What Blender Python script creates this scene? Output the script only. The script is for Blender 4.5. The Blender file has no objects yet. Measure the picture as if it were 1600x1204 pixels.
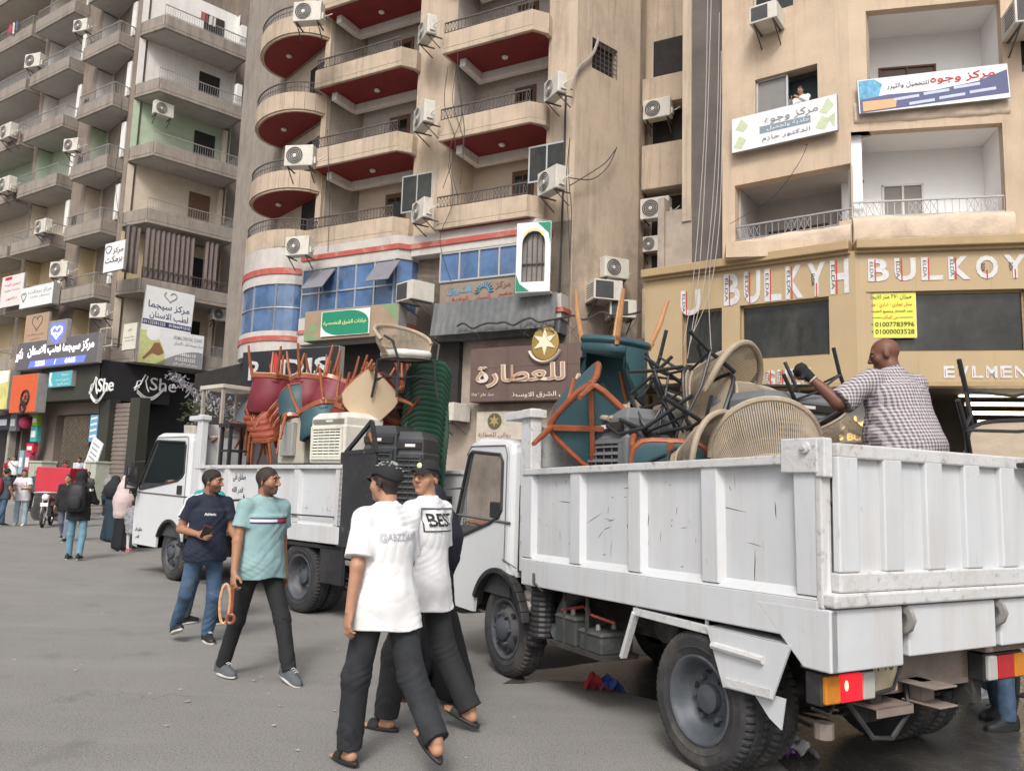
import bpy, math, random
import numpy as np
from mathutils import Vector, Matrix
from mathutils.bvhtree import BVHTree
PI=math.pi; R=math.radians
rnd=random.Random(7)
S=bpy.context.scene; COL=S.collection
# ---------------- camera ----------------
PITCH,ROLL,FPX,CH=R(7.25),R(1.8),1250.0,1.6
FW=Vector((0,math.cos(PITCH),math.sin(PITCH)))
_u=Vector((0,-math.sin(PITCH),math.cos(PITCH))); _r=Vector((1,0,0))
RT=_r*math.cos(ROLL)+_u*math.sin(ROLL); UP=_u*math.cos(ROLL)-_r*math.sin(ROLL)
CP=Vector((0,0,CH))
cam=bpy.data.objects.new('camera',bpy.data.cameras.new('camera')); COL.objects.link(cam)
m=Matrix((RT,UP,-FW)).transposed().to_4x4(); m.translation=CP; cam.matrix_world=m
cam.data.sensor_width=36; cam.data.lens=36*FPX/1600; cam.data.clip_end=2000; cam.data.clip_start=.05
S.camera=cam
# ---------------- world, sun, exposure ----------------
SUN_EL,SUN_AZ=R(46),R(188)      # soft bright shade, the light comes over the camera's left shoulder
w=bpy.data.worlds.new('World'); S.world=w; w.use_nodes=True
nt=w.node_tree; bg=nt.nodes['Background']
sky=nt.nodes.new('ShaderNodeTexSky'); sky.sky_type='NISHITA'; sky.sun_disc=False
sky.sun_elevation=SUN_EL; sky.sun_rotation=SUN_AZ; sky.air_density=1.0; sky.dust_density=6.0; sky.ozone_density=1.0
hs=nt.nodes.new('ShaderNodeHueSaturation'); hs.inputs['Saturation'].default_value=.35
nt.links.new(sky.outputs[0],hs.inputs['Color']); nt.links.new(hs.outputs[0],bg.inputs[0]); bg.inputs[1].default_value=.122
sl=bpy.data.lights.new('sun','SUN'); sl.energy=1.35; sl.angle=R(14); sl.color=(1,.96,.9)
so=bpy.data.objects.new('sun',sl); COL.objects.link(so)
sd=Vector((math.sin(SUN_AZ)*math.cos(SUN_EL),math.cos(SUN_AZ)*math.cos(SUN_EL),math.sin(SUN_EL)))
so.rotation_euler=sd.to_track_quat('Z','Y').to_euler()
vs=S.view_settings; vs.view_transform='Standard'; vs.look='None'; vs.gamma=1; vs.exposure=0.42
S.render.engine='CYCLES'; S.cycles.max_bounces=6; S.cycles.use_denoising=True
# ---------------- projection ----------------
def ray(x,y): return FW+RT*((x-800)/FPX)-UP*((y-602)/FPX)
def on_z(x,y,z=0):
    d=ray(x,y); return CP+d*((z-CH)/d.z)
def on_plane(x,y,P,n):
    d=ray(x,y); return CP+d*((P-CP).dot(n)/d.dot(n))
def at_y(x,y,Y):
    d=ray(x,y); return CP+d*(Y/d.y)
# ---------------- materials ----------------
MATS={}
def mat(name,col,rough=.75,metal=0,var=.12,scale=3,dirt=None,damt=.4,dscale=1.5,streak=0,bump=.0,bscale=80,emit=0,spec=.4,alpha=1,coat=0,trans=0,dthr=.5,runs=0,rcol=(.1,.085,.07),grime=None):
    if name in MATS: return MATS[name]
    m=bpy.data.materials.new(name); m.use_nodes=True; MATS[name]=m
    nt=m.node_tree; N=nt.nodes; L=nt.links; b=N['Principled BSDF']
    b.inputs['Roughness'].default_value=rough; b.inputs['Metallic'].default_value=metal
    b.inputs['Specular IOR Level'].default_value=spec
    if coat: b.inputs['Coat Weight'].default_value=coat
    if trans: b.inputs['Transmission Weight'].default_value=trans
    if alpha<1: b.inputs['Alpha'].default_value=alpha
    tc=N.new('ShaderNodeTexCoord'); oi=N.new('ShaderNodeObjectInfo')
    va=N.new('ShaderNodeVectorMath'); va.operation='ADD'; L.new(tc.outputs['Object'],va.inputs[0])
    cx=N.new('ShaderNodeCombineXYZ'); mu=N.new('ShaderNodeMath'); mu.operation='MULTIPLY'; mu.inputs[1].default_value=37
    L.new(oi.outputs['Random'],mu.inputs[0]); L.new(mu.outputs[0],cx.inputs[0]); L.new(mu.outputs[0],cx.inputs[1]); L.new(cx.outputs[0],va.inputs[1])
    src=va.outputs[0]
    c=list(col)+[1]
    out=None
    if var>0:
        n=N.new('ShaderNodeTexNoise'); n.inputs['Scale'].default_value=scale; n.inputs['Detail'].default_value=6; n.inputs['Roughness'].default_value=.65
        L.new(src,n.inputs['Vector'])
        r=N.new('ShaderNodeValToRGB'); r.color_ramp.elements[0].position=.25; r.color_ramp.elements[1].position=.75
        r.color_ramp.elements[0].color=[max(0,x*(1-var)) for x in col]+[1]; r.color_ramp.elements[1].color=[min(1,x*(1+var)) for x in col]+[1]
        L.new(n.outputs['Fac'],r.inputs[0]); out=r.outputs[0]
    if dirt:
        n2=N.new('ShaderNodeTexNoise'); n2.inputs['Scale'].default_value=dscale; n2.inputs['Detail'].default_value=8; n2.inputs['Roughness'].default_value=.7
        mp=N.new('ShaderNodeMapping'); mp.inputs['Scale'].default_value=(1,1,1-.85*streak); mp.inputs['Location'].default_value=(3.1,7.7,1.3)
        L.new(src,mp.inputs[0]); L.new(mp.outputs[0],n2.inputs['Vector'])
        r2=N.new('ShaderNodeValToRGB'); r2.color_ramp.elements[0].position=dthr; r2.color_ramp.elements[1].position=min(1,dthr+.22)
        r2.color_ramp.elements[0].color=(0,0,0,1); r2.color_ramp.elements[1].color=(damt,)*3+(1,)
        L.new(n2.outputs['Fac'],r2.inputs[0])
        mx=N.new('ShaderNodeMix'); mx.data_type='RGBA'; L.new(r2.outputs[0],mx.inputs['Factor'])
        if out: L.new(out,mx.inputs['A'])
        else: mx.inputs['A'].default_value=c
        mx.inputs['B'].default_value=list(dirt)+[1]; out=mx.outputs['Result']
    if runs:
        n4=N.new('ShaderNodeTexNoise');n4.inputs['Scale'].default_value=2.2;n4.inputs['Detail'].default_value=7;n4.inputs['Roughness'].default_value=.75
        m4=N.new('ShaderNodeMapping');m4.inputs['Scale'].default_value=(1.6,1.6,.10);L.new(src,m4.inputs[0]);L.new(m4.outputs[0],n4.inputs['Vector'])
        r4=N.new('ShaderNodeValToRGB');r4.color_ramp.elements[0].position=.50;r4.color_ramp.elements[1].position=.72;r4.color_ramp.elements[0].color=(0,0,0,1);r4.color_ramp.elements[1].color=(runs,)*3+(1,);L.new(n4.outputs['Fac'],r4.inputs[0])
        x4=N.new('ShaderNodeMix');x4.data_type='RGBA';L.new(r4.outputs[0],x4.inputs['Factor']);L.new(out,x4.inputs['A']);x4.inputs['B'].default_value=list(rcol)+[1];out=x4.outputs['Result']
    if grime:   # soot and splash dirt that thickens toward street level
        sz=N.new('ShaderNodeSeparateXYZ');L.new(tc.outputs['Object'],sz.inputs[0]);mr=N.new('ShaderNodeMapRange');mr.inputs[1].default_value=grime[0];mr.inputs[2].default_value=grime[1];mr.inputs[3].default_value=1;mr.inputs[4].default_value=0;L.new(sz.outputs[2],mr.inputs[0])
        n5=N.new('ShaderNodeTexNoise');n5.inputs['Scale'].default_value=.9;n5.inputs['Detail'].default_value=9;n5.inputs['Roughness'].default_value=.7;L.new(tc.outputs['Object'],n5.inputs['Vector'])
        ad=N.new('ShaderNodeMath');ad.operation='MULTIPLY_ADD';ad.inputs[1].default_value=.62;ad.inputs[2].default_value=-.33;L.new(mr.outputs[0],ad.inputs[0])
        a2=N.new('ShaderNodeMath');a2.operation='ADD';L.new(ad.outputs[0],a2.inputs[0]);L.new(n5.outputs['Fac'],a2.inputs[1])
        r5=N.new('ShaderNodeValToRGB');r5.color_ramp.elements[0].position=.45;r5.color_ramp.elements[1].position=.78;r5.color_ramp.elements[0].color=(0,0,0,1);r5.color_ramp.elements[1].color=(.8,.8,.8,1);L.new(a2.outputs[0],r5.inputs[0])
        x5=N.new('ShaderNodeMix');x5.data_type='RGBA';L.new(r5.outputs[0],x5.inputs['Factor']);L.new(out,x5.inputs['A']);x5.inputs['B'].default_value=(.20,.165,.14,1);out=x5.outputs['Result']
    if out: L.new(out,b.inputs['Base Color'])
    else: b.inputs['Base Color'].default_value=c
    if bump:
        n3=N.new('ShaderNodeTexNoise'); n3.inputs['Scale'].default_value=bscale; n3.inputs['Detail'].default_value=5; L.new(src,n3.inputs['Vector'])
        bp=N.new('ShaderNodeBump'); bp.inputs['Strength'].default_value=min(1,bump); bp.inputs['Distance'].default_value=.02; L.new(n3.outputs['Fac'],bp.inputs['Height']); L.new(bp.outputs[0],b.inputs['Normal'])
    if emit:
        b.inputs['Emission Color'].default_value=c; b.inputs['Emission Strength'].default_value=emit
    return m
# ---------------- mesh builder ----------------
SPLIT={'side_rib','corner_post','recess_opening','duct_window','gate_rib','rim_hole','wheel_nut','panel_joint','vent','shop_pier','shop_post','terminal','white_stripe','fan_ring','icons','open_sash','hose'}
class MB:
    def __init__(s): s.v=[];s.f=[];s.mi=[];s.m=0
    def add(s,vs,fs,M=None):
        k=len(s.v)
        s.v+= [tuple(M@Vector(v)) for v in vs] if M else [tuple(v) for v in vs]
        s.f+= [tuple(i+k for i in f) for f in fs]; s.mi+=[s.m]*len(fs); return s
    def box(s,x0,x1,y0,y1,z0,z1,M=None):
        if x0>x1:x0,x1=x1,x0
        if y0>y1:y0,y1=y1,y0
        if z0>z1:z0,z1=z1,z0
        return s.add([(x0,y0,z0),(x1,y0,z0),(x1,y1,z0),(x0,y1,z0),(x0,y0,z1),(x1,y0,z1),(x1,y1,z1),(x0,y1,z1)],
            [(0,3,2,1),(4,5,6,7),(0,1,5,4),(1,2,6,5),(2,3,7,6),(3,0,4,7)],M)
    def quad(s,a,b,c,d): return s.add([a,b,c,d],[(0,1,2,3)])
    def bar(s,a,b,w,h=None,up=(0,0,1)):
        a=Vector(a);b=Vector(b);h=h or w;d=(b-a).normalized();u=Vector(up)
        if abs(d.dot(u))>.98:u=Vector((1,0,0))
        x=d.cross(u).normalized();y=x.cross(d)
        vs=[p+x*(sx*w/2)+y*(sy*h/2) for p in (a,b) for sx,sy in((-1,-1),(1,-1),(1,1),(-1,1))]
        return s.add(vs,[(3,2,1,0),(4,5,6,7),(0,1,5,4),(1,2,6,5),(2,3,7,6),(3,0,4,7)])
    def loft(s,rings,cap=True,closed=True,M=None):
        n=len(rings[0]);vs=[v for r in rings for v in r];fs=[]
        for i in range(len(rings)-1):
            for j in range(n if closed else n-1):
                a=i*n+j;b=i*n+(j+1)%n;fs.append((a,b,b+n,a+n))
        if cap and closed: fs.append(tuple(range(n-1,-1,-1)));k=(len(rings)-1)*n;fs.append(tuple(range(k,k+n)))
        return s.add(vs,fs,M)
    def tube(s,pts,r,n=8,closed=False,flat=1):
        pts=[Vector(p) for p in pts];N=len(pts);rings=[];ref=None
        for i,p in enumerate(pts):
            if closed:t=(pts[(i+1)%N]-pts[i-1])
            else:t=pts[min(i+1,N-1)]-pts[max(i-1,0)]
            t=t.normalized()
            if ref is None: ref=Vector((0,0,1)) if abs(t.z)<.9 else Vector((1,0,0))
            x=t.cross(ref)
            if x.length<1e-5:x=t.cross(Vector((.3,.9,.2)))
            x.normalize();y=x.cross(t);ref=y
            rr=r[i] if isinstance(r,(list,tuple)) else r
            rings.append([p+x*(rr*math.cos(2*PI*j/n))+y*(rr*flat*math.sin(2*PI*j/n)) for j in range(n)])
        if closed: rings.append(rings[0])
        return s.loft(rings,cap=not closed)
    def lathe(s,prof,n=24,M=None):
        return s.loft([[(r*math.cos(2*PI*j/n),r*math.sin(2*PI*j/n),z) for j in range(n)] for r,z in prof],M=M)
    def prism(s,poly,z0,z1,M=None):
        n=len(poly);vs=[(x,y,z0) for x,y in poly]+[(x,y,z1) for x,y in poly]
        fs=[tuple(range(n-1,-1,-1)),tuple(range(n,2*n))]+[(i,(i+1)%n,(i+1)%n+n,i+n) for i in range(n)]
        return s.add(vs,fs,M)
    def grid(s,fn,nu,nv,M=None):
        vs=[fn(i/nu,j/nv) for j in range(nv+1) for i in range(nu+1)]
        fs=[(j*(nu+1)+i,j*(nu+1)+i+1,(j+1)*(nu+1)+i+1,(j+1)*(nu+1)+i) for j in range(nv) for i in range(nu)]
        return s.add(vs,fs,M)
    def ell(s,c,r,n=12,M=None):
        rings=[]
        for i in range(1,n):
            a=PI*i/n;rings.append([(c[0]+r[0]*math.sin(a)*math.cos(2*PI*j/n),c[1]+r[1]*math.sin(a)*math.sin(2*PI*j/n),c[2]-r[2]*math.cos(a)) for j in range(n)])
        return s.loft(rings,M=M)
    def text(s,t,M,w=None,h=None,d=.01,bold=0):
        vs,fs=text_geo(t,bold)
        if not vs: return s
        xs=[v[0] for v in vs];ys=[v[1] for v in vs];zs=[v[2] for v in vs]
        x0,x1,y0,y1=min(xs),max(xs),min(ys),max(ys);z0=min(zs);zd=max(max(zs)-z0,1e-6)
        sx=w/(x1-x0) if w else h/(y1-y0);sy=h/(y1-y0) if h else sx
        return s.add([((v[0]-(x0+x1)/2)*sx,(v[1]-(y0+y1)/2)*sy,(v[2]-z0)/zd*d) for v in vs],fs,M)
    def islands(s):
        p=list(range(len(s.v)))
        def fd(a):
            while p[a]!=a:p[a]=p[p[a]];a=p[a]
            return a
        for f in s.f:
            r=fd(f[0])
            for i in f[1:]:p[fd(i)]=r
        g={}
        for f,mi in zip(s.f,s.mi):g.setdefault(fd(f[0]),[]).append((f,mi))
        o=[]
        for l in g.values():
            b=MB();ix={}
            for f,mi in l:
                b.f.append(tuple(ix.setdefault(i,len(ix)) for i in f));b.mi.append(mi)
            b.v=[s.v[i] for i in ix];o.append(b)
        return o
    def build(s,name,mats,parent=None,smooth=35,bevel=0,seg=2):
        if name in SPLIT and parent:
            q=s.islands()
            if len(q)>1:
                return [b.build(name,mats,parent,smooth,bevel,seg) for b in q][0]
        me=bpy.data.meshes.new(name);me.from_pydata(s.v,[],s.f)
        if not isinstance(mats,(list,tuple)):mats=[mats]
        for mm in mats:me.materials.append(mm)
        me.polygons.foreach_set('material_index',s.mi)
        if smooth:
            me.polygons.foreach_set('use_smooth',[True]*len(s.f));me.update();me.set_sharp_from_angle(angle=R(smooth))
        me.update()
        o=bpy.data.objects.new(name,me);COL.objects.link(o)
        if parent:o.parent=parent
        if bevel:
            b=o.modifiers.new('bevel','BEVEL');b.width=bevel;b.segments=seg;b.limit_method='ANGLE';b.angle_limit=R(40)
        return o
_tc={}
def text_geo(t,bold=0):
    if (t,bold) in _tc:return _tc[t,bold]
    cu=bpy.data.curves.new('txt','FONT');cu.body=t;cu.resolution_u=3;cu.extrude=.05;cu.offset=bold
    o=bpy.data.objects.new('txt',cu);COL.objects.link(o);bpy.context.view_layer.update()
    me=bpy.data.meshes.new_from_object(o.evaluated_get(bpy.context.evaluated_depsgraph_get()))
    g=([tuple(v.co) for v in me.vertices],[tuple(p.vertices) for p in me.polygons])
    bpy.data.objects.remove(o);bpy.data.curves.remove(cu);bpy.data.meshes.remove(me);_tc[t,bold]=g;return g
# Arabic joining: letter -> (isolated presentation form, joins onwards?)
_AB={}
for ch,cp,dual in [('ا',0xFE8D,0),('ب',0xFE8F,1),('ة',0xFE93,0),('ت',0xFE95,1),('ث',0xFE99,1),('ج',0xFE9D,1),('ح',0xFEA1,1),('خ',0xFEA5,1),('د',0xFEA9,0),('ذ',0xFEAB,0),('ر',0xFEAD,0),('ز',0xFEAF,0),('س',0xFEB1,1),('ش',0xFEB5,1),('ص',0xFEB9,1),('ض',0xFEBD,1),('ط',0xFEC1,1),('ظ',0xFEC5,1),('ع',0xFEC9,1),('غ',0xFECD,1),('ف',0xFED1,1),('ق',0xFED5,1),('ك',0xFED9,1),('ل',0xFEDD,1),('م',0xFEE1,1),('ن',0xFEE5,1),('ه',0xFEE9,1),('و',0xFEED,0),('ى',0xFEEF,0),('ي',0xFEF1,1),('أ',0xFE83,0)]:_AB[ch]=(cp,dual)
def ar(t):
    t=t.replace('لا','\x01').replace('لأ','\x02');o=[]
    lig={'\x01':0xFEFB,'\x02':0xFEF7}
    def fwd(c): return c in _AB and _AB[c][1]
    def bk(c): return c in _AB or c in lig
    for i,c in enumerate(t):
        p=i>0 and fwd(t[i-1]);n=i+1<len(t) and bk(t[i+1])
        if c in lig:o.append(chr(lig[c]+(1 if p else 0)))
        elif c in _AB:
            cp,d=_AB[c];n=n and d
            o.append(chr(cp+(3 if p and n else 1 if p else 2 if n else 0)))
        else:o.append(c)
    s=''.join(reversed(o))
    import re
    return re.sub(r'[0-9٠-٩]+',lambda q:q.group()[::-1],s)
# ---------------- things ----------------
def tag(o,label=None,cat=None,group=None,kind=None):
    if label:o['label']=label
    if cat:o['category']=cat
    if group:o['group']=group
    if kind:o['kind']=kind
    return o
def thing(name,label,cat,loc=(0,0,0),rz=0,group=None,M=None):
    o=bpy.data.objects.new(name,None);COL.objects.link(o);o.empty_display_size=.2
    if M is not None:o.matrix_world=M
    else:o.location=loc;o.rotation_euler=(0,0,rz)
    return tag(o,label,cat,group)
def kids(o): return [c for c in COL.objects if c.parent==o]
def dup(o,label=None,parent=None,M=None):
    c=o.copy();COL.objects.link(c)
    if parent:c.parent=parent
    if M is not None:c.matrix_world=M
    if label:c['label']=label
    for ch in kids(o):dup(ch,parent=c)
    return c
def TR(x,y,z,rz=0,rx=0,ry=0): return Matrix.Translation((x,y,z))@Matrix.Rotation(rz,4,'Z')@Matrix.Rotation(ry,4,'Y')@Matrix.Rotation(rx,4,'X')
WALLM=Matrix.Rotation(PI/2,4,'X')   # text plane XY -> facade plane XZ, front facing -Y
class Fac:
    def __init__(s,O,u):
        s.O=Vector((O[0],O[1],0));s.u=Vector((u[0],u[1],0)).normalized();s.i=Vector((-s.u.y,s.u.x,0));s.rz=math.atan2(s.u.y,s.u.x)
    def uv(s,px,py,off=0):
        P=on_plane(px,py,s.O+s.i*off,s.i);return (P-s.O).dot(s.u),P.z
    def u_(s,px,py,off=0):return s.uv(px,py,off)[0]
    def P(s,u,off,z):return s.O+s.u*u+s.i*off+Vector((0,0,z))
    def M(s,u=0,off=0,z=0,rz=0):
        return Matrix.Translation(s.P(u,off,z))@Matrix.Rotation(s.rz+rz,4,'Z')
    def rect(s,px0,py0,px1,py1,off=0):
        # a rectangle on the facade from its top-left and bottom-right pixels: u0,u1,z0,z1
        ym,xm=(py0+py1)/2,(px0+px1)/2
        return s.u_(px0,ym,off),s.u_(px1,ym,off),s.uv(xm,py1,off)[1],s.uv(xm,py0,off)[1]
def holes(mb,u0,u1,z0,z1,hs,y0=0,th=.3):
    """wall front skin at y0 with openings (u0,u1,z0,z1) and their reveals"""
    us=sorted({u0,u1,*[h[0] for h in hs],*[h[1] for h in hs]});zs=sorted({z0,z1,*[h[2] for h in hs],*[h[3] for h in hs]})
    for a,b in zip(us,us[1:]):
        for c,d in zip(zs,zs[1:]):
            m,n=(a+b)/2,(c+d)/2
            if any(h[0]<m<h[1] and h[2]<n<h[3] for h in hs):continue
            mb.quad((a,y0,c),(b,y0,c),(b,y0,d),(a,y0,d))
    for a,b,c,d in hs:
        mb.quad((a,y0,c),(a,y0+th,c),(b,y0+th,c),(b,y0,c));mb.quad((a,y0,d),(b,y0,d),(b,y0+th,d),(a,y0+th,d))
        mb.quad((a,y0,c),(a,y0,d),(a,y0+th,d),(a,y0+th,c));mb.quad((b,y0,c),(b,y0+th,c),(b,y0+th,d),(b,y0,d))
# ================= materials of the place =================
ASPH=mat('asphalt',(.215,.207,.197),.9,var=.10,scale=.9,dirt=(.13,.125,.12),damt=.45,dscale=.5,bump=.5,bscale=190)
def road_detail():
    nt=ASPH.node_tree;N=nt.nodes;L=nt.links;b=N['Principled BSDF'];src=b.inputs['Base Color'].links[0].from_socket
    tc=N.new('ShaderNodeTexCoord')
    def noise(sc,det,vec=None):
        n=N.new('ShaderNodeTexNoise');n.inputs['Scale'].default_value=sc;n.inputs['Detail'].default_value=det;L.new(vec or tc.outputs['Object'],n.inputs['Vector']);return n.outputs['Fac']
    def ramp(f,p0,p1,c0,c1):
        r=N.new('ShaderNodeValToRGB');r.color_ramp.elements[0].position=p0;r.color_ramp.elements[1].position=p1;r.color_ramp.elements[0].color=(c0,c0,c0,1);r.color_ramp.elements[1].color=(c1,c1,c1,1);L.new(f,r.inputs[0]);return r.outputs[0]
    def mix(a,fac,col,mode='MIX'):
        m=N.new('ShaderNodeMix');m.data_type='RGBA';m.blend_type=mode;L.new(fac,m.inputs['Factor']);L.new(a,m.inputs['A']);m.inputs['B'].default_value=list(col)+[1];return m.outputs['Result']
    c=mix(src,ramp(noise(110,4),.45,.68,0,.7),(.40,.385,.36))
    c=mix(c,ramp(noise(70,3),.32,.46,.75,0),(.10,.098,.095))
    c=mix(c,ramp(noise(1.7,9),.60,.74,0,.35),(.09,.086,.082))
    mp=N.new('ShaderNodeMapping');mp.inputs['Rotation'].default_value=(0,0,R(35));mp.inputs['Scale'].default_value=(.25,2.4,1);L.new(tc.outputs['Object'],mp.inputs[0])
    c=mix(c,ramp(noise(1.2,6,mp.outputs[0]),.50,.68,0,.35),(.30,.29,.28))
    v=N.new('ShaderNodeTexVoronoi');v.feature='DISTANCE_TO_EDGE';v.inputs['Scale'].default_value=.55
    w_=N.new('ShaderNodeVectorMath');w_.operation='ADD';nn=N.new('ShaderNodeTexNoise');nn.inputs['Scale'].default_value=2.5;nn.inputs['Detail'].default_value=6;L.new(tc.outputs['Object'],nn.inputs['Vector']);L.new(tc.outputs['Object'],w_.inputs[0]);L.new(nn.outputs['Color'],w_.inputs[1]);L.new(w_.outputs[0],v.inputs['Vector'])
    cr=ramp(v.outputs['Distance'],.0,.010,1,0);ms=ramp(noise(.6,3),.56,.66,0,.38)
    mm=N.new('ShaderNodeMath');mm.operation='MULTIPLY';L.new(cr,mm.inputs[0]);L.new(ms,mm.inputs[1])
    c=mix(c,mm.outputs[0],(.06,.058,.055));L.new(c,b.inputs['Base Color'])
road_detail()
WET=mat('wet_asphalt',(.075,.071,.066),.27,var=.45,scale=4,bump=.22,bscale=26,spec=.4)
PAVE=mat('pavement',(.26,.24,.22),.85,var=.2,scale=2,dirt=(.12,.11,.1),damt=.5,bump=.3)
LBW=mat('taupe_plaster',(.255,.205,.17),.9,var=.14,scale=1.5,dirt=(.12,.1,.088),damt=.6,dscale=.8,streak=.8,bump=.3,runs=.5,grime=(4,16))
LBS=mat('grey_concrete',(.30,.258,.222),.9,var=.14,scale=2,dirt=(.16,.135,.115),damt=.65,dscale=.9,streak=.6,bump=.3,runs=.55)
SOF=mat('soffit_grey',(.42,.40,.37),.9,var=.1,dirt=(.25,.22,.2),damt=.4,dscale=.7)
CREAM=mat('cream_plaster',(.62,.53,.43),.9,var=.1,scale=1.5,dirt=(.4,.32,.25),damt=.4,dscale=.8,bump=.2)
WHITEP=mat('white_plaster',(.74,.72,.69),.9,var=.06,dirt=(.5,.46,.42),damt=.35,dscale=.9,bump=.15,runs=.25,rcol=(.3,.26,.22))
GREENP=mat('mint_plaster',(.46,.56,.41),.9,var=.08,dirt=(.33,.38,.3),damt=.4,dscale=.9)
YELP=mat('yellow_plaster',(.62,.50,.32),.9,var=.1,dirt=(.42,.34,.24),damt=.5,dscale=.9)
MBW=mat('sand_render',(.51,.41,.312),.92,var=.12,scale=1.2,dirt=(.29,.225,.17),damt=.7,dscale=.45,streak=.55,bump=.6,bscale=45,runs=.5,rcol=(.16,.125,.095),grime=(6,13))
RBW=mat('warm_render',(.57,.445,.33),.92,var=.1,scale=1.2,dirt=(.38,.28,.2),damt=.6,dscale=.5,streak=.4,bump=.5,bscale=45,runs=.28,rcol=(.2,.15,.11))
DIRTY=mat('sooty_render',(.36,.30,.25),.93,var=.25,scale=1.5,dirt=(.12,.1,.09),damt=.8,dscale=.5,streak=.5,bump=.45)
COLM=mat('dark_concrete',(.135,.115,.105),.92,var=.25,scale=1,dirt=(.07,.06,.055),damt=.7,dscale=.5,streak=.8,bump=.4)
REDS=mat('oxblood_soffit',(.20,.026,.026),.8,var=.12,dirt=(.1,.02,.02),damt=.4)
BRICKW=mat('rough_white_stone',(.50,.46,.43),.9,var=.2,scale=14,dirt=(.3,.27,.25),damt=.4,dscale=6,bump=.6,bscale=18)
GOLD=mat('gold_panel',(.42,.315,.185),.55,var=.06,scale=1,dirt=(.4,.29,.16),damt=.4,dscale=.6,streak=.6)
GOLDD=mat('gold_trim',(.38,.275,.15),.5,var=.1,dirt=(.24,.17,.09),damt=.5,dscale=1)
IRON=mat('wrought_iron',(.10,.085,.085),.6,var=.3,scale=8)
STEEL=mat('grey_steel',(.42,.41,.40),.45,metal=.6,var=.15,scale=8)
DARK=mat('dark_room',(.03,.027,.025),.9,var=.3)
GLASS=mat('dark_glass',(.026,.027,.024),.06,var=.8,scale=1.1,dirt=(.10,.092,.075),damt=.6,dscale=.9,streak=.75,spec=.45,dthr=.5)  # mottling and lighter streaks painted into the colour stand in for reflections
BLUEG=mat('blue_reflective_glass',(.055,.12,.26),.12,var=.55,scale=1.3,dirt=(.16,.21,.29),damt=.6,dscale=1.1,streak=.5,spec=1)
REDST=mat('faded_red_stripe',(.42,.095,.075),.7,var=.15,dirt=(.6,.4,.33),damt=.6,dscale=2)
WHITE=mat('white_sheet',(.80,.80,.79),.5,var=.04)
BLACKS=mat('black_fascia',(.022,.022,.025),.4,var=.2,scale=1)
OLIVE=mat('dark_olive_panel',(.045,.045,.036),.5,var=.2,scale=1)
ALU=mat('aluminium',(.55,.55,.54),.4,metal=.7,var=.1)
WOODB=mat('old_brown_wood',(.16,.085,.05),.7,var=.3,scale=6)
SHUT=mat('roller_shutter',(.23,.19,.165),.6,var=.15,dirt=(.12,.1,.09),damt=.5,dscale=2,streak=.6)
def st(o): o['kind']='structure'; return o
# ================= ground =================
g=MB();g.quad((-160,-60,0),(160,-60,0),(160,260,0),(-160,260,0));st(g.build('road',ASPH,smooth=0))
def gp(*px): return [on_z(x,y) for x,y in px]
pd=MB();pts=gp((790,1066),(900,1062),(1000,1088),(1180,1140),(1230,1200),(1240,1330),(1500,1420),(2050,1330),(2000,1080),(1700,1045),(1450,1022),(1250,1015),(1000,1025),(850,1045))
rp=[]
for i,p in enumerate(pts):
    q=pts[(i+1)%len(pts)]
    for k in range(5):
        t=k/5;rp.append((p.lerp(q,t)+Vector((rnd.uniform(-.06,.06),rnd.uniform(-.06,.06),0)))[:2])
pd.prism(rp,.003,.004);st(pd.build('puddle',WET,smooth=0))
# ================= facade frames =================
c1=at_y(205,600,37.)
LL0=Fac(c1,(.83,-.55)); K=LL0.P(-2.05,0,0)
LL=Fac(K,(.83,-.55)); LR=Fac(K,(.72,.69))
m1=at_y(890,600,25.); MF=Fac(m1,(.879,-.477)); MS=Fac(m1,(.76,.65))
ML=Fac(MF.P(-10.75,0,0),(.655,-.755))
r1=at_y(1335,500,19.); RL=Fac(r1,(.814,-.581)); RR=Fac(r1,(.974,-.225))
def walk(name,pts,z=.15):
    b=MB();b.prism([(p.x,p.y) for p in pts],-.1,z);st(b.build(name,PAVE,smooth=0,bevel=.03))
walk('pavement',[LL.P(-60,-1.6,0),LL.P(1.5,-1.6,0),LR.P(9,-2.4,0),LR.P(9,6,0),LR.P(0,8,0),LL.P(-60,8,0)])
walk('pavement',[ML.P(-3.2,-2.4,0),MF.P(-11.3,-3.2,0),MF.P(1.2,-3.2,0),RL.P(-5.6,-2.6,0),RL.P(.6,-2.6,0),RR.P(14,-2.6,0),RR.P(14,9,0),MF.P(3,9,0),MF.P(-9,9,0)])
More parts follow.
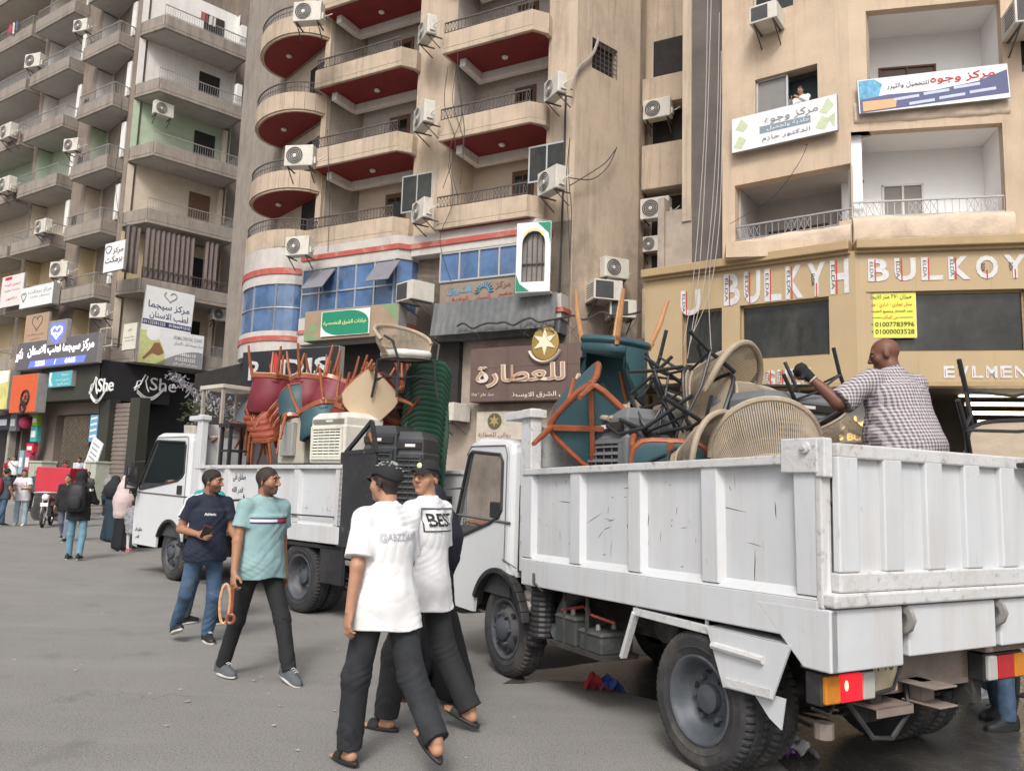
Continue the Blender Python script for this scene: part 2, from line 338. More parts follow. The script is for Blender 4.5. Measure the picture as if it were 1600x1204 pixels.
# ================= building helpers =================
def rail(parent,u0,u1,y,z0,h=.5,m=IRON,ends=0,diag=0,sp=.13,r=.012,name='railing'):
    b=MB();zt=z0+h
    b.bar((u0,y,zt),(u1,y,zt),.05,.04);b.bar((u0,y,z0+.06),(u1,y,z0+.06),.025)
    segs=[((u0,y),(u1,y))]
    if ends&1:segs.append(((u0,y),(u0,ends>>2 and .0 or 0.0)))
    if ends&2:segs.append(((u1,y),(u1,0.0)))
    for (a0,a1),(b0,b1) in segs[1:]:b.bar((a0,a1,zt),(b0,b1,zt),.05,.04)
    for (a0,a1),(b0,b1) in segs:
        L_=math.hypot(b0-a0,b1-a1);n=max(1,int(L_/sp))
        for i in range(n+1):
            t=i/n;x=a0+(b0-a0)*t;yy=a1+(b1-a1)*t
            b.bar((x,yy,z0),(x,yy,zt),r*1.6 if i%6==0 else r)
            if diag and i<n and (i//4)%2==0:
                t2=(i+1)/n;b.bar((x,yy,z0+.06),(a0+(b0-a0)*t2,a1+(b1-a1)*t2,zt),r);b.bar((x,yy,zt),(a0+(b0-a0)*t2,a1+(b1-a1)*t2,z0+.06),r)
    return b.build(name,m,parent,smooth=0)
def window(parent,u0,u1,z0,z1,y,glass=GLASS,fr=ALU,n=2,fw=.05,name='window',dep=.08):
    b=MB()
    for a,c,d,e in((u0,u1,z0,z0+fw),(u0,u1,z1-fw,z1),(u0,u0+fw,z0,z1),(u1-fw,u1,z0,z1)):b.box(a,c,y,y+dep,d,e)
    for i in range(1,n):
        x=u0+(u1-u0)*i/n;b.box(x-fw/2,x+fw/2,y-.004,y+dep-.01,z0+.01,z1-.01)
    w=b.build(name,fr,parent,smooth=0)
    p=MB();p.box(u0+.02,u1-.02,y+dep*.55,y+dep*.75,z0+.02,z1-.02);p.build('pane',glass,w,smooth=0)
    return w
def door(parent,u0,u1,z0,z1,y,m=WOODB):
    b=MB();b.box(u0,u1,y-.05,y,z0,z1);b.box(u0+.1,u1-.1,y-.06,y-.04,z0+.9,z1-.12)
    d=b.build('door',m,parent,smooth=0);p=MB();p.box(u0+.13,(u0+u1)/2-.03,y-.075,y-.055,z0+1,z1-.2);p.box((u0+u1)/2+.03,u1-.13,y-.075,y-.055,z0+1,z1-.2);p.build('pane',GLASS,d,smooth=0);return d
# ================= LEFT BUILDING =================
LB=thing('apartment_building','tall taupe apartment block with grey balconies on the street corner at the left','building',K,0)
FB=[6.75,10.0,13.25,16.5,19.75,23.0,26.25]
def sub(fac,root):   # facade-aligned part matrix
    return fac.M()
def place(o,fac,root): o.parent=root;o.matrix_parent_inverse=root.matrix_world.inverted() if 0 else Matrix.Translation(-root.location);o.matrix_local=Matrix.Translation(-root.location)@fac.M();return o
class PB(MB):
    """part builder in facade coordinates under a building root at K / m1 / r1"""
class Root:
    def __init__(s,root,fac):s.root=root;s.fac=fac
def fb(mb,name,m,fac,root,**k):
    if name in SPLIT:
        q=mb.islands()
        if len(q)>1:
            SPLIT.discard(name);r=[fb(b,name,m,fac,root,**k) for b in q][0];SPLIT.add(name);return r
    o=mb.build(name,m,None,**k);o.parent=root;o.matrix_local=root_inv(root)@fac.M();return o
def root_inv(root): return Matrix.Translation(-Vector(root.location))
colsL=[(-26,-18.4,4),(-17.5,-9.75+0,3),(-9.3,-5.15,2),(-3.75,-.42,1)]
back=[YELP,YELP,CREAM,GREENP,WHITEP,WHITEP]
FBL=FB+[29.5,32.75,36];backL=back+[CREAM,WHITEP,CREAM]
b=MB()
for u0,u1 in((-40,-26),(-18.4,-17.5),(-9.75,-9.3),(-5.15,-3.75),(-.42,0)):
    b.box(u0,u1,0,1.6,6.75,44)
b.box(-40,0,1.61,6,0,44)
fb(b,'wall',LBW,LL,LB,smooth=0)
b=MB()
for u0 in(-4.6,): 
    for z in FB: b.box(u0-.22,u0+.22,-.012,.2,z+.9,z+1.75)
fb(b,'duct_window',DARK,LL,LB,smooth=0)
for ci,(u0,u1,k) in enumerate(colsL):
    for fi in range(len(FBL)-1):
        z=FBL[fi]
        p=MB();p.box(u0,u1,0.8,.9,z,z+3.25);p.box(u1-.006,u1,0.02,.85,z+.72,z+3.2);p.box(u0,u0+.006,0.02,.85,z+.72,z+3.2)
        fb(p,'loggia_wall',backL[fi],LL,LB,smooth=0)
        if k==1 and fi==0: continue
        s=MB();s.box(u0-.0,u1,-.85,.85,z,z+.16);s.box(u0,u1,-.85,-.72,z+.155,z+.72);s.box(u1-.12,u1,-.72,0,z+.155,z+.72);s.box(u0,u0+.12,-.72,0,z+.155,z+.72)
        bal=fb(s,'balcony',LBS,LL,LB,smooth=0,bevel=.03)
        f=MB();f.box(u0+.1,u1-.1,-.75,.79,z-.006,z-.001);f.build('soffit',SOF,bal,smooth=0)
        rail(bal,u0+.04,u1-.04,-.79,z+.72,.55,STEEL,ends=2)
        d=MB();d.box(u1-1.55,u1-.5,0.74,.8,z+.4,z+2.7);d.build('door',DARK if k!=1 else WOODB,bal,smooth=0)
        if k<3:
            wsh=MB()
            for q in range(2):wsh.box(u1-.42,u1-.06,-.05+.3*q,.2+.3*q,z+.9,z+2.75)
            wsh.build('shutter',WHITEP,bal,smooth=0,bevel=.03)
# right-hand face
yo=-1.75
RU0,RU1=LR.u_(241,217,yo),LR.u_(373,250,yo)
FBR=[LR.uv(*q,yo)[1] for q in((222,457),(229,347),(237,242),(248,142),(257,43))];FBR=[FBR[0]-3.35]+FBR+[FBR[-1]+3.4]
b=MB();b.box(0,16,1.0,6,0,44);b.box(RU1+.1,16,0,1.0,4,44);b.box(0,.02,.0,1.0,6.7,44)
fb(b,'wall',LBW,LR,LB,smooth=0)
for fi in range(len(FB)-1):
    z=FBR[fi]
    p=MB();p.box(.02,RU1+.1,.1,.2,z,z+3.4);p.box(RU1+.09,RU1+.099,-.3,.2,z+.1,z+3.3);p.box(.0,.3,-.02,.9,z+.72,z+3.25)
    fb(p,'loggia_wall',back[fi] if fi else CREAM,LR,LB,smooth=0)
    s=MB()
    s.prism([(RU0,yo),(RU1,yo),(RU1,.2),(.0,.2),(-.0,-.12)],z,z+.16)
    s.box(RU0+.06,RU1,yo,yo+.12,z+.155,z+.74);s.box(RU1-.12,RU1,yo+.12,.0,z+.155,z+.74)
    s.bar((RU0+.04,yo+.07,z+.447),(.05,-.08,z+.447),.12,.585)
    bal=fb(s,'balcony',LBS,LR,LB,smooth=0,bevel=.03)
    f=MB();f.prism([(RU0+.1,yo+.12),(RU1-.12,yo+.12),(RU1-.12,.1),(.1,.1),(.1,-.08)],z-.006,z-.001);f.ell((2.4,-.6,z-.02),(.2,.2,.04));f.build('soffit',SOF,bal,smooth=0)
    rail(bal,RU0,RU1-.05,yo+.06,z+.74,.52,STEEL if fi!=1 else IRON,ends=2,sp=.12)
    d=MB();d.box(RU1-1.7,RU1-.6,.04,.1,z+.3,z+2.75);d.build('door',DARK if fi!=2 else WOODB,bal,smooth=0)
    pp=MB();pp.box(RU1-.35,RU1-.02,-1.6,-1.3,z+.74,z+2.0) if fi in(4,5) else pp.box(RU1-.25,RU1,-.2,.1,z+.74,z+3.2);pp.build('downpipe_cover',WHITEP if fi in (4,5) else CREAM,bal,smooth=0,bevel=.03)
# brown curtains on the second balcony up
def curtain(u0,u1,z0,z1,y,label,c=(.17,.135,.125)):
    t=thing('curtain',label,'curtain',LR.P(u0,y,z0),LR.rz,'brown curtains hung on the corner balcony')
    b=MB();b.grid(lambda a,v:((u1-u0)*a,.05*math.sin(a*(u1-u0)*26)+.02*math.sin(a*61+v*3),(z1-z0)*v),int((u1-u0)*36),4)
    b.build('curtain_cloth',mat('curtain',c,.9,var=.15),t,smooth=60);r=MB();r.tube([(-.02,0,z1-z0+.03),(u1-u0+.02,0,z1-z0+.03)],.015,6);r.build('rail',IRON,t)
zc=FBR[1]+.75
curtain(RU0+.05,RU0+2.45,zc,zc+2.5,-1.6,'wide brown curtain drawn across the corner balcony above the white dental sign')
curtain(RU1-1.35,RU1-.6,zc,zc+2.5,-1.6,'narrow brown curtain gathered at the right end of the corner balcony')
curtain(RU0-.75,RU0-.05,zc+.2,zc+2.5,-1.2,'pale grey curtain at the left end of the corner balcony',(.38,.35,.32))
# corner shop
b=MB();b.box(-40,-8.2,-.3,1.6,4.0,6.75);b.box(-40,-5.2,-.35,1.6,6.3,6.76)
fb(b,'ledge',LBS,LL,LB,smooth=0)
b=MB();b.box(-8.2,0,0,1.6,4.5,6.75);b.box(-6.0,-4.3,0,1.6,0,4.5);b.box(-8.2,-7.6,0,1.6,0,4.5);fb(b,'wall',LBW,LL,LB,smooth=0)
b=MB();b.prism([(-.1,.9),(-.1,0),(RU1,0),(RU1,.9)],0,6.75);fb(b,'shop_wall',BLACKS,LR,LB,smooth=0)
SH=thing('shop_sign','black shop fascia with white She lettering wrapped round the corner','sign',K,0)
zs0,zs1=LR.uv(250,632,-.9)[1],LR.uv(250,574,-.9)[1]
b=MB();b.prism([(-4.4,-.9),(.9,-.9),(.2,.2),(-4.4,.2)],zs0,zs1);fb(b,'fascia_panel',OLIVE,LL,SH,smooth=0,bevel=.02)
b=MB();b.prism([(-.62,-1.1),(2.6,-1.1),(2.6,.0),(-.1,.0)],zs0-.02,zs1+.02);fb(b,'fascia_panel',BLACKS,LR,SH,smooth=0,bevel=.02)
NEON=mat('white_letter',(.85,.85,.85),.4,var=0)
def she(fac,uc,zc,off,s):
    b=MB();b.text('She',fac.M(uc+.45*s,off,zc+.1*s)@WALLM,h=.62*s,w=1.25*s,d=.05)
    b.m=0
    for k in range(3):
        b.tube([fac.P(uc+s*(-.75+1.3*t),off-.03,zc+s*(-.25-.38*math.sin(PI*min(1,t*1.05))-.07*k+.25*t*t)) for t in[i/12 for i in range(13)]],.018*s,5)
    b.tube([fac.P(uc+s*x,off-.03,zc+s*z) for x,z in((-.9,-.2),(-.62,.0),(-.5,.3),(-.42,.5),(-.3,.42),(-.38,.2),(-.3,-.1),(-.2,-.3))],.035*s,5)
    b.tube([fac.P(uc+s*x,off-.03,zc+s*z) for x,z in((-.55,.2),(-.75,.15),(-.85,-.3),(-.65,-.1))],.03*s,5)
    o=b.build('lettering',NEON,None,smooth=0);o.parent=SH;o.matrix_local=root_inv(SH);return o
she(LL,LL.u_(158,600,-.95),LL.uv(158,605,-.95)[1],-.95,1.0);she(LR,LR.u_(240,600,-1.15),LR.uv(240,603,-1.15)[1],-1.15,1.0)
def fpart(fac,name,m,parent,px,off,dep,bev=0):
    u0,u1,z0,z1=fac.rect(*px,off);b=MB();b.box(u0,u1,off,off+dep,z0,z1);return fb(b,name,m,fac,parent,smooth=0,bevel=bev)
u0=LL.u_(176,690,-.2);u1=LL.u_(208,690,-.2)
b=MB()
for i in range(44):
    z=.5+i*.1;b.box(u0,u1,-.22+.03*(i%2),-.1,z,z+.1)
fb(b,'roller_shutter',SHUT,LL,LB,smooth=0)
b=MB();b.box(u0-.8,u0,-.5,0,0.3,zs0);b.box(u1,u1+.75,-.5,0,.3,zs0);fb(b,'shop_pier',OLIVE,LL,LB,smooth=0)
u0g,u1g=LL.u_(99,690,-.1),LL.u_(139,690,-.1)
b=MB()
for i in range(22):
    x=u0g+(u1g-u0g)*i/21;b.bar((x,-.12,.4),(x,-.12,4.4),.04)
for i in range(30):
    z=.5+i*.13
    for k in range(8):
        x=u0g+(u1g-u0g)*(k+.5*(i%2))/8;b.bar((x,-.14,z),(x+.22,-.14,z+.1),.035)
fb(b,'grille_door',mat('bronze_grille',(.16,.13,.1),.6,var=.3),LL,LB,smooth=0)
b=MB();b.box(u0g,u1g,-.06,-.02,.3,4.5);fb(b,'shop_recess',DARK,LL,LB,smooth=0)
stp=MB();stp.box(-9,1.2,-1.5,-.0,.15,.38);stp.box(-9,1.0,-1.1,0,.379,.6);fb(stp,'step',PAVE,LL,LB,smooth=0,bevel=.02)
# ================= MIDDLE BUILDING =================
MBd=thing('apartment_building','sand coloured apartment block with red balcony soffits behind the trucks','building',m1.xy.to_3d(),0)
MZ=[10.3,13.5,16.75,20.0,23.25]
U=dict(p0=-10.85,b1=-6.45,c0=-4.8,c1=-1.05)
b=MB()
b.box(-10.98,-10.72,-.12,2,4,27);b.box(-6.45,-4.8,0,2,4,27);b.box(-1.05,0,0,2,4,27);b.box(-10.75,-.3,2.01,7,0,27);b.box(-10.75,-.5,0,2,0,4.1)
fb(b,'wall',MBW,MF,MBd,smooth=0)
b=MB();hm=[(MS.u_(922,90)+.1,MS.u_(965,90),15.75,16.85)]
holes(b,-.0,3.5,0,27,hm,0,.35);b.box(3.2,3.5,.0,1.2,0,27)
fb(b,'wall',MBW,MS,MBd,smooth=0)
b=MB();h=hm[0];b.box(h[0]-.02,h[1]+.02,.25,.4,h[2]-.02,h[3]+.02);o=fb(b,'window',DARK,MS,MBd,smooth=0)
bb=MB()
for i in range(7):
    x=h[0]+(h[1]-h[0])*i/6;bb.bar((x,.02,h[2]),(x,.02,h[3]),.02)
    zz=h[2]+(h[3]-h[2])*i/6;bb.bar((h[0],.03,zz),(h[1],.03,zz),.02)
bb.build('grille',IRON,o,smooth=0)
def bay(u0,u1,zi,full):
    z=MZ[zi];yo=-.75;bw=CREAM if zi==0 else BRICKW
    p=MB();p.box(u0,u1,1.5,1.6,z,z+3.25);p.box(u0,u0+.005,.02,1.5,z,z+3.25);p.box(u1-.005,u1,.02,1.5,z,z+3.25);fb(p,'loggia_wall',bw,MF,MBd,smooth=0)
    s=MB();s.prism([(u0-.12,yo),(u1-.25,yo),(u1+.12,yo+.45),(u1+.12,0),(u1,0),(u1,1.5),(u0,1.5),(u0,0),(u0-.12,0)],z,z+.18)
    s.box(u0-.12,u1-.25,yo,yo+.12,z+.175,z+.75);s.bar((u1-.3,yo+.06,z+.46),(u1+.06,yo+.5,z+.46),.12,.575);s.box(u1,u1+.12,yo+.45,0,z+.175,z+.75)
    bal=fb(s,'balcony',MBW,MF,MBd,smooth=0,bevel=.025)
    f=MB();f.prism([(u0,yo+.12),(u1-.3,yo+.12),(u1-.02,yo+.5),(u1-.02,1.45),(u0,1.45)],z-.008,z-.002);f.build('soffit',REDS,bal,smooth=0)
    if zi>0:
        t=MB();t.box(u0+.3,u1-.25,.95,1.2,z-.32,z-.004);t.box(u0+.3,u0+.55,-.2,.95,z-.32,z-.004);t.build('beam',WHITEP,bal,smooth=0,bevel=.02)
        l=MB();l.ell(((u0+u1)/2,.3,z-.06),(.12,.12,.07));l.build('lamp',WHITEP,bal)
    rail(bal,u0-.06,u1-.3,yo+.06,z+.75,.42,IRON,ends=0,diag=1,sp=.14)
    door(bal,u0+(u1-u0)*.45,u0+(u1-u0)*.68,z+.2,z+2.6,1.5)
    return bal
for zi in range(4):
    bay(-10.72,-6.45,zi,1);bay(-4.8,-1.05,zi,1)
# windows in piers of the middle facade
for px in((628,272,676,330),(826,225,884,282)):
    u0,u1,z0,z1=MF.rect(*px,0);window_=MB();window_.box(u0,u1,-.02,.0,z0,z1);wp=fb(window_,'window',ALU,MF,MBd,smooth=0)
    p=MB();mid=(u0+u1)/2;p.box(u0+.06,mid-.03,-.03,-.021,z0+.06,z1-.06);p.box(mid+.03,u1-.06,-.03,-.021,z0+.06,z1-.06);p.build('pane',GLASS,wp,smooth=0)
# left round balconies
def oval(n=14,w=2.15,d=1.75,c=-2.15):
    return [(c-w*math.cos(PI*i/n),-d*math.sin(PI*i/n)**.8) for i in range(n+1)]
b=MB();b.box(-9,0,0,2,0,27);fb(b,'wall',LBS,ML,MBd,smooth=0)
zl=[ML.uv(450,y,-1.2)[1] for y in(55,180,297)]
ZL=[10.35,zl[2],zl[2]+3.2,zl[2]+6.4]
for zi,z in enumerate(ZL):
    s=MB();ov=oval();s.prism(ov,z,z+.15)
    for (a,c),(d,e) in zip(ov,ov[1:]):s.bar((a,c,z+.43),(d,e,z+.43),.1,.7)
    bal=fb(s,'balcony',MBW,ML,MBd,smooth=0)
    f=MB();f.prism([(x*.94-.1,y*.94-.02) for x,y in ov],z-.01,z-.002);f.build('soffit',REDS,bal,smooth=0)
    l=MB();l.ell((-2.2,-.8,z-.06),(.12,.12,.07));l.build('lamp',WHITEP,bal)
    r=MB()
    for i,(x,y) in enumerate(oval(40)):r.bar((x,y,z+.78),(x,y,z+1.2),.016)
    for (a,c),(d,e) in zip(ov,ov[1:]):r.bar((a,c,z+1.22),(d,e,z+1.22),.05,.035);r.bar((a,c,z+1.0),(d,e,z+1.0),.02)
    r.build('railing',IRON,bal,smooth=0)
    w_=MB();w_.box(-1.7,-.5,-.03,.0,z+.8,z+2.6);w_.build('door',DARK,bal,smooth=0)
    c_=MB();c_.box(-4.0,-.02,-.02,-.002,z+.15,z+3.05);c_.build('loggia_wall',CREAM,bal,smooth=0)
# curved glass bay under them
def ovalband(z0,z1,m,grow=0,name='bay_band'):
    b=MB();ov=oval(16,2.15+grow,1.8+grow);b.prism(ov,z0,z1);return fb(b,name,m,ML,MBd,smooth=0 if name!='x' else 30)
zz=[ML.uv(425,y,-1.6)[1] for y in(550,528,520,512,440,425,416,398)]
CONC=mat('grey_white_render',(.52,.49,.46),.9,var=.1,dirt=(.3,.26,.23),damt=.6,dscale=1,streak=.7,bump=.2)
ovalband(zz[0],zz[1],CONC);ovalband(zz[1],zz[2],REDST,.04);ovalband(zz[2],zz[3],CONC)
gb=ovalband(zz[3],zz[4],BLUEG,-.06,'window')
r=MB()
for i,(x,y) in enumerate(oval(16,2.11,1.76)):
    if i%3==0:r.bar((x,y,zz[3]),(x,y,zz[4]),.05)
for (a,c),(d,e) in zip(oval(16,2.11,1.76),oval(16,2.11,1.76)[1:]):r.bar((a,c,(zz[3]+zz[4])/2),(d,e,(zz[3]+zz[4])/2),.04)
r.build('frame',ALU,gb,smooth=0)
ovalband(zz[4],zz[5],CONC);ovalband(zz[5],zz[6],REDST,.04);ovalband(zz[6],zz[7]+.35,CONC)
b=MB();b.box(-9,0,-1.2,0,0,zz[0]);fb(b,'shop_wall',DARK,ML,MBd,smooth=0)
# first-floor offices of the middle facade
YO=-.8
def bandz(z0,z1,m,u0,u1,y=YO,d=.8,name='bay_band',ch=.35):
    b=MB();b.prism([(u0,y),(u1-ch,y),(u1,y+ch*1.2),(u1,y+d+.02),(u0,y+d+.02)],z0,z1);return fb(b,name,m,MF,MBd,smooth=0)
uL0,uL1=-10.8,-6.0
b=MB();b.box(-10.7,-.05,.0,1.8,4.1,10.25);fb(b,'wall',DIRTY,MF,MBd,smooth=0)
bandz(9.98,10.3,CONC,uL0,uL1);bandz(9.8,9.98,REDST,uL0-.05,uL1+.05,YO-.05,.9);bandz(9.45,9.8,CONC,uL0,uL1)
gl=bandz(7.6,9.45,BLUEG,uL0+.05,uL1-.05,YO+.05,.7,'window')
def glassframe(par,u0,u1,z0,z1,y,n,m=2):
    f=MB()
    for i in range(n+1):x=u0+(u1-u0)*i/n;f.box(x-.03,x+.03,y-.03,y+.02,z0,z1)
    for j in range(m+1):z=z0+(z1-z0)*j/m;f.box(u0,u1,y-.034,y+.018,z-.03,z+.03)
    f.build('frame',ALU,par,smooth=0)
glassframe(gl,uL0+.05,uL1-.5,7.6,9.45,YO+.04,5)
for px0 in(490,588):
    u=MF.u_(px0,430,YO-.1);b=MB();M_=TR(u+.45,YO,9.35,0,R(-38));b.box(-.5,.5,-.03,.0,-1.05,0,M_);o=b.build('open_sash',mat('tinted_sash',(.20,.20,.23),.25,var=.1,spec=.6),None,smooth=0);o.parent=MBd;o.matrix_local=root_inv(MBd)@MF.M()
bandz(7.15,7.6,CONC,uL0,uL1);bandz(7.0,7.15,REDST,uL0-.03,uL1+.06,YO-.04,.9);bandz(6.6,7.0,CONC,uL0,uL1)
# right-hand office bay
uR0,uR1=-4.75,-.75
bandz(9.98,10.3,CONC,-6.0,uR1,-.5,.6);bandz(9.8,9.98,REDST,-6.0,uR1+.05,-.56,.6);bandz(9.55,9.8,CONC,-6.0,uR1,-.5,.6)
gl=bandz(8.5,9.5,BLUEG,uR0,uR1-.9,-.45,.5,'window',.02);glassframe(gl,uR0,uR1-.9,8.5,9.5,-.47,4,1)
b=MB();b.box(uR0,-.55,-.45,0,7.75,8.5);fb(b,'signboard',mat('mud_board',(.27,.21,.165),.9,var=.15),MF,MBd,smooth=0)
b=MB();n=60
b.grid(lambda a,v:(uR0+(uR1+.6-uR0)*a,-.75-.2*(1-v)+.007*math.sin(a*n*1.9),6.55+1.15*v),n*3,2);b.box(uR0,uR1+.6,-.5,0,6.45,7.72)
fb(b,'awning',mat('grey_corrugated',(.13,.135,.14),.7,var=.25,dirt=(.3,.29,.27),damt=.5,dscale=2,streak=.9),MF,MBd,smooth=60)
b=MB();b.box(-.75,-.1,-.55,0,6.9,7.7);fb(b,'bay_band',CONC,MF,MBd,smooth=0);b=MB();b.box(-.78,.0,-.6,0,7.1,7.25);fb(b,'bay_band',REDST,MF,MBd,smooth=0)
# ground floor of the middle building
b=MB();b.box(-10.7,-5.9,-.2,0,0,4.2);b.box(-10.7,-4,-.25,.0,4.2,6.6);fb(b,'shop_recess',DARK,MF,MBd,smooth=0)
b=MB();b.box(-4.4,3.0,-.5,.0,0,4.25);fb(b,'shop_wall',DIRTY,MF,MBd,smooth=0)
# recess between the two blocks
b=MB();RC=Fac(MS.P(3.5,0,0),(.88,-.47));b.box(0,3.5,.5,1.5,0,27);b.box(0,3,-.3,.5,12.1,13.7);b.box(0,3,-.3,.5,15.2,16.2);b.box(0,1.6,-.1,.5,4,8.6);b.box(-1.2,.3,.45,2,0,27);fb(b,'recess_wall',MBW,RC,MBd,smooth=0)
b=MB()
for z0,z1 in((10.3,12.0),(13.75,15.2),(16.25,18.0),(8.7,9.9)):b.box(.15,1.7,.44,.49,z0,z1)
fb(b,'recess_opening',DARK,RC,MBd,smooth=0)
for z in(16.25,13.7,12.1):rail(MBd,.0,.1,0,z,.1) if 0 else None
# laundry and clutter on the balconies
def laundry(fac,root_,px,py,off,items,label):
    u,z=fac.uv(px,py,off);t=thing('laundry',label,'laundry',M=fac.M(u,off,z));b=MB();b.tube([(-.1,0,.0),(len(items)*.42,0,-.02)],.008,4);b.build('line',IRON,t)
    for i,(c,h) in enumerate(items):
        b=MB();b.grid(lambda a,v:(.42*i+.34*a,.03*math.sin(a*9+i)+.02*v,-h*v),8,4);b.build('garment',mat('laundry_%d'%(c[0]*1000+c[2]*100),c,.9,var=.15),t,smooth=60)
laundry(LL,None,14,40,-.95,[((.5,.04,.12),.5),((.55,.5,.48),.7),((.1,.12,.2),.6)],'pink and pale washing hung at the upper left balcony')
laundry(LR,None,315,18,-1.9,[((.35,.1,.1),.4),((.5,.48,.45),.5)],'small red and white washing on the top corner balcony rail')
# ================= RIGHT BUILDING =================
RB=thing('apartment_building','warm rendered apartment block over a gold panelled shop front at the right','building',r1.xy.to_3d(),0)
GY_=-.35
w1=RL.rect(1180,112,1278,200);lg1=(-2.95,.0,8.1,9.85)
w0=RL.rect(1176,-60,1240,18)
b=MB();holes(b,-3.25,0,7.6,20,[w1,w0,(-2.95,-.004,8.1,9.85)],0,.35);b.box(-3.3,-3.25,.0,4,0,20);fb(b,'wall',RBW,RL,RB,smooth=0)
lr1=(.02,3.42,8.0,10.65);lr2=(.14,3.5,11.0,13.85)
hr=[lr1,lr2,(3.95,5.2,8.6,9.6),(3.9,5.4,11.9,13.2),(.14,3.5,14.6,17)]
b=MB();holes(b,0,12,7.6,20,hr,0,.25);fb(b,'wall',RBW,RR,RB,smooth=0)
b=MB();b.prism([(-.3,.0),(.02,-.003),(.4,.15),(.4,.5),(-.3,.5)],10.65,20);b.prism([(-.3,.0),(.02,-.003),(.4,.15),(.4,.5),(-.3,.5)],7.6,8.4);fb(b,'wall',RBW,RL,RB,smooth=0)
b=MB();b.prism([(-.5,GY_+.002),(.12,GY_+.002),(.6,GY_+.3),(.6,.2),(-.5,.2)],4.3,7.5);fb(b,'shop_fascia',GOLD,RL,RB,smooth=0)
b=MB();b.box(-3.2,0,1.8,2,7.6,20);b.box(-2.95,0,.3,1.8,9.86,9.9);b.box(-2.95,-2.9,.3,1.8,8,9.86);fb(b,'loggia_wall',mat('grey_loggia',(.40,.39,.38),.9,var=.08),RL,RB,smooth=0)
b=MB();b.box(.02,12,1.4,1.5,7.6,20);b.box(.02,3.5,.25,1.9,10.66,10.7);b.box(.14,3.6,.25,1.9,13.86,13.9);b.box(3.43,3.5,.25,1.9,8,10.65);b.box(3.5,3.56,.25,1.9,11,13.85);b.box(.02,.3,.2,.5,8,10.65);b.box(.06,.14,.25,1.9,11,13.85);fb(b,'loggia_wall',mat('white_loggia',(.88,.88,.88),.9,var=.02,dirt=(.7,.68,.66),damt=.15,dscale=.8),RR,RB,smooth=0)
b=MB();b.box(.02,3.6,.2,1.9,10.68,11.0);b.box(.02,3.6,.2,1.9,13.88,14.2);b.box(-3,12,.2,1.9,7.6,8.0);fb(b,'floor_slab',RBW,RR,RB,smooth=0)
b=MB();b.box(-3.2,0,.2,1.8,7.6,8.05);fb(b,'floor_slab',RBW,RL,RB,smooth=0)
window(MB and None or None,0,1,0,1,0) if 0 else None
def fwin(fac,root,u0,u1,z0,z1,y,**k):
    w=window(None,u0,u1,z0,z1,y,**k);w.parent=root;w.matrix_local=root_inv(root)@fac.M();return w
fwin(RL,RB,w0[0],w0[1],w0[2],w0[3],.12)
b=MB();b.box(w1[0],w1[1],.6,.7,w1[2]-.3,w1[3]);fb(b,'window_recess',mat('teal_dark_room',(.06,.085,.1),.8,var=.1),RL,RB,smooth=0)
fwin(RL,RB,w1[0],w1[0]+(w1[1]-w1[0])*.52,w1[2],w1[3],.1,glass=mat('grey_pane',(.22,.215,.21),.3,var=.1),n=1)
fwin(RR,RB,1.0,2.0,8.1,9.75,1.35,n=2,glass=mat('shutter_pane',(.26,.245,.22),.5,var=.1),fr=mat('white_frame',(.7,.7,.68),.5,var=.04))
fwin(RR,RB,1.0,2.4,11.4,13.0,1.35,n=2,glass=mat('brown_pane',(.10,.06,.05),.4,var=.1),fr=WOODB)
fwin(RL,RB,-2.6,-1.0,8.1,9.0,1.75,n=2,glass=DARK,fr=WOODB)
fwin(RR,RB,3.95,5.2,8.6,9.6,.12);fwin(RR,RB,3.9,5.4,11.9,13.2,.12,fr=WOODB)
# swollen plaster parapets and rails
PLAS=mat('peeling_plaster',(.57,.46,.36),.93,var=.14,scale=2,dirt=(.33,.27,.23),damt=.7,dscale=1.6,bump=.6,bscale=12)
def parapet(fac,u0,u1,z0,z1,y):
    b=MB();n=40
    def fn(a,v):
        t=v*PI;x=u0+(u1-u0)*a
        return (x,y+.12-.16*max(0,math.sin(t))**.22-.012*math.sin(x*5+4*v)-.01*math.sin(x*11-7*v),z0+(z1-z0)*v+.02*math.sin(x*3.1)*v)
    b.grid(fn,n,8);b.box(u0,u1,y+.06,y+.25,z0,z1-.02);return fb(b,'parapet',PLAS,fac,RB,smooth=60)
pl=parapet(RL,-3.1,.0,7.72,8.3,-.12);rail(pl,-2.95,-.02,.05,8.28,.42,mat('grey_rail',(.33,.33,.34),.5,metal=.5),diag=1,sp=.16)
pr=parapet(RR,.0,3.55,7.72,8.45,-.12);rail(pr,.02,3.4,.05,8.42,.42,mat('grey_rail',(.33,.33,.34),.5,metal=.5),diag=1,sp=.16)
parapet(RR,.1,3.6,10.8,11.45,-.03)
